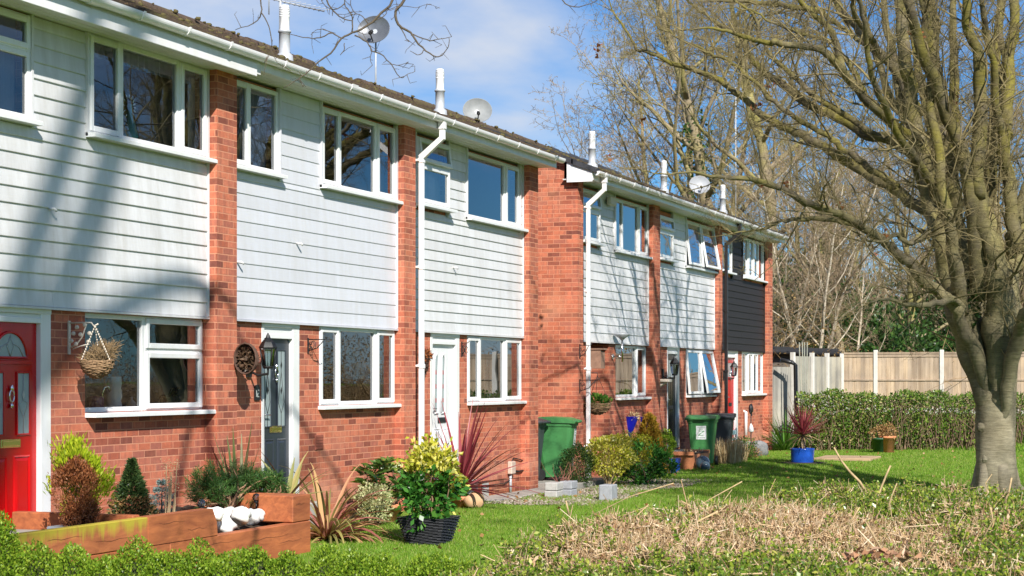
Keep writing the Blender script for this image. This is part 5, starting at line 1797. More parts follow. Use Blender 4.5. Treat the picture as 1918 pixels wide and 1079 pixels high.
for k, (px, mt, rb, rt, h, lab) in enumerate(((1683, m_terra, .15, .20, .42, 'orange terracotta pot of withered flowers under the far hedge'), (1661, M('dark_green_plastic', (.035, .10, .045), rough=.5, var=.1), .17, .21, .38, 'dark green pot of withered flowers left of the terracotta one'))):
    c = on_ground(px, 846)
    c = c + Vector((-1.1, .1 - .1 * k, 0)) * (1 if k == 0 else .9)
    t = empty('flower_pot', tuple(c), lab, 'potted plant', 'pots under the far hedge')
    pot(MB(), tuple(c), rb, rt, h).build('pot', mt, t)
    P, d = blob_pts(330, (c.x, c.y, GZ + h + .10), (rt * 1.2, rt * 1.2, .20), .2)
    V, F = leaf_arrays(P, d + rand_dirs(330), NR.uniform(.04, .09, 330), .03, .3); link(np_mesh('foliage', V, F), 'foliage', lm_brown, t)
c = on_ground(1462, 848); c = on_wall(1470, 900, -.5); c.z = GZ
t = sword_plant('sword_grass', 'clump of long green strap leaves at the end wall of the far house', 'plant', tuple(c), 130, .45, .99, 1.15, .035, 1.2, lm_green)

# ------------------------------------------------------------------ things fixed to or hanging on the walls
m_cream_iron = M('cream_iron', (.68, .60, .50), rough=.5, var=.1)
m_wick = M('dry_wicker', (.26, .16, .085), rough=.9, var=.35, scale=25)
m_rust = M('rusty_wire', (.085, .045, .030), rough=.8, var=.3, scale=20)


def wicker_bowl(mb, c, r, h, n=9, wob=.012, rr=.009):
    for i in range(n):
        t = i / (n - 1)
        q = r * math.sqrt(max(.06, 1 - (1 - t) ** 2))
        pts = [(c[0] + (q + rnd.uniform(-wob, wob)) * math.cos(a), c[1] + (q + rnd.uniform(-wob, wob)) * math.sin(a), c[2] - h + h * t + rnd.uniform(-.01, .01)) for a in [2 * PI * k / 18 for k in range(19)]]
        mb.tube(pts, rr, 5, cap=False)
    for k in range(20):
        a = 2 * PI * k / 20
        pts = []
        for i in range(6):
            t = i / 5
            q = r * math.sqrt(max(.03, 1 - (1 - t) ** 2)) * 1.01
            pts.append((c[0] + q * math.cos(a), c[1] + q * math.sin(a), c[2] - h + h * t))
        mb.tube(pts, rr * .8, 4, cap=False)


# hanging basket with a cream leaf bracket beside the first kitchen window
B0 = on_wall(131, 599, -.02); B1 = on_wall(131, 664, -.02)
x0 = B0.x; zt = B0.z - .03; zb = B1.z
t = empty('hanging_basket', (x0, -.28, zb), 'dry wicker hanging basket on a cream leaf-patterned bracket beside the kitchen window', 'hanging basket')
b = MB()
b.box(x0 - .014, x0 + .014, -.022, -.001, zb, zt + .02, .003)
b.tube([(x0, -.02, zt), (x0, -.26, zt), (x0, -.29, zt - .035), (x0, -.335, zt - .012)], .008, 6)
b.tube([(x0, -.02, zb + .06), (x0, -.10, zb + .10), (x0, -.16, zb + .17), (x0, -.20, zt - .03)], .007, 6)
b.tube([(x0, -.05, zb + .05), (x0, -.14, zb + .08), (x0, -.24, zb + .10)], .006, 6)
for yy, zz in ((-.06, .20), (-.10, .26), (-.14, .19), (-.19, .28), (-.24, .20), (-.23, .12), (-.04, .13), (-.09, .10)):
    b.blob((x0 - .004, yy, zb + zz), (.008, .026, .020), 8, 6, .1)
b.build('bracket', m_cream_iron, t)
bc = Vector((x0 + .02, -.31, zb - .06))
k = MB(); wicker_bowl(k, bc, .155, .165, 11); k.build('basket', m_wick, t)
k = MB()
hook = Vector((x0, -.30, zt - .03))
for a in (.4, 2.5, 4.6):
    e = bc + Vector((math.cos(a) * .155, math.sin(a) * .155, .0))
    pts = [hook.lerp(e, q / 14) for q in range(15)]
    for p, q in zip(pts, pts[1:]):
        k.blob((p + q) / 2, (.007, .007, (q - p).length * .5), 5, 4, 0)
k.build('chain', m_cream_iron, t)
n = 900
P, d = blob_pts(n, bc + Vector((.05, 0, .02)), (.17, .14, .08), .2)
P[:, 2] += np.maximum(0, P[:, 0] - bc.x) * .6
V, F = seg_arrays(P, P + unit(d * .8 + NR.normal(size=(n, 3)) * .8 + np.array([[.25, 0, .5]])) * NR.uniform(.03, .10, n)[:, None], .0032, .0018)
link(np_mesh('dry_stalk', V, F), 'dry_stalk', M('dead_basket_plant', (.27, .18, .09), rough=.95, var=.35, scale=20), t)


def lantern(label, x, z, out, size, wall_y=0.0, up=True):
    t = empty('wall_lantern', (x, wall_y, z), label, 'wall lamp', 'black wall lanterns by front doors')
    b = MB()
    s = size
    b.prism([(x - .05 * s, z - .14 * s), (x + .05 * s, z - .14 * s), (x + .065 * s, z), (x + .05 * s, z + .10 * s), (x - .05 * s, z + .10 * s), (x - .065 * s, z)], 'y', wall_y - .03 * s, wall_y - .001)
    yl = wall_y - out
    b.tube([(x, wall_y - .02, z - .06 * s), (x, wall_y - out * .5, z - .12 * s), (x, yl, z - .10 * s), (x, yl, z - .02 * s)], .016 * s, 6)
    b.build('bracket', m_black, t)
    c = MB()
    zb_ = z - .02 * s
    c.lathe([(.001, zb_ - .02 * s), (.05 * s, zb_ - .02 * s), (.066 * s, zb_), (.066 * s, zb_ + .015 * s), (.001, zb_ + .016 * s)], (x, yl, 0), 6, False)
    for k_ in range(6):
        a = 2 * PI * k_ / 6
        c.tube([(x + .062 * s * math.cos(a), yl + .062 * s * math.sin(a), zb_ + .01), (x + .095 * s * math.cos(a), yl + .095 * s * math.sin(a), zb_ + .22 * s)], .008 * s, 4)
    c.lathe([(.105 * s, zb_ + .22 * s), (.11 * s, zb_ + .235 * s), (.075 * s, zb_ + .30 * s), (.03 * s, zb_ + .35 * s), (.012 * s, zb_ + .40 * s), (.001, zb_ + .41 * s)], (x, yl, 0), 6, False)
    c.build('cage', m_black, t)
    g_ = MB()
    for k_ in range(6):
        a, a2 = 2 * PI * k_ / 6, 2 * PI * (k_ + 1) / 6
        q = lambda r, aa, z_: (x + r * s * math.cos(aa), yl + r * s * math.sin(aa), z_)
        g_.poly([q(.058, a, zb_ + .016 * s), q(.058, a2, zb_ + .016 * s), q(.090, a2, zb_ + .215 * s), q(.090, a, zb_ + .215 * s)])
    g_.build('lamp_glass', m_lampglass, t)
    return t


m_lampglass = glass_mat('lantern_glass', (.75, .78, .78), 2.5)
c = on_wall(482, 688, -.06); lantern('black lantern on a bracket left of the dark grey front door', on_wall(502, 680, -.26).x, c.z + .02, .26, .95, 0)
c = on_wall(1246, 700, 0); lantern('black lantern by the black front door of the open-window house', c.x - .22, c.z, .26, .95)
c = on_wall(1357, 702, 0); lantern('small black lantern beside the red far door', 40.9, c.z, .25, .85)

# wire and wicker wall trough left of the grey door
c = on_wall(464, 672, -.26)
BX = c.x - .10
t = empty('wall_basket', (c.x, 0, c.z), 'rusty round wire basket fixed to the brick pier by the grey door', 'wall basket')
b = MB()
for i in range(9):
    u = i / 8
    r = .17 * math.sqrt(max(.05, 1 - (u - .05) ** 2))
    b.tube([(BX + u * .16, -.28 + r * .80 * math.cos(a), c.z + r * math.sin(a)) for a in [2 * PI * k / 16 for k in range(17)]], .009, 5, cap=False)
for k in range(14):
    a = 2 * PI * k / 14
    b.tube([(BX + u * .16, -.28 + .17 * .8 * math.sqrt(max(.05, 1 - (u - .05) ** 2)) * math.cos(a), c.z + .17 * math.sqrt(max(.05, 1 - (u - .05) ** 2)) * math.sin(a)) for u in (0, .25, .5, .75, 1)], .006, 4, cap=False)
b.build('basket', m_rust, t)
P, d = blob_pts(500, (BX + .08, -.26, c.z - .01), (.08, .11, .13), .1)
V, F = leaf_arrays(P, rand_dirs(500), .07, .03, .3); link(np_mesh('dry_filling', V, F), 'dry_filling', leaf_mat('dead_filling', [(0, (.05, .03, .02)), (1, (.16, .10, .06))], .1), t)
# number plaque: black arched slate with pale digits
c = on_wall(480, 735, 0)
t = empty('number_plaque', (c.x, 0, c.z), 'small black arched house number plaque beside the grey door', 'house number')
x, z = c.x, c.z
b = MB(); b.prism([(x - .06, z - .09), (x + .06, z - .09), (x + .06, z + .03)] + [(x + .06 * math.cos(a), z + .03 + .06 * math.sin(a)) for a in [PI * k / 8 for k in range(1, 8)]] + [(x - .06, z + .03)], 'y', -.018, -.001); b.build('plate', m_black, t)
b = MB()
for bx in ((x - .034, x - .022, z - .05, z + .03), (x - .008, x + .03, z + .02, z + .03), (x + .02, x + .03, z - .01, z + .0195), (x - .008, x + .03, z - .018, z - .0105), (x - .008, x + .002, z - .045, z - .0185), (x - .008, x + .03, z - .055, z - .0455)):
    b.box(bx[0], bx[1], -.022, -.0185, bx[2], bx[3])
b.build('number', M('pale_digit', (.45, .50, .48), rough=.5, var=.05), t)


def scroll_bracket(label, x, zt, zb, out, y=0.0, mat=None):
    b = MB()
    b.box(x - .012, x + .012, y - .016, y - .001, zb, zt, .003)
    b.tube([(x, y - .01, zt - .02), (x, y - out, zt - .02), (x, y - out - .03, zt + .01)], .007, 5)
    b.tube([(x, y - .01, zb + .03), (x, y - out * .5, zb + (zt - zb) * .35), (x, y - out * .85, zt - .03)], .007, 5)
    b.tube([(x, y - .06 + .04 * math.cos(a) * (1 - a / 14), zt - .09 + .05 * math.sin(a) * (1 - a / 14)) for a in [k * .5 for k in range(16)]], .005, 4)
    b.tube([(x, y - .08 + .03 * math.cos(a), zb + .10 + .05 * math.sin(a)) for a in [k * .5 for k in range(13)]], .005, 4)
    return tag(b.build('basket_bracket', mat or m_black, origin=(x, y, zb)), label, 'bracket', 'iron basket brackets')


c = on_wall(576, 633); scroll_bracket('empty black iron bracket left of the second lower window', c.x, c.z, on_wall(576, 662).z, .26)
c = on_wall(864, 640); scroll_bracket('empty black iron bracket beside the white door house window', c.x, c.z, on_wall(864, 668).z, .10)
for k, (py0, py1, out) in enumerate(((645, 672, .20), (710, 736, .34))):
    c = on_wall(1091, py0, -.14)
    z0_ = on_wall(1091, py1, -.14).z
    scroll_bracket(['upper black iron bracket by the white downpipe on the alley corner', 'lower black iron bracket by the white downpipe on the alley corner'][k], 30.05, c.z, z0_, out, -.14)
# dark wall planter by the white door
c = on_wall(790, 680, -.05)
t = empty('wall_basket', (23.45, 0, c.z), 'dark scrolled wire wall planter left of the white front door', 'wall basket')
b = MB()
for i in range(6):
    r = .13 - .012 * i
    b.tube([(23.50 + r * math.cos(a), -.005 - r * .9 * abs(math.sin(a)), c.z + .12 - i * .055) for a in [PI * k / 10 for k in range(11)]], .008, 4)
for k in range(9):
    a = PI * k / 8
    b.tube([(23.50 + .13 * math.cos(a), -.005 - .12 * math.sin(a), c.z + .13), (23.50 + .06 * math.cos(a), -.005 - .05 * math.sin(a), c.z - .16)], .007, 4)
b.build('basket', m_rust, t)
P, d = blob_pts(260, (23.50, -.07, c.z + .10), (.10, .06, .07), .1)
V, F = leaf_arrays(P, rand_dirs(260), .06, .03, .3); link(np_mesh('dead_plant', V, F), 'dead_plant', lm_rust, t)

# fourth house: bird box, uplighter, basket and cones
c = on_wall(1111, 672, -.20)
bx = MB(); bx.prism([(31.02, c.z - .17), (31.26, c.z - .17), (31.26, c.z + .12), (31.02, c.z + .16)], 'y', -.22, -.03); bx.box(31.0, 31.28, -.26, -.02, c.z + .165, c.z + .19)
tag(bx.build('bird_box', M('brown_wood_box', (.27, .16, .11), rough=.85, var=.2, scale=12), origin=(31.1, -.1, c.z)), 'plain brown wooden box hanging at the open porch', 'box')
c = on_wall(1146, 668, 0)
t = empty('wall_uplighter', (c.x, 0, c.z), 'steel uplighter wall lamp with a wide shallow shade by the porch', 'wall lamp')
b = MB(); b.tube([(c.x, -.001, c.z), (c.x, -.03, c.z)], .05, 12).tube([(c.x, -.02, c.z), (c.x, -.20, c.z)], .014, 8).tube([(c.x, -.20, c.z - .10), (c.x, -.20, c.z + .30)], .018, 8); b.build('arm', m_chrome, t)
b = MB(); b.lathe([(.02, c.z + .30), (.06, c.z + .34), (.15, c.z + .40), (.155, c.z + .42), (.06, c.z + .44), (.001, c.z + .45)], (c.x, -.20, 0), 16); b.build('lamp_shade', m_flue, t)
c = on_wall(1115, 762, -.20)
t = empty('hanging_basket', (c.x, -.2, c.z), 'small brown wicker basket with green plants beside the white downpipe', 'hanging basket')
b = MB(); wicker_bowl(b, (c.x, -.24, c.z + .06), .24, .19, 11); b.build('basket', m_wick, t)
P, d = blob_pts(420, (c.x, -.24, c.z + .10), (.22, .20, .10), .1)
V, F = leaf_arrays(P, d + np.array([[0, 0, .8]]), .07, .03, .2); link(np_mesh('foliage', V, F), 'foliage', lm_green, t)
b = MB()
for a in (.5, 2.6, 4.7): b.tube([(c.x + .23 * math.cos(a), -.24 + .23 * math.sin(a), c.z + .06), (c.x, -.24, c.z + .55)], .005, 4)
b.tube([(c.x, -.24, c.z + .55), (c.x, -.24, c.z + .60), (c.x, -.001, c.z + .60)], .007, 4)
b.build('chain', m_black, t)
for k, px in enumerate((1180, 1206)):
    c = on_wall(px, 788, -.02)
    t = empty('wall_cone', (c.x, 0, c.z), ['left blue half-cone wall planter with dry trailing plants', 'right blue half-cone wall planter nearer the orange conifer'][k], 'wall planter', 'blue cone planters on the fourth house')
    b = MB()
    n = 12
    for i in range(n):
        a0, a1 = PI * i / n, PI * (i + 1) / n
        p = lambda a, r, z: (c.x + r * math.cos(a), -.002 - r * math.sin(a), z)
        b.poly([p(a0, .012, c.z - .36), p(a1, .012, c.z - .36), p(a1, .19, c.z + .08), p(a0, .19, c.z + .08)], True)
        b.poly([p(a0, .19, c.z + .08), p(a1, .19, c.z + .08), p(a1, .15, c.z + .08), p(a0, .15, c.z + .08)])
        b.poly([p(a0, .15, c.z + .08), p(a1, .15, c.z + .08), p(a1, .01, c.z + .05), p(a0, .01, c.z + .05)])
    b.build('cone', m_cobalt, t)
    P, d = blob_pts(160, (c.x, -.09, c.z + .08), (.17, .08, .06), .1)
    V, F = leaf_arrays(P, d + np.array([[0, -.3, .2]]), .06, .02, .2); link(np_mesh('dry_plant', V, F), 'dry_plant', lm_dry if k == 0 else lm_brown, t)
# shelf light by the black door, alarm box on the far house
c = on_wall(1240, 713, -.1)
bx = MB(); bx.box(c.x - .10, c.x + .18, -.26, -.001, c.z - .03, c.z + .03, .01); bx.prism([(-.20, c.z - .031), (-.03, c.z - .031), (-.03, c.z - .14)], 'x', c.x - .05, c.x + .12)
tag(bx.build('wall_shelf', m_cream_iron, origin=(c.x, 0, c.z)), 'small pale bracket shelf left of the black front door', 'shelf')
c = on_wall(1447, 471, -.14)
bx = MB(); bx.prism([(-.04, c.z - .16), (.22, c.z - .20), (.22, c.z + .16), (-.04, c.z + .16)], 'x', 45.4515, 45.53)
tag(bx.build('alarm_box', M('yellow_plastic', (.62, .42, .08), rough=.45, var=.06), origin=(45.45, 0, c.z)), 'yellow alarm box high on the end wall of the far house', 'alarm box')
bx = MB(); c = on_wall(1133, 367, -.02); bx.box(31.85, 32.25, -.14, -.061, 4.58, 4.74, .02)
tag(bx.build('floodlight', m_cream_iron, origin=(32, -.1, 4.6)), 'beige box light under the eaves left of the fourth house bedroom window', 'wall lamp')
# thin rail and gutter stub on the end of the far house
t = empty('washing_line_bracket', (45.45, .4, 1.5), 'white bracket with a wooden prop on the end wall beside the fence', 'bracket')
b = MB(); b.box(45.451, 46.15, .38, .42, 1.55, 1.60, .005); b.box(45.451, 45.50, .34, .46, 1.30, 1.72, .005); b.tube([(45.5, .4, 1.34), (46.0, .4, 1.55)], .018, 6); b.build('arm', m_gutter, t)
b = MB(); b.box(46.0, 46.10, .34, .379, 1.15, 1.78, .005); b.build('prop', wood_mat('pine_prop', (.45, .27, .10), (.62, .42, .2)), t)

# small lugs and hooks on the cladding
for k, (px, py, hh) in enumerate(((97, 391, 0), (560, 456, 0), (449, 491, 0), (852, 501, 0), (1272, 560, 0))):
    c = on_wall(px, py, -.06)
    b = MB(); b.tube([(c.x, -.03, c.z), (c.x, -.085, c.z), (c.x + .03, -.095, c.z - .02)], .014, 6)
    tag(b.build('cable_hook', m_gutter, origin=tuple(c)), 'small white hook on the cladding of the %s house' % ('red door', 'grey door, middle of its boards,', 'grey door, beside the brick pier,', 'white door', 'black door')[k], 'hook')


# ------------------------------------------------------------------ dishes and aerials
m_dish = [M('dish_grey', (.13, .14, .16), rough=.38, var=.15, scale=6, metal=.2), M('dish_mesh_grey', (.24, .25, .25), rough=.5, var=.15, scale=6), M('dish_light_grey', (.36, .37, .39), rough=.5, var=.1)]


def dish(label, c, r, face, mat, pole_to, arm=True):
    c = Vector(c)
    n_ = Vector(face).normalized()
    q = n_.to_track_quat('Z', 'Y')
    Rm = q.to_matrix()
    t = empty('satellite_dish', (c.x, c.y, pole_to), label, 'satellite dish', 'satellite dishes on the roofs')
    b = MB()
    prof = [(r * i / 8, .30 * r * (i / 8) ** 2 - .30 * r * .5) for i in range(9)]
    prof[0] = (.001, prof[0][1])
    prof += [(r * 1.02, prof[-1][1] + .004), (r * 1.02, prof[-1][1] - .012)] + [(r * i / 8, .30 * r * (i / 8) ** 2 - .30 * r * .5 - .014) for i in range(8, -1, -1)]
    n0 = len(b.v)
    b.lathe(prof, (0, 0, 0), 30)
    b.v = [tuple(c + Rm @ Vector((v[0], v[1] * .88, v[2]))) for v in b.v]
    b.build('reflector', mat, t)
    a = MB()
    low = c + Rm @ Vector((0, -r * .86, -.02))
    tip = c + n_ * r * .95 + Vector((0, 0, -.55 * r))
    a.tube([c + n_ * -.06 + Vector((0, 0, -.3 * r)), low + Vector((0, 0, .02)), tip], .013, 6)
    a.tube([tip - n_ * .02, tip + (c - tip).normalized() * .12], .038, 10)
    a.build('feed_arm', m_black, t)
    p = MB()
    bk_ = c - n_ * .10
    p.tube([bk_, c - n_ * .04], .05, 8)
    p.tube([(bk_.x, bk_.y, bk_.z + .06), (bk_.x, bk_.y, pole_to)], .018, 8)
    p.build('pole', m_flue, t)
    return t


to_cam = lambda P: Vector((-P[0], -CAMD - P[1], 0)).normalized()
for (px, py, r, y, lab, mt, turn) in ((701, 57, .31, 4.35, 'dark grey satellite dish on a tall pole above the ridge', m_dish[0], -.30), (894, 208, .31, 4.3, 'pale grey satellite dish just above the ridge of the white-door house', m_dish[1], .10), (1310, 347, .33, 4.4, 'light grey satellite dish in front of the trees over the second row', m_dish[2], .25)):
    c = on_wall(px, py, y)
    f = to_cam(c); f = Matrix.Rotation(turn, 3, 'Z') @ f; f.z = .28
    dish(lab, c, r, f, mt, 6.55)


def aerial(label, px_mast, py_top, py_boom, y, zb_, px_end, n_el, group='television aerials'):
    top = on_wall(px_mast, py_top, y)
    t = empty('tv_aerial', (top.x, y, zb_), label, 'aerial', group)
    MB().tube([(top.x, y, zb_), (top.x, y, top.z)], .022, 8).build('mast', m_flue, t)
    A = on_wall(px_mast, py_boom, y)
    B_ = on_wall(px_end, py_boom + 12, y)
    b = MB(); d = Vector((B_.x - A.x, -.25, 0)); d = d.normalized()
    L = 1.0
    a0, a1 = A - d * .25, A + d * L
    b.tube([a0, a1], .012, 5)
    sd = Vector((-d.y, d.x, 0))
    for k in range(n_el):
        q = a0.lerp(a1, .1 + .9 * k / (n_el - 1))
        b.tube([q - sd * .13 + Vector((0, 0, .02)), q + sd * .13 + Vector((0, 0, .02))], .006, 4)
    b.tube([a0 + Vector((0, 0, -.25)), a0 + Vector((0, 0, .25))], .01, 4)
    b.build('boom', m_flue, t)
    return t


aerial('aerial on a short mast behind the grey flue at the top left', 525, -14, 2, 3.2, 6.3, 572, 11)
aerial('aerial on a tall slim mast against the trees over the far end house', 1378, 160, 178, 4.6, 6.4, 1392, 11)

# ------------------------------------------------------------------ fence, shed
m_fencew = wood_mat('weathered_fence', (.34, .25, .17), (.58, .46, .34), (9, 9, .8))
m_fenceg = wood_mat('grey_fence', (.26, .25, .22), (.46, .44, .38), (9, 9, .8))
m_post = M('concrete_post', (.62, .59, .54), rough=.9, var=.12, scale=6, bump=.2)
FC = at_depth(1577, 710, 50.0)                      # the corner of the two runs
fx, fy = FC.x, FC.y
ft = empty('timber_fence', (fx, fy - 6, GZ), 'long sunny board fence with pale concrete posts behind the hedge', 'fence')
ys = [fy - .0] + [at_depth(px, 710, 50.0 + 0.0 * i).y for i, px in enumerate((1644, 1773))]
step = ys[1] - ys[2]
ys = [fy, ys[1]] + [ys[1] - step * k for k in range(1, 6)]
for k, y in enumerate(ys):
    b = MB(); b.box(fx - .055, fx + .055, y - .055, y + .055, -.5, 2.19 if k else 2.10, .012); b.build('post', m_post, ft)
for ya, yb in zip(ys, ys[1:]):
    b = MB()
    y = ya - .058
    while y > yb + .06:
        y2 = max(y - .115, yb + .058)
        e = rnd.uniform(-.004, .004)
        b.box(fx - .012 + e, fx + .008 + e, y2 + .004, y, .62, 2.08)
        y = y2
    b.box(fx - .04, fx - .0165, yb + .058, ya - .058, 1.36, 1.40)
    b.box(fx - .045, fx + .03, yb + .058, ya - .058, 2.081, 2.13)
    b.box(fx - .03, fx - .0165, yb + .058, ya - .058, 2.0, 2.075)
    b.build('panel', m_fencew, ft)
    b = MB(); b.box(fx - .02, fx + .03, yb + .058, ya - .058, .30, .615, .008); b.build('gravel_board', m_post, ft)
f2 = empty('timber_fence', (47.5, 0, GZ), 'short grey board fence run from the end house to the corner', 'fence')
pts = [Vector((45.75, .95, 0))] + [at_depth(px, 710, d) for px, d in ((1485, 47.6), (1521, 48.4), (1549, 49.2))] + [Vector((fx, fy, 0))]
for k, (A, B_) in enumerate(zip(pts, pts[1:])):
    d = Vector((B_.x - A.x, B_.y - A.y, 0)); L = d.length; d.normalize(); nrm = Vector((d.y, -d.x, 0))
    def obx(mb, u0, u1, v0, v1, z0, z1):
        c4 = [A + d * u + nrm * v for u, v in ((u0, v0), (u1, v0), (u1, v1), (u0, v1))]
        n0 = len(mb.v)
        mb.v += [(p.x, p.y, z0) for p in c4] + [(p.x, p.y, z1) for p in c4]
        for q in ((0, 3, 2, 1), (4, 5, 6, 7), (0, 1, 5, 4), (1, 2, 6, 5), (2, 3, 7, 6), (3, 0, 4, 7)):
            mb.f.append([n0 + i for i in q]); mb.sm.append(False)
    ztop = 1.72 if k == 0 else 2.0
    b = MB(); u = .055
    while u < L - .06:
        u2 = min(u + .12, L - .055); e = rnd.uniform(-.004, .004)
        obx(b, u, u2 - .004, -.01 + e, .01 + e, -.3, ztop); u = u2
    b.build('panel', m_fenceg, f2)
    b = MB(); obx(b, -.05, .05, -.05, .05, -.5, ztop + .10); b.build('post', m_post, f2)
# black drainpipe in front of the grey fence
b = MB(); P0 = [at_depth(px, py, 46.9) for px, py in ((1462, 674), (1484, 679), (1490, 684), (1491, 760), (1491, 850))]
b.tube(P0, .055, 8); tag(b.build('drain_pipe', m_pipeblack, origin=tuple(P0[-1])), 'black drainpipe standing before the grey fence', 'pipe')
# canes
t = empty('garden_cane', tuple(at_depth(1508, 730, 46.4)), 'bundle of pale canes standing up from the far hedge', 'canes')
b = MB()
for px0, px1 in ((1497, 1502), (1503, 1505), (1507, 1507), (1512, 1510)):
    b.tube([at_depth(px0, 641, 46.4), at_depth(px1, 845, 46.4)], .013, 5)
b.build('cane', M('weathered_cane', (.26, .27, .22), rough=.9, var=.2), t)
# shed
sh = empty('garden_shed', (53, 3, .43), 'low dark shed with a black felt roof behind the grey fence', 'shed')
A = at_depth(1447, 650, 52.5); B_ = at_depth(1566, 655, 53.5)
d = Vector((B_.x - A.x, B_.y - A.y, 0)); L = d.length; d.normalize(); nrm = Vector((-d.y, d.x, 0)) * -1
nrm = nrm if nrm.x > 0 else -nrm
def shed_box(u0, u1, v0, v1, z0, z1a, z1b):
    m_ = MB()
    c4 = [A + d * u + nrm * v for u, v in ((u0, v0), (u1, v0), (u1, v1), (u0, v1))]
    m_.v = [(p.x, p.y, z0) for p in c4] + [(c4[0].x, c4[0].y, z1a), (c4[1].x, c4[1].y, z1b), (c4[2].x, c4[2].y, z1b + .12), (c4[3].x, c4[3].y, z1a + .12)]
    m_.f = [list(q) for q in ((0, 3, 2, 1), (4, 5, 6, 7), (0, 1, 5, 4), (1, 2, 6, 5), (2, 3, 7, 6), (3, 0, 4, 7))]; m_.sm = [False] * 6
    return m_
shed_box(-3, L - .1, .1, 3.5, .3, A.z - .12, B_.z - .10).build('shed_wall', wood_mat('dark_shed_board', (.06, .05, .04), (.13, .105, .085), (2, 2, 12)), sh)
m_felt = M('black_felt', (.018, .018, .020), rough=.7, var=.2)
r_ = shed_box(-3.1, L, -.12, 3.7, A.z - .115, A.z + .10, B_.z + .02); r_.v[0:4] = [(p[0], p[1], q) for p, q in zip(r_.v[0:4], (A.z - .11, B_.z - .19, B_.z - .07, A.z + .0))]; r_.build('roof', m_felt, sh)
b = MB(); gA, gB = A + d * -3 - nrm * .2, A + d * L - nrm * .2
b.tube([(gA.x, gA.y, A.z - .06), (gB.x, gB.y, B_.z - .13)], .075, 8); b.build('gutter', m_felt, sh)

# things seen through the windows
def prop(name, label, cat, c, prof, mat, sides=16):
    return tag(MB().lathe(prof, c, sides).build(name, mat, origin=c), label, cat)
b = MB(); b.box(15.1, 17.6, .14, .75, .98, 1.06, .01); b.build('worktop', M('dark_worktop', (.06, .06, .065), rough=.4, var=.15), H1)
wt = 1.061
xq = lambda px, y: on_wall(px, 700, y).x
x_ = xq(212, .26)
prop('storage_jar', 'ribbed white jar on the kitchen worktop behind the nearest lower window', 'jar', (x_, .26, wt), [(.001, 0), (.085, 0), (.09, .09), (.078, .12), (.092, .16), (.09, .22), (.080, .25), (.088, .30), (.085, .37), (.001, .37)], m_sticker)
prop('kettle', 'purple cylindrical pot on the kitchen worktop beside the white jar', 'pot', (xq(178, .26), .26, wt), [(.001, 0), (.09, 0), (.09, .15), (.075, .17), (.001, .175)], M('purple_enamel', (.15, .03, .12), rough=.3, var=.05))
x_ = xq(191, .24)
t = MB(); t.tube([(x_, .24, wt), (x_, .24, wt + .20), (x_ + .015, .22, wt + .26), (x_ + .05, .20, wt + .27), (x_ + .07, .19, wt + .22)], .014, 8); tag(t.build('kitchen_tap', m_chrome, origin=(x_, .24, wt)), 'curved chrome tap behind the nearest lower window', 'tap')
prop('bottle', 'small white bottle with a red cap on the kitchen worktop', 'bottle', (xq(245, .26), .26, wt), [(.001, 0), (.05, 0), (.05, .10), (.02, .13), (.02, .16), (.001, .16)], m_sticker)
x_ = xq(318, .3)
b = MB(); b.box(x_ - .10, x_ + .10, .22, .38, wt, wt + .17, .02)
for k in range(4): b.tube([(x_ - .07 + k * .045, .27, wt + .16), (x_ - .10 + k * .045, .21, wt + .25)], .012, 5)
tag(b.build('knife_block', m_black, origin=(x_, .3, wt)), 'black knife block behind the right-hand kitchen light', 'knife block')
b = MB(); x_ = xq(352, .55); b.box(x_ - .16, x_ + .16, .45, .75, wt, 2.05, .01); b.build('wall_cupboard', M('pale_cupboard', (.55, .58, .60), rough=.5, var=.04), H1)
prop('vase', 'tall teal glass vase on the nearest upper window sill', 'vase', (xq(243, .10), .10, 3.855), [(.001, 0), (.085, .0), (.09, .04), (.06, .16), (.028, .24), (.026, .34), (.035, .36), (.001, .36)], M('teal_glass', (.08, .42, .45), rough=.15, var=.1))
x_ = xq(244, .2)
t = empty('ornamental_wheel', (x_, .2, 4.1), 'silver spoked windmill ornament behind the nearest upper window', 'ornament')
b = MB()
for k in range(14):
    a = 2 * PI * k / 14
    b.tube([(x_ + .05 * math.cos(a), .2, 4.22 + .05 * math.sin(a)), (x_ + .17 * math.cos(a), .2, 4.22 + .17 * math.sin(a))], .012, 4)
b.tube([(x_, .21, 3.80), (x_, .21, 4.22)], .008, 5); b.build('wheel', m_chrome, t)
x_ = xq(910, .18)
t = empty('house_plant', (x_, .18, 1.07), 'red flowered house plant on the sill of the white-door house', 'house plant')
P, d = blob_pts(260, (x_, .20, 1.26), (.17, .08, .12), .2); V, F = leaf_arrays(P, d + rand_dirs(260) * .5, .09, .035, .2); link(np_mesh('foliage', V, F), 'foliage', lm_green, t)
P, d = blob_pts(90, (x_ - .05, .18, 1.48), (.06, .05, .12), .1); V, F = leaf_arrays(P, d + np.array([[0, 0, 1.5]]), .10, .035, .2); link(np_mesh('flower', V, F), 'flower', leaf_mat('red_flower', [(0, (.5, .01, .01)), (.8, (.65, .03, .02)), (1, (.7, .4, .05))], .3), t)
pot(MB(), (x_, .20, 1.075), .07, .09, .12).build('pot', m_sticker, t)
t = prop('vase', 'yellow glass vase on the sill of the open porch house', 'vase', (xq(1170, .2), .2, 1.09), [(.001, 0), (.07, 0), (.075, .28), (.05, .33), (.001, .33)], M('yellow_glass', (.55, .45, .04), rough=.2, var=.1))
P = None
LX = xq(664, .5)
t = empty('table_lamp', (LX, .5, 1.0), 'white shaded table lamp behind the second lower window', 'lamp')
MB().lathe([(.20, 0), (.12, .22)], (LX, .5, 1.40), 20).build('lamp_shade', M('linen', (.72, .70, .62), rough=.9, var=.05), t)
MB().lathe([(.07, 0), (.03, .05), (.03, .40)], (LX, .5, 1.03), 12).build('base', m_black, t)
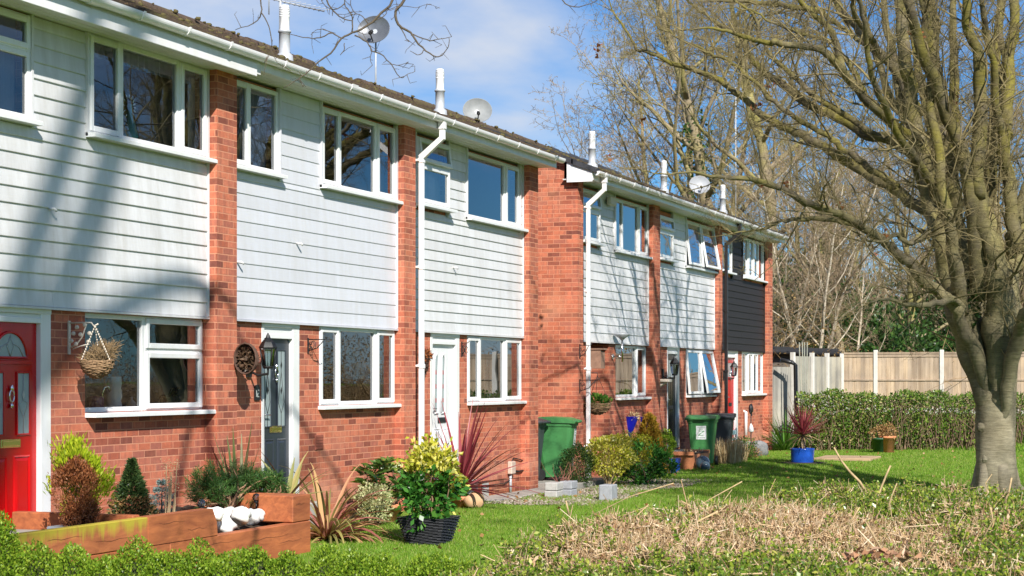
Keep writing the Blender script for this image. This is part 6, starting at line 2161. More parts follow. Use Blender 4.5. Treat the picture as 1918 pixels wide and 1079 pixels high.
b = MB(); b.box(LX - .4, LX + .4, .3, .8, .99, 1.029); b.box(LX - .35, LX + .35, .34, .76, 0.0, .989); tag(b.build('sideboard', m_black, origin=(21.4, .6, 0)), 'dark cabinet under the table lamp behind the second lower window', 'cabinet')

# ------------------------------------------------------------------ the far hedge before the fence
hg = empty('privet_hedge', (45.9, -3, GZ), 'clipped far hedge at the end of the lawn, leafy left and thin to the right', 'hedge')
n = 46000
u = NR.uniform(0, 1, n)
Y = -.75 - u * 12.0
thin = np.clip((-Y - 3.0) / 2.5, 0, 1)
keep = NR.uniform(0, 1, n) > thin * .60
Y = Y[keep]; thin = thin[keep]; n = len(Y)
X = 45.95 + (-Y - 1) * .36 + NR.normal(size=n) * .30
h = NR.uniform(0, 1, n) ** .75
topz = 1.0 + .05 * np.sin(Y * 3.1) + .05 * np.sin(Y * 7.7 + 1)
Z = GZ + .05 + (topz - GZ) * np.where(NR.uniform(0, 1, n) < thin * .7, .55 + .45 * h, h)
gap = (NR.uniform(0, 1, n) < thin * .45) & (Z > GZ + .75) & (Z < GZ + 1.1)
P = np.stack([X, Y, Z], 1)[~gap]
V, F = leaf_arrays(P, rand_dirs(len(P)) + np.array([[-.4, -.2, .5]]), NR.uniform(.05, .10, len(P)), NR.uniform(.03, .05, len(P)), .2)
link(np_mesh('foliage', V, F), 'foliage', leaf_mat('privet_leaf', [(0, (.045, .10, .018)), (.5, (.12, .22, .03)), (.85, (.24, .33, .05)), (1, (.42, .32, .14))], .3, .35), hg)
ns = 900
Ys = -.75 - NR.uniform(0, 1, ns) * 12.0
A = np.stack([45.95 + (-Ys - 1) * .36 + NR.normal(size=ns) * .2, Ys, np.full(ns, GZ)], 1)
B_ = A + np.stack([NR.normal(size=ns) * .15, NR.normal(size=ns) * .22, NR.uniform(.8, 1.5, ns)], 1)
V1 = seg_arrays(A, (A + B_) / 2 + NR.normal(size=(ns, 3)) * .05, .014, .010)
V2 = seg_arrays((A + B_) / 2, B_, .010, .005)
A2 = A + (B_ - A) * NR.uniform(.3, .9, (ns, 1)); B2 = A2 + NR.normal(size=(ns, 3)) * .2 + np.array([[0, 0, .2]])
V, F = join_np([V1, V2, seg_arrays(A2, B2, .007, .004)])
link(np_mesh('stem', V, F), 'stem', M('hedge_stem', (.24, .16, .10), rough=.9, var=.3), hg)

# ------------------------------------------------------------------ the cut hedge in the foreground
def hnoise(x, y):
    return (.5 * np.sin(x * 1.3 + np.sin(y * 1.9)) * np.sin(y * 1.7 + .6) + .3 * np.sin(x * 3.7 + 1.1) * np.sin(y * 3.1 + x) + .2 * np.sin(x * 8.3 + y * 5.1) * np.sin(y * 9.1 - x * 3))


def far_edge(x):
    return np.interp(x, [3, 8, 10.3, 12, 13.6, 15.2, 16.2], [-6.5, -6.3, -6.0, -6.15, -6.35, -6.65, -7.4])


hh = empty('cut_hedge', (10, -8, GZ), 'wide flat-topped foreground hedge freshly cut, green leaves among straw coloured stems', 'hedge')
n = 300000
X = NR.uniform(5.5, 16.2, n); Yf = far_edge(X)
Y = -10.3 + (Yf + 10.3) * NR.uniform(0, 1, n)
px, py, d = project(np.stack([X, Y, np.full(n, .45)], 1))
ok = (px > 480) & (px < 2050) & (py < 1240)
X, Y, Yf = X[ok], Y[ok], Yf[ok]; n = len(X)
edge = np.clip((Yf - Y) / .5, 0, 1) * np.clip((16.2 - X) / .6, 0, 1)
top = .38 + .11 * hnoise(X, Y) + .06 * np.sin(X * 9.1 + 2 * np.sin(Y * 6.3)) * np.sin(Y * 10.7 + X * 2.1) + .07 * np.clip((X - 9) / 6, 0, 1)
top = GZ + (top - GZ) * (.45 + .55 * np.sqrt(edge))
dep = np.abs(NR.normal(size=n)) * .11
Z = top - dep
Z = np.where(NR.uniform(0, 1, n) < .05, top + NR.uniform(0, .10, n), Z)
vv = (Y + 10.3) / (Yf + 10.3)
straw = 1.1 * hnoise(X * .9 + 3, Y * 1.3 + 2) + 1.0 * np.exp(-((X - 11.6) / 1.7) ** 2) * np.clip((vv - .25) / .4, 0, 1) - .02 - .8 * np.clip((9.9 - X) / 1.0, 0, 1) - .30 * np.clip((X - 12.4) / 1.5, 0, 1)
isl = NR.uniform(0, 1, n) > np.clip(straw * .9, -.2, .50)
# green shoots: short upright stems, each set with opposite leaves
gs = np.where(isl)[0]
gs = gs[NR.permutation(len(gs))[:24000]]
B0_ = np.stack([X[gs], Y[gs], top[gs] - NR.uniform(.02, .16, len(gs))], 1)
A_ = unit(NR.normal(size=(len(gs), 3)) * np.array([[.5, .5, .3]]) + np.array([[0, 0, .8]]))
LS = NR.uniform(.06, .17, len(gs))[:, None]
parts = []
m_ = 8
for q in range(m_):
    t_ = (q + .5) / m_
    Pq = B0_ + A_ * LS * t_ + NR.normal(size=B0_.shape) * .003
    for sgn in (-1, 1):
        sd = unit(np.cross(A_, rand_dirs(len(gs)))) * sgn
        Dq = A_ * .55 + sd * .8 + NR.normal(size=B0_.shape) * .15
        parts.append(leaf_arrays(Pq, Dq, NR.uniform(.018, .040, len(gs)) * NR.choice([.7, 1, 1.25], len(gs)) * (1.1 - .35 * t_), NR.uniform(.012, .020, len(gs)), .15))
V, F = join_np(parts)
link(np_mesh('foliage', V, F), 'foliage', leaf_mat('hedge_leaf', [(0, (.06, .13, .014)), (.45, (.16, .27, .02)), (.8, (.32, .41, .04)), (1, (.52, .50, .10))], .35, .30, .5), hh)
V, F = seg_arrays(B0_ - A_ * .05, B0_ + A_ * LS, .0022, .0012)
link(np_mesh('stem', V, F), 'stem', M('hedge_twig', (.22, .15, .08), rough=.9, var=.3, scale=20), hh)
# cut ends: bundles of pale sticks fanning from one stub, and loose trimmings caught between them
w_ = np.clip(straw * 1.1 + .02, .03, 1)
sel = np.where(NR.uniform(0, 1, n) < w_)[0]
sel = sel[NR.permutation(len(sel))[:6200]]
C0 = np.stack([X[sel], Y[sel], top[sel] - .07], 1)
Ab = unit(NR.normal(size=C0.shape) * np.array([[.75, .75, .25]]) + np.array([[0, 0, .55]]))
SA_, SB_, SR_ = [], [], []
for q in range(9):
    D = unit(Ab + NR.normal(size=C0.shape) * .38)
    L = NR.uniform(.04, .15, len(sel))[:, None]
    p0 = C0 + NR.normal(size=C0.shape) * .012
    mid = p0 + D * L * .55 + NR.normal(size=C0.shape) * .006
    end = mid + unit(D + NR.normal(size=C0.shape) * .3) * L * .45
    r_ = NR.uniform(.0018, .0050, len(sel)) * np.where(NR.uniform(0, 1, len(sel)) < .06, 1.7, 1.0)
    SA_ += [p0, mid]; SB_ += [mid, end]; SR_ += [r_, r_ * .9]
k2 = np.where(NR.uniform(0, 1, n) < w_)[0]; k2 = k2[NR.permutation(len(k2))[:15000]]
p0 = np.stack([X[k2], Y[k2], top[k2] + NR.uniform(-.03, .03, len(k2))], 1)
D = NR.normal(size=p0.shape); D[:, 2] = np.abs(D[:, 2]) * .35 - .1; D = unit(D)
L = np.where(NR.uniform(0, 1, len(k2)) < .03, NR.uniform(.12, .30, len(k2)), NR.uniform(.03, .10, len(k2)))[:, None]
SA_.append(p0); SB_.append(p0 + D * L); SR_.append(NR.uniform(.0018, .0050, len(k2)))
k3 = np.where(NR.uniform(0, 1, n) < w_)[0]; k3 = k3[NR.permutation(len(k3))[:9000]]
p0 = np.stack([X[k3], Y[k3], top[k3] - .04], 1)
D = unit(NR.normal(size=p0.shape) * np.array([[.4, .4, .2]]) + np.array([[0, 0, .9]]))
SA_.append(p0); SB_.append(p0 + D * NR.uniform(.05, .17, len(k3))[:, None]); SR_.append(NR.uniform(.0012, .0028, len(k3)))
SA_ = np.concatenate(SA_); SB_ = np.concatenate(SB_); SR_ = np.concatenate(SR_)
V, F = seg_arrays(SA_, SB_, SR_, SR_ * .8)
link(np_mesh('cut_stem', V, F), 'cut_stem', leaf_mat('straw_stem', [(0, (.26, .16, .07)), (.3, (.54, .36, .18)), (.75, (.74, .54, .32)), (1, (.86, .71, .50))], .1, .7), hh)
P = np.stack([X, Y, top], 1)[k2]
Pd = P[:8000] + NR.normal(size=(min(8000, len(P)), 3)) * .01
V, F = leaf_arrays(Pd, rand_dirs(len(Pd)) + np.array([[0, 0, .4]]), NR.uniform(.025, .06, len(Pd)), .022, .35)
link(np_mesh('dry_leaf', V, F), 'dry_leaf', leaf_mat('dry_hedge_leaf', [(0, (.36, .20, .10)), (.6, (.58, .38, .22)), (1, (.72, .52, .36))], .2), hh)
# longer woody shoots
m_branch = M('cut_branch_bark', (.46, .33, .17), rough=.9, var=.35, scale=20)
for line, d0, r in ((((1562, 838), (1575, 862), (1592, 884), (1610, 902), (1624, 925)), 14.2, .012), (((1668, 872), (1660, 890), (1650, 915), (1640, 945), (1628, 970)), 13.4, .011), (((1680, 905), (1668, 935), (1660, 975)), 12.6, .006), (((1895, 895), (1890, 920), (1880, 945)), 13.0, .010), (((1858, 888), (1846, 905), (1850, 925), (1832, 940), (1850, 960)), 13.2, .005), (((1275, 938), (1300, 952), (1330, 962)), 12.5, .009), (((1060, 938), (1066, 965)), 13.0, .008),
                    (((1270, 972), (1330, 935), (1390, 902)), 13.5, .005), (((1095, 972), (1180, 930), (1262, 905)), 12.5, .004), (((1240, 1010), (1290, 985), (1345, 958)), 11.4, .007), (((1620, 975), (1640, 1010), (1655, 1035)), 9.8, .006), (((1585, 992), (1610, 950)), 10.5, .004), (((1840, 1010), (1860, 975), (1855, 950)), 10.5, .006)):
    pts = [at_depth(px_, py_, d0) for px_, py_ in line]
    MB().tube(pts, [r * (.6 + .4 * i / (len(pts) - 1)) for i in range(len(pts))], 6, wob=.12).build('cut_branch', m_branch, hh)
c = at_depth(1650, 1040, 9.3)
P, d = blob_pts(46, c, (.06, .17, .02), .2)
V, F = leaf_arrays(P, rand_dirs(46) * np.array([[1, 1.6, .5]]), NR.uniform(.035, .085, 46), NR.uniform(.02, .045, 46), .5)
o = link(np_mesh('dead_leaf', V, F), 'dead_leaf', leaf_mat('curled_dead_leaf', [(0, (.34, .16, .08)), (.6, (.55, .30, .17)), (1, (.66, .42, .27))], .15), hh)
o['label'] = 'curled brown dead leaves on the cut hedge'
o['kind'] = 'stuff'
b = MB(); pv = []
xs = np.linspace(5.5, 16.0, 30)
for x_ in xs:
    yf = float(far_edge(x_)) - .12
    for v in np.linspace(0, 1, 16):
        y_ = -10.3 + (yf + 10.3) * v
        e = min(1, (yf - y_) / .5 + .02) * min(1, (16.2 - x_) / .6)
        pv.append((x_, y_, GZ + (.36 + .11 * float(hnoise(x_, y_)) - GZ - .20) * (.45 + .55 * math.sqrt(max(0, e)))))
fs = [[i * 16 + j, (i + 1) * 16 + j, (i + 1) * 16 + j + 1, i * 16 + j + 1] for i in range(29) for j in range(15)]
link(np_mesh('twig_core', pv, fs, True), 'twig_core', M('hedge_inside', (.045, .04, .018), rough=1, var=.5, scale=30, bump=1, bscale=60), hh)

# ------------------------------------------------------------------ low box hedge across the near garden
def box_plant(name, label, lobes, n, group='box plants along the near path', leafmat=None):
    base = (lobes[0][0], lobes[0][1], GZ)
    t = empty(name, base, label, 'hedge', group)
    parts = []; cores = MB()
    tot = sum(l[3] * l[4] for l in lobes)
    for (x_, y_, zt_, rx, ry) in lobes:
        k = int(n * rx * ry / tot)
        hgt = zt_ - GZ
        P, d = blob_pts(k, (x_, y_, GZ + hgt * .5), (rx, ry, hgt * .52), .74, .14)
        D = d * .6 + NR.normal(size=P.shape) * .5 + np.array([[0, 0, .45]])
        parts.append(leaf_arrays(P, D, NR.uniform(.014, .026, k), NR.uniform(.009, .015, k), .2))
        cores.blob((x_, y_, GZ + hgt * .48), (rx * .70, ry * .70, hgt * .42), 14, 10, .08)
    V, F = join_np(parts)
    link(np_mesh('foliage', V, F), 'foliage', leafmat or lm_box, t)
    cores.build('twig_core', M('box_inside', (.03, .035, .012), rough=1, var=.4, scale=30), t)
    return t


c = at_depth(-2, 1020, 11.0)
box_plant('box_bush', 'taller box bush at the left edge beside the timber bed', [(c.x, c.y, .50, .15, .18)], 16000)
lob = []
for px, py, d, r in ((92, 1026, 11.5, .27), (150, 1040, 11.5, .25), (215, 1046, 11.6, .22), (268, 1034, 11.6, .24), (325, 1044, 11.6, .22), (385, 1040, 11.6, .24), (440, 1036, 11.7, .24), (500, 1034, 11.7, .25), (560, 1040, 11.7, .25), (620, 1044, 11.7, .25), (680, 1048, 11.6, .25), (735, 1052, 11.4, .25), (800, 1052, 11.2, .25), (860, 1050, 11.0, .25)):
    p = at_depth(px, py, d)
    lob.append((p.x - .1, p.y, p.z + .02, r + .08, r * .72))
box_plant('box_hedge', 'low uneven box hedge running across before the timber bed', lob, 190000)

# ------------------------------------------------------------------ trees
m_bark = bark_mat('mossy_bark', [(.3, (.055, .043, .027)), (.5, (.135, .11, .07)), (.72, (.24, .205, .145))], 2.4, (.20, .172, .036), (.38, .60), .45, (1.6, 6.2))
m_bark_far = bark_mat('far_bark', [(.3, (.18, .14, .09)), (.6, (.36, .29, .19)), (.8, (.46, .40, .28))], 1.2, (.32, .28, .09), (.45, .65), .4)
m_bark_pale = bark_mat('pale_bark', [(.3, (.44, .37, .27)), (.6, (.64, .56, .43)), (.8, (.74, .68, .56))], 1.5, (.34, .32, .10), (.55, .75), .3)
m_twigmoss = M('mossy_twig', (.20, .158, .07), rough=.95, var=.35, scale=3)
m_twigfar = M('far_twig', (.31, .23, .14), rough=1, var=.30, scale=.8)
m_twigfar2 = M('far_twig_olive', (.28, .23, .09), rough=1, var=.30, scale=.8)
lm_ivy = leaf_mat('ivy_leaf', [(0, (.018, .05, .012)), (.6, (.045, .11, .022)), (1, (.10, .18, .04))], .25, .35)


class Segs:
    def __init__(s): s.a = []; s.b = []; s.ra = []; s.rb = []
    def add(s, p, q, r0, r1): s.a.append(tuple(p)); s.b.append(tuple(q)); s.ra.append(r0); s.rb.append(r1)
    def arrays(s): return seg_arrays(np.array(s.a), np.array(s.b), np.array(s.ra), np.array(s.rb))


def rv(r=rnd): return Vector((r.gauss(0, 1), r.gauss(0, 1), r.gauss(0, 1)))


def wander(p, d, L, n, wob, up, r=rnd):
    pts = [p.copy()]
    d = d.normalized()
    for i in range(n):
        d = (d + rv(r) * wob + Vector((0, 0, up))).normalized()
        p = p + d * (L / n)
        pts.append(p.copy())
    return pts, d


def sprout(sg, p, d, L, r0, level, up, spec, r=rnd):
    """branch of segments with children; spec: list of (children, length ratio, spread)"""
    n = max(2, 4 if level == 0 else 3)
    pts, _ = wander(p, d, L, n, .22 + .07 * level, up, r)
    for i in range(n):
        sg.add(pts[i], pts[i + 1], r0 * (1 - .75 * i / n), r0 * (1 - .75 * (i + 1) / n))
    if level >= len(spec): return
    k, ratio, spread = spec[level]
    for j in range(k):
        t = (j + r.uniform(.2, .9)) / k
        t = .12 + .86 * t
        i = min(n - 1, int(t * n)); f = t * n - i
        q = pts[i].lerp(pts[i + 1], f)
        td = (pts[i + 1] - pts[i]).normalized()
        s_ = td.cross(rv(r)).normalized()
        dd = (td * (1 - spread) + s_ * spread).normalized()
        sprout(sg, q, dd, L * ratio * (1.15 - .6 * t) * r.uniform(.6, 1.3), max(.0016, r0 * .5 * (1 - .5 * t)), level + 1, up, spec, r)


# ---------------------------------------------------------------- the big many-limbed tree on the lawn
TD = 28.75
tree = empty('bare_tree', tuple(on_ground(1866, 927)), 'big leafless many-limbed tree with moss green bark on the lawn at the right', 'tree')
trunk_pts = [(1866, 927, 46, 0), (1866, 900, 42, 0), (1866, 850, 40, 0), (1865, 780, 40.5, 0), (1864, 720, 42, 0), (1862, 680, 45, 0), (1860, 640, 47, 0), (1857, 600, 47, 0)]
# limbs: (px, py, radius px, depth offset m)
limbs = [
    [(1848, 760, 24, 0), (1836, 690, 27, -.1), (1818, 640, 28, -.2), (1800, 590, 25, -.3), (1785, 545, 22, -.4), (1773, 482, 18, -.5), (1756, 425, 16, -.5), (1738, 350, 15, -.4), (1722, 260, 14, -.2), (1706, 180, 13, 0), (1697, 110, 12, .2), (1688, 40, 11, .4), (1682, -60, 9, .7), (1676, -180, 6, 1)],
    [(1846, 720, 14, -.2), (1822, 650, 14, -.5), (1800, 605, 12, -.7), (1781, 565, 11, -.9), (1755, 545, 10.5, -1.1), (1731, 527, 10, -1.3), (1699, 492, 9.5, -1.6), (1668, 464, 9, -1.9), (1639, 440, 8, -2.2), (1589, 411, 7.5, -2.6), (1551, 392, 7, -2.9), (1494, 373, 6.5, -3.2), (1466, 353, 6, -3.3), (1413, 337, 5.2, -3.5), (1373, 332, 4.4, -3.7), (1340, 331, 3.4, -3.8), (1290, 322, 2.2, -3.9), (1240, 326, 1.4, -4), (1196, 318, .8, -4)],
    [(1672, 467, 7, -1.9), (1648, 448, 6.5, -1.8), (1595, 420, 5.6, -1.7), (1532, 409, 4.8, -1.5), (1494, 412, 4, -1.3), (1455, 418, 3, -1.2), (1410, 432, 2, -1), (1370, 436, 1.2, -.9)],
    [(1752, 410, 13, -.5), (1728, 391, 11, -.2), (1683, 360, 10.5, .3), (1650, 339, 10, .6), (1610, 316, 9.5, .9), (1573, 296, 9, 1.2), (1543, 277, 8.5, 1.4), (1507, 256, 8, 1.6), (1450, 229, 7, 1.9), (1413, 203, 6.4, 2.1), (1385, 178, 6, 2.2), (1360, 160, 5.8, 2.3), (1327, 140, 5.2, 2.5), (1283, 127, 4.6, 2.7), (1250, 113, 4, 2.9), (1210, 97, 3.6, 3), (1190, 90, 3, 3.1), (1173, 57, 2.2, 3.2), (1140, 3, 1.2, 3.3), (1128, -30, .8, 3.3)],
    [(1748, 330, 12, .4), (1703, 283, 10.5, .8), (1660, 262, 10, 1.2), (1617, 249, 9.5, 1.5), (1550, 213, 8.8, 1.9), (1493, 180, 8, 2.3), (1450, 146, 7.2, 2.5), (1417, 123, 6.2, 2.7), (1400, 92, 5.4, 2.8), (1383, 67, 4.6, 2.9), (1340, 40, 3.6, 3), (1300, 12, 2.4, 3.1), (1270, -20, 1.4, 3.2)],
    [(1722, 270, 11, -.8), (1690, 245, 9.5, -1.2), (1640, 205, 9, -1.6), (1600, 160, 8.5, -2), (1567, 122, 8, -2.3), (1543, 95, 7, -2.5), (1510, 88, 6.4, -2.7), (1450, 79, 5.8, -3), (1440, 80, 5.4, -3), (1397, 70, 4.4, -3.2), (1373, 60, 3.6, -3.3), (1320, 52, 2.2, -3.4), (1280, 58, 1.2, -3.5)],
    [(1718, 215, 11, 1), (1693, 153, 10, 1.4), (1650, 100, 9, 1.7), (1610, 58, 8.2, 2), (1577, 20, 7.4, 2.3), (1560, -5, 6.8, 2.5), (1530, -60, 5, 3), (1500, -130, 3, 3.4)],
    [(1580, 135, 7, -2.2), (1563, 73, 6.4, -2.2), (1533, 33, 5.8, -2.3), (1500, 5, 5, -2.4), (1470, -25, 4, -2.5), (1430, -60, 2, -2.7)],
    [(1545, 24, 6, 2.4), (1500, 16, 5.4, 2.6), (1450, 9, 5, 2.8), (1400, 3, 4, 3), (1330, 0, 2.4, 3.1)],
    [(1846, 640, 26, .3), (1828, 580, 27, .4), (1808, 520, 26, .6), (1790, 450, 24, .8), (1778, 360, 21, 1), (1770, 270, 19, 1.3), (1760, 200, 16, 1.6), (1750, 100, 13, 2), (1743, 33, 11, 2.3), (1738, -60, 8, 2.8)],
    [(1838, 560, 18, -.4), (1826, 440, 16, -.8), (1815, 340, 14, -1.1), (1800, 283, 13, -1.3), (1770, 200, 12, -1.5), (1743, 133, 11, -1.8), (1717, 67, 10, -2), (1700, 0, 9, -2.3), (1684, -80, 6, -2.6)],
    [(1876, 700, 30, -.3), (1874, 620, 30, -.5), (1873, 560, 26, -.6), (1866, 491, 19, -.8), (1846, 434, 16, -.9), (1835, 387, 15, -1), (1832, 340, 14, -1.1), (1833, 233, 13, -1.2), (1837, 150, 12, -1.3), (1827, 90, 10, -1.4), (1812, 40, 9, -1.5), (1806, -50, 7, -1.7)],
    [(1880, 690, 26, .2), (1884, 600, 28, .3), (1886, 530, 23, .4), (1896, 480, 17, .6), (1910, 440, 15, .7), (1925, 410, 14, .8), (1950, 340, 12, 1), (1985, 240, 10, 1.4), (2010, 120, 8, 1.8), (2030, -20, 5, 2.2)],
    [(1905, 470, 14, -.2), (1897, 400, 13, -.3), (1886, 330, 12.5, -.3), (1882, 255, 12, -.2), (1890, 140, 11, 0), (1896, 67, 10, .2), (1900, 0, 9, .3), (1906, -90, 6, .6)],
    [(1884, 320, 8, -.4), (1874, 240, 8, -.7), (1864, 150, 7, -1), (1855, 95, 6.4, -1.2), (1842, 40, 5.6, -1.4), (1835, -30, 4, -1.6)],
    [(1893, 700, 16, -.7), (1908, 630, 15, -1), (1922, 590, 13, -1.3), (1960, 540, 11, -1.8), (2010, 480, 9, -2.4), (2070, 400, 6, -3)],
    [(1838, 520, 13, 1.2), (1846, 420, 13, 1.6), (1858, 320, 12, 2.0), (1862, 220, 11, 2.4), (1868, 110, 9, 2.8), (1874, 0, 7, 3.2), (1880, -110, 4, 3.6)],
    [(1800, 500, 12, 1.0), (1782, 420, 12, 1.6), (1750, 330, 10, 2.3), (1712, 250, 9, 3.0), (1668, 180, 7.6, 3.6), (1640, 110, 6, 4.0), (1622, 30, 4.4, 4.4), (1612, -40, 3, 4.7)],
    [(1786, 420, 9, -.2), (1752, 360, 8.5, -1.2), (1716, 300, 8, -2.1), (1672, 235, 7, -2.8), (1640, 160, 6, -3.4), (1622, 80, 5, -3.8), (1614, 10, 4, -4.1), (1608, -50, 3, -4.3)],
    [(1806, 585, 8, -.6), (1786, 560, 7.5, -1.2), (1762, 566, 6.5, -1.8), (1730, 572, 5.5, -2.2), (1700, 570, 4.4, -2.4), (1665, 560, 3, -2.6), (1630, 566, 1.6, -2.7)],
    [(1757, 395, 7, -.9), (1735, 440, 6, -1.3), (1715, 452, 5.6, -1.6), (1698, 455, 5, -1.8), (1680, 440, 4, -2.0), (1650, 452, 3, -2.2), (1610, 446, 1.8, -2.4)],
]
tr_b = MB()


_base = list(limbs)
for k_, (idx, dpx, dpy, dd, rs) in enumerate(((0, 46, 10, -2.2, .75), (0, -34, -18, 2.2, .7), (3, 60, -46, -2.6, .7), (4, 40, -60, -2.4, .7), (6, 52, -20, -3.2, .75), (9, 44, 0, -2.0, .75), (9, -52, 14, 2.4, .65), (11, 38, 10, 2.2, .7), (13, -34, 8, 2.0, .75), (5, 70, -40, 3.2, .65), (12, -40, 20, -1.8, .7), (6, -46, 30, 2.8, .6))):
    src = _base[idx][2:] if idx in (3, 4, 5, 6) else _base[idx][3:]
    out = []
    for i_, (px_, py_, r_, d_) in enumerate(src):
        t_ = i_ / (len(src) - 1)
        out.append((px_ + dpx * t_ ** .8 + 6 * math.sin(3 * t_ + k_), py_ + dpy * t_, r_ * rs * (1 - .25 * t_), d_ + dd * t_ ** .7))
    limbs.append(out)


def limb_world(l, n=4):
    if l is not trunk_pts and l[0][1] > 630:          # let the limb grow out of the stem instead of starting on its side
        f_ = l[0]
        l = [(f_[0] + (1864 - f_[0]) * .5, f_[1] + 90, f_[2] * .45, f_[3] * .3), (f_[0] + (1864 - f_[0]) * .22, f_[1] + 25, f_[2] * .8, f_[3] * .7)] + list(l[1:])
    c = cr(l, n)
    amp = 0 if l is trunk_pts else 2.6
    P = [at_depth(a[0] + amp * rnd.gauss(0, 1) * .5 + amp * math.sin(i * .9 + l[0][0]), a[1] + amp * rnd.gauss(0, 1) * .5, TD + a[3] + (.03 * rnd.gauss(0, 1) if amp else 0)) for i, a in enumerate(c)]
    if amp:
        keep_ = [i for i, p_ in enumerate(P) if p_.z < 8.3 or i < 6]
        P = [P[i] for i in keep_]; c = c[keep_]
    R_ = [max(.006, (1.0 if amp else 1.0) * a[2] / FPX * (TD + a[3])) * (1 + (.025 * math.sin(i * 1.1 + l[0][1]) if amp else 0)) for i, a in enumerate(c)]
    return P, R_


P, R_ = limb_world(trunk_pts)
P[0].z = GZ - .05
R_ = [q * .90 for q in R_]
tr_b.tube(P, R_, 40, wob=.012, flute=.035)
for a_ in (.3, 1.5, 2.6, 3.7, 5.1):
    q_ = Vector((math.cos(a_), math.sin(a_), 0))
    tr_b.tube([P[0] + q_ * .20 + Vector((0, 0, .50)), P[0] + q_ * .28 + Vector((0, 0, .16)), P[0] + q_ * .45 + Vector((0, 0, .02)), P[0] + q_ * .75 + Vector((0, 0, -.06))], [.12, .12, .09, .03], 10, wob=.05)
for px_, py_, r_ in ((1838, 800, .055), (1880, 742, .05), (1850, 690, .07), (1893, 650, .06), (1872, 610, .05), (1845, 860, .04)):
    q_ = at_depth(px_, py_, TD - .36)
    tr_b.blob(q_, (r_ * .7, r_, r_ * 1.3), 10, 8, .25)
worlds = [limb_world(l) for l in limbs]
for k, (P, R_) in enumerate(worlds):
    if k in (0, 9, 11, 12): tr_b.tube(P, R_, 20, wob=.03, flute=.03)
tr_b.build('trunk', m_bark, tree)
lb = MB()
for k, (P, R_) in enumerate(worlds):
    if k not in (0, 9, 11, 12): lb.tube(P, R_, 10, wob=.045)
lb.build('limb', m_bark, tree)
tw = Segs()
r2 = random.Random(5)
spec_big = [(6, .52, .62), (6, .50, .62), (4, .45, .6)]
for k, (P, R_) in enumerate(worlds):
    Ltot = 0
    for i in range(len(P) - 1):
        seg = (P[i + 1] - P[i]).length
        Ltot += seg
        frac = i / len(P)
        if frac < .16: continue
        den = 3.2 if R_[i] > .05 else 4.6
        m_ = r2.random() + seg * den
        while m_ > 1:
            m_ -= 1
            q = P[i].lerp(P[i + 1], r2.random())
            td = (P[i + 1] - P[i]).normalized()
            s_ = td.cross(rv(r2)).normalized()
            d = (td * .55 + s_ * .75 + Vector((0, 0, .22))).normalized()
            L = r2.uniform(.5, 1.9) * (1.25 - .5 * frac)
            sprout(tw, q, d, L, min(R_[i] * .45, .006 + .010 * L), 0, .05, spec_big, r2)
    # the end of each limb
    d = (P[-1] - P[-3]).normalized()
    for _ in range(3): sprout(tw, P[-1], (d + rv(r2) * .3).normalized(), r2.uniform(.4, .8), .008, 0, .04, spec_big, r2)
V, F = tw.arrays()
link(np_mesh('twig', V, F), 'twig', m_twigmoss, tree)
# ivy in the fork
Pi, d = blob_pts(380, at_depth(1822, 560, TD - .4), (.16, .16, .42), .2)
V, F = leaf_arrays(Pi, rand_dirs(380), .06, .05, .2); link(np_mesh('ivy', V, F), 'ivy', lm_ivy, tree)
# last withered leaves
lw_ = []
for (px, py) in ((1117, 88), (1126, 97), (1200, 228), (1428, 200), (1442, 160), (1413, 203), (1140, 298), (1700, 66), (1730, 60), (1480, 345), (1472, 352), (1640, 470), (1655, 445), (1575, 385), (1836, 190), (1790, 190), (1660, 440), (1430, 346)):
    p = at_depth(px, py, TD - 1 + rnd.uniform(-1, 1)); lw_.append(np.array(p)[None] + NR.normal(size=(3, 3)) * .03)
Pw = np.concatenate(lw_); V, F = leaf_arrays(Pw, rand_dirs(len(Pw)), .09, .07, .35); tag(link(np_mesh('withered_leaf', V, F), 'withered_leaf', leaf_mat('russet_leaf', [(0, (.22, .05, .02)), (1, (.45, .18, .06))], .2), tree), kind='stuff')


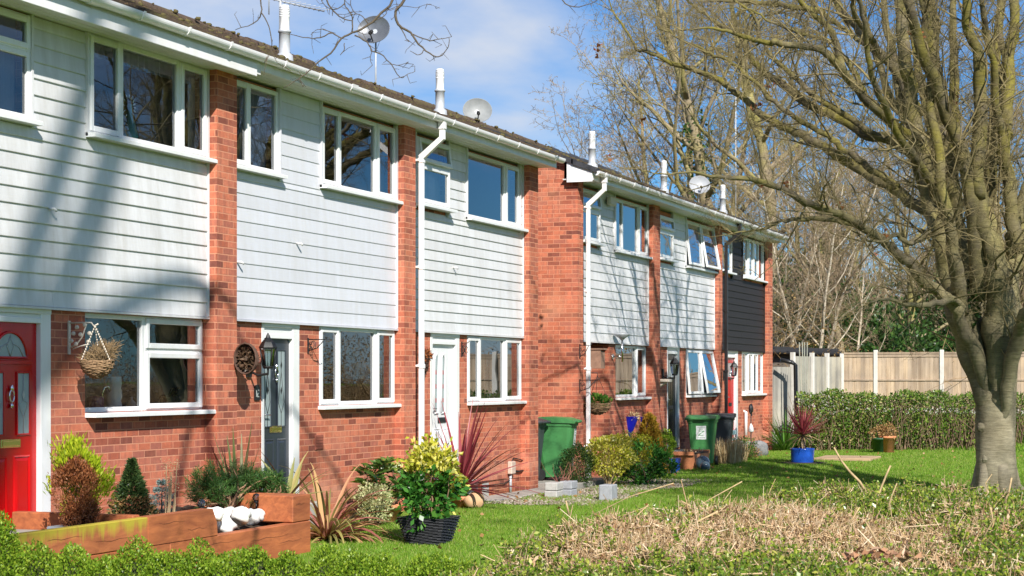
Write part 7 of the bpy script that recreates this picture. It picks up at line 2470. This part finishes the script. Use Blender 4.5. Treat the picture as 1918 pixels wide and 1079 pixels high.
# ---------------------------------------------------------------- background trees: a few kinds, grown once and copied
def grow_tree(seed, H, r0, spread, kids, spec, fork=.3, twig_r=.010, mat=None, tmat=None, ivy=0, lean=0.0, upb=.10, dens=1.0):
    r = random.Random(seed)
    t = empty('bare_tree', (0, 0, 0))
    b = MB(); sg = Segs()
    tp, _ = wander(Vector((0, 0, -.3)), Vector((lean, lean * .5, 1)), H * .9, 9, .07, .06, r)
    n = len(tp)
    tr_ = [r0 * (1 - .86 * (i / (n - 1)) ** .9) for i in range(n)]
    tr_[0] *= 1.25
    b.tube(tp, tr_, 9, wob=.04)
    b.build('trunk', mat or m_bark_far, t)
    lb = MB()
    for k in range(kids):
        u = fork + (1 - fork) * (k + r.random()) / kids
        i = min(n - 2, int(u * (n - 1))); f = u * (n - 1) - i
        q = tp[i].lerp(tp[i + 1], f)
        a = k * 2.4 + r.uniform(-.5, .5)
        d = Vector((math.cos(a) * spread, math.sin(a) * spread, r.uniform(.35, 1.0)))
        L = H * r.uniform(.22, .42) * (1.25 - .75 * (u - fork) / (1 - fork))
        rr = tr_[i] * r.uniform(.35, .6)
        pts, dl = wander(q, d, L, 6, .14, upb, r)
        lb.tube(pts, [max(.008, rr * (1 - .85 * j / 6)) for j in range(7)], 6)
        for j in range(int(7 * dens)):
            v = .15 + .85 * (j + r.random()) / (7 * dens)
            i2 = min(5, int(v * 6)); f2 = v * 6 - i2
            q2 = pts[i2].lerp(pts[i2 + 1], f2)
            td = (pts[i2 + 1] - pts[i2]).normalized()
            dd = (td * .6 + td.cross(rv(r)).normalized() * .7 + Vector((0, 0, .25))).normalized()
            sprout(sg, q2, dd, L * r.uniform(.28, .5), max(twig_r * 1.3, rr * .22), 0, upb * .5, spec, r)
        sprout(sg, pts[-1], dl, L * .35, twig_r * 1.6, 0, upb, spec, r)
    lb.build('limb', mat or m_bark_far, t)
    sg.ra = [max(x, twig_r * .75) for x in sg.ra]; sg.rb = [max(x, twig_r * .45) for x in sg.rb]
    V, F = sg.arrays()
    link(np_mesh('twig', V, F), 'twig', tmat or m_twigfar, t)
    if ivy:
        parts = []
        for i in range(int(n * .62)):
            Pv, d = blob_pts(ivy, tp[i], (r0 * 1.9, r0 * 1.9, H * .07), .5)
            parts.append(leaf_arrays(Pv, rand_dirs(ivy), .16, .13, .2))
        V, F = join_np(parts); link(np_mesh('ivy', V, F), 'ivy', lm_ivy, t)
    return t


S1 = [(4, .5, .6), (4, .5, .6), (3, .5, .55)]
S2 = [(4, .55, .55), (4, .5, .6), (3, .5, .6)]
kinds = [
    grow_tree(21, 17, .30, 1.0, 16, S1, .28, .011, ivy=50),
    grow_tree(22, 19, .34, .8, 18, S2, .22, .011, tmat=m_twigfar2),
    grow_tree(23, 15, .24, .9, 16, S2, .18, .010),
    grow_tree(24, 20, .36, .75, 17, S1, .30, .011, tmat=m_twigfar2, ivy=140, lean=.05),
    grow_tree(25, 10, .09, .55, 14, [(5, .55, .5), (4, .5, .55)], .15, .008, mat=m_bark_pale, tmat=m_twigfar, lean=.12, upb=.14),
]
KL = ['broad ivy-clad bare tree', 'tall olive-twigged bare tree', 'dense fine-twigged bare tree', 'straight ivied bare tree', 'pale-stemmed leaning sapling']
# (px where the trunk meets the fence line, depth, kind, turn, size, where)
place = [
    (1335, 68, 2, .3, 1.0, 'behind the roof of the open porch house, leftmost of the wood'),
    (1275, 80, 2, 2.2, 1.1, 'far back at the left edge of the wood'),
    (1318, 70, 0, 1.1, .95, 'behind the light grey dish'),
    (1392, 66, 3, 2.6, 1.0, 'with the thick trunk behind the slim aerial mast'),
    (1440, 64, 1, 4.0, .98, 'behind the end gable of the far house'),
    (1496, 70, 0, 5.2, 1.05, 'rising behind the dark shed'),
    (1577, 57, 3, .9, .78, 'just behind the corner post of the fence'),
    (1640, 66, 2, 1.9, 1.05, 'behind the second fence panel'),
    (1700, 60, 1, 5.0, .85, 'close behind the fence left of the big mossy tree'),
    (1740, 78, 0, 2.9, 1.15, 'far back behind the big mossy tree limbs'),
    (1810, 64, 2, .1, 1.1, 'mostly behind the big mossy trunk'),
    (1880, 70, 1, 3.3, 1.05, 'at the right edge of the photo behind the fence'),
    (1940, 62, 0, 4.4, 1.0, 'at the far right of the wood'),
    (1468, 55, 4, .4, .72, 'leftmost of the saplings by the end house'),
    (1490, 56.5, 4, 1.7, .85, 'second of the saplings beside the end house'),
    (1512, 55.5, 4, 2.9, .80, 'third of the saplings above the canes'),
    (1533, 57, 4, 4.2, .88, 'fourth sapling right of the canes'),
    (1612, 56, 4, 5.3, .62, 'small one behind the sunny fence panel'),
    (1455, 58, 4, 3.5, .9, 'hugging the gable end of the far house'),
]
used = set()
for px, d, k, tz, s, where in place:
    o = kinds[k] if k not in used else copy_tree(kinds[k])
    used.add(k)
    p = at_depth(px, 700, d)
    o.location = (p.x, p.y, .43)
    o.rotation_euler = (0, 0, tz)
    s = s * (.66 if px > 1485 and k != 4 else 1.0)
    o.scale = (s, s, s)
    tag(o, KL[k] + ' ' + where, 'tree', 'bare trees of the wood behind the fence')
# street trees behind and beside the viewer: they throw the branch shadows
for x, y, k, tz, s, where in ((10.8, -17.5, 1, .5, 1.0, 'near the pavement, out of frame at the right'), (12.5, -20.5, 3, 1.9, .95, 'across the pavement, out of frame behind'), (8.0, -25.0, 0, 4.1, .85, 'far behind the viewer, out of frame')):
    o = copy_tree(kinds[k]); o.location = (x, y, GZ); o.rotation_euler = (0, 0, tz); o.scale = (s, s, s)
    tag(o, KL[k] + ' ' + where, 'tree', 'street trees along the pavement')

# ---------------------------------------------------------------- the near tree: overhanging twigs and the shadow on the first house
near = empty('bare_tree', (-5.2, -12.7, GZ), 'tall near tree whose dark twigs hang into the top of the view', 'tree')
b = MB()
stem = [Vector(p) for p in ((-5.2, -12.7, GZ - .1), (-5.0, -12.5, 4), (-4.4, -12.2, 8), (-2.9, -11.7, 11.8), (-.75, -11.2, 14.1), (.25, -11.2, 15.3), (1.35, -11.2, 17.2), (2.1, -11.2, 19.3))]
c = cr([(p.x, p.y, p.z, r) for p, r in zip(stem, (.40, .34, .28, .23, .18, .16, .13, .06))], 4)
b.tube([Vector(a[:3]) for a in c], [a[3] for a in c], 14, wob=.03)
b.build('trunk', m_bark, near)
lb = MB(); sg = Segs(); r3 = random.Random(9)
def limb3(pts, rs, dens=1.1, Ls=(1.0, 2.4)):
    c = cr([(p[0], p[1], p[2], r) for p, r in zip(pts, rs)], 4)
    P = [Vector(a[:3]) for a in c]; R_ = [max(.006, a[3]) for a in c]
    lb.tube(P, R_, 8, wob=.05)
    for i in range(len(P) // 3, len(P) - 1):
        seg = (P[i + 1] - P[i]).length
        m_ = r3.random() + seg * dens
        while m_ > 1:
            m_ -= 1
            td = (P[i + 1] - P[i]).normalized()
            d = (td * .5 + td.cross(rv(r3)).normalized() * .8 + Vector((0, 0, .3))).normalized()
            q = P[i].lerp(P[i + 1], r3.random())
            if d.z < -.2: d.z = .1
            sprout(sg, q, d, r3.uniform(*Ls), .014, 0, .06, [(5, .5, .6), (4, .5, .6)], r3)
limb3([(-3.1, -11.75, 11.6), (-2.4, -10.8, 13.5), (-.8, -10.2, 16), (-1.0, -9.7, 18.5)], (.20, .17, .13, .06))
limb3([(-2.9, -11.65, 12.0), (-2.9, -12.4, 14.5), (-3.3, -12.9, 16.4), (-1.0, -13.4, 18)], (.16, .13, .10, .05))
limb3([(-2.9, -11.65, 12), (-1.5, -12.8, 14.0), (2.6, -13.6, 16.5)], (.15, .12, .05))
limb3([(-.8, -11.2, 14.6), (2.1, -10.2, 16.5), (4.6, -9.0, 17.5), (6.4, -8.0, 18.4)], (.14, .11, .08, .04))
# the bough that reaches over the view
ND = 12.0
root = [Vector((-1.2, -11.2, 14.1)), Vector((4.2, -9.3, 13.2)), Vector((7.6, -7.7, 11.4)), Vector((8.9, -6.6, 9.4))]
e1 = at_depth(742, -60, ND); e2 = at_depth(757, -40, ND); e0 = at_depth(560, -120, ND)
limb3([*root, at_depth(770, -260, ND), e1], (.13, .10, .075, .05, .025, .014), .5, (.4, .9))
limb3([root[3], at_depth(560, -330, ND), e0], (.04, .025, .012), .3, (.3, .6))
vis = [
    [(742, -60, 2.6), (736, 0, 2.4), (715, 24, 2.3), (688, 48, 2.2), (660, 62, 2.0), (640, 72, 1.9), (619, 100, 1.7), (595, 117, 1.5), (578, 134, 1.3), (560, 148, 1.0), (531, 165, .7)],
    [(640, 72, 1.3), (622, 62, 1.1), (600, 70, 1.0), (578, 71, .9), (543, 65, .6)],
    [(622, 62, .9), (604, 55, .7), (590, 58, .5), (582, 66, .4)],
    [(660, 60, 1.4), (660, 34, 1.2), (652, 18, 1.1), (646, 7, 1.0), (643, -20, .9)],
    [(646, 7, 1.0), (624, 18, .8), (606, 6, .7), (600, -12, .6)],
    [(664, 66, 1.5), (688, 79, 1.3), (696, 95, 1.2), (712, 100, 1.1), (732, 120, 1.0), (750, 145, .8), (762, 140, .6), (777, 134, .5)],
    [(732, 120, .8), (750, 122, .6), (765, 116, .5)],
    [(696, 92, .8), (694, 112, .6), (698, 122, .5)],
    [(645, 80, .9), (644, 94, .8), (636, 103, .5)],
    [(757, -40, 3.0), (757, 0, 2.8), (741, 21, 2.6), (746, 45, 2.3), (770, 62, 2.0), (784, 83, 1.7), (805, 100, 1.3), (822, 107, 1.1), (839, 89, .8), (841, 69, .6)],
    [(774, 65, 1.2), (800, 75, 1.0), (812, 76, .9), (846, 69, .5)],
    [(796, 92, .9), (786, 103, .8), (768, 96, .5)],
    [(748, 50, 1.2), (760, 70, .8), (766, 78, .5)],
    [(608, -40, 1.7), (612, 0, 1.5), (626, 21, 1.3), (640, 34, 1.1), (660, 38, .9)],
    [(690, 46, 1.0), (678, 30, .8), (664, 22, .7), (656, 4, .6), (662, -14, .5)],
    [(488, -60, 1.6), (488, 0, 1.4), (490, 24, 1.3), (474, 45, 1.0), (440, 55, .6)],
    [(490, 24, 1.1), (505, 52, 1.0), (509, 89, .8), (502, 104, .6), (495, 117, .5)],
    [(508, 95, .6), (520, 118, .4)],
    [(560, 148, .8), (565, 158, .6), (567, 163, .5)],
    [(700, 40, .9), (720, 30, .8), (728, 18, .7), (752, 12, .6), (780, 14, .5), (800, 8, .4), (824, 16, .35)],
    [(560, -120, 1.8), (480, -60, 1.6)],
    [(1045, -20, 1.4), (1058, 6, 1.1), (1085, 13, .9), (1115, 2, .6), (1125, -8, .5)],
]
for l in vis:
    c = cr(l, 3)
    lb.tube([at_depth(a[0] + rnd.uniform(-1, 1), a[1] + rnd.uniform(-1, 1), ND) for a in c], [a[2] * ND / FPX * 1.0 for a in c], 6, wob=.12)
    for a in c[2:]:
        if r3.random() < .5:
            p = at_depth(a[0], a[1], ND)
            e = p + rv(r3) * .035
            sg.add(p, e, .0026, .0016)
            if r3.random() < .5: sg.add(e, e + rv(r3) * .03, .0018, .0012)
limb3([root[2], Vector((12.0, -7.2, 8.2)), at_depth(1030, -160, ND + 2), at_depth(1045, -20, ND)], (.04, .03, .012, .006), .2, (.3, .5))
lb.build('limb', M('dark_twig_bark', (.10, .075, .05), rough=.9, var=.3, scale=12), near)
V, F = sg.arrays(); link(np_mesh('twig', V, F), 'twig', M('dark_twig', (.10, .075, .05), rough=.9, var=.3, scale=12), near)

# ---------------------------------------------------------------- scrub between the fence and the wood, and the far wood itself
n = 6000
Ys = NR.uniform(-26, 12, n); Xs = 51 + NR.uniform(0, 1, n) ** 1.3 * 12
P0 = np.stack([Xs, Ys, np.full(n, .45)], 1)
D = unit(np.stack([NR.normal(size=n) * .5 - .15, NR.normal(size=n) * .6, NR.uniform(.5, 1.2, n)], 1))
L = NR.uniform(.7, 1.7, n)[:, None] * (1 + .5 * np.sin(Ys * .9)[:, None])
parts = []
p = P0
for k in range(4):
    q = p + D * L / 4 * 1.4
    parts.append(seg_arrays(p, q, .014 - .0025 * k, .0115 - .0025 * k))
    p = q
    D = unit(D + np.stack([NR.normal(size=n) * .25, NR.normal(size=n) * .25, -NR.uniform(.15, .55, n)], 1))
V, F = join_np(parts)
tag(link(np_mesh('bramble_scrub', V, F), 'bramble_scrub', leaf_mat('bramble', [(0, (.16, .09, .04)), (.5, (.34, .22, .10)), (1, (.50, .36, .18))], .1, .8)), kind='stuff')
n = 40000
Ys = NR.uniform(-26, 12, n); Xs = 51 + NR.uniform(0, 1, n) * 13
hg_ = .45 + (NR.uniform(0, 1, n) ** .8) * (1.8 + 1.1 * np.sin(Ys * .7 + 1) + .6 * np.sin(Ys * 1.9))
P = np.stack([Xs, Ys, np.maximum(.45, hg_)], 1)
V, F = leaf_arrays(P, rand_dirs(n) + np.array([[0, 0, -.2]]), NR.uniform(.06, .13, n), .04, .25)
tag(link(np_mesh('dead_bracken', V, F), 'dead_bracken', leaf_mat('bracken', [(0, (.14, .085, .03)), (.5, (.30, .19, .07)), (.85, (.46, .31, .12)), (1, (.14, .16, .04))], .3, .8)), kind='stuff')
EV = ((1590, 64, 1.9, 4.2), (1700, 68, 2.2, 5.0), (1790, 66, 2.0, 4.4), (1668, 57, 1.5, 3.2), (1735, 60, 1.3, 2.6), (1620, 62, 1.6, 3.8), (1480, 62, 1.8, 4.4), (1560, 66, 2.0, 5.2), (1850, 60, 1.4, 3.0), (1425, 66, 1.6, 6.0))
EL = ('broad evergreen behind the corner fence post', 'tall evergreen behind the middle fence panel', 'evergreen left of the big trunk, deep in the wood', 'holly left of the big tree behind the fence', 'low holly close beside the big mossy limbs', 'holly behind the sunny corner panel', 'tall holly between the pale saplings', 'largest dark evergreen over the shed end', 'holly half hidden behind the big trunk', 'ivy-dark evergreen behind the end gable')
for (px, d, r, h), lab in zip(EV, EL):
    p = at_depth(px, 700, d)
    bush('evergreen_shrub', 'dark ' + lab, 'shrub', (p.x, p.y, .43), [((0, 0, h * .45), (r, r, h * .55), 1), ((r * .6, -.6 * r, h * .3), (r * .7, r * .7, h * .35), .5)], .17, .10, lm_ivy, 4200, m_twigfar, 7, group='evergreen shrubs in the wood', shell=.3, rad_stem=.04)
n = 52000
a = NR.uniform(0, 1, n)
pxs = NR.uniform(1090, 2100, n); ds = NR.uniform(82, 120, n)
l_ = (pxs - CXP) / FPX
top = 5.0 + 2.2 * np.sin(pxs * .011) * np.sin(pxs * .027 + 1) + 2.0 * np.sin(pxs * .07)
z = .4 + NR.uniform(0, 1, n) ** .9 * top
P = np.stack([ds * CA + l_ * ds * SA, -CAMD + ds * SA - l_ * ds * CA, z], 1)
D = NR.normal(size=(n, 3)) * .55 + np.array([[0, 0, .8]])
V, F = seg_arrays(P, P + unit(D) * NR.uniform(.8, 2.6, n)[:, None], NR.uniform(.014, .035, n), .010)
tag(link(np_mesh('far_wood', V, F), 'far_wood', m_twigfar), kind='stuff')
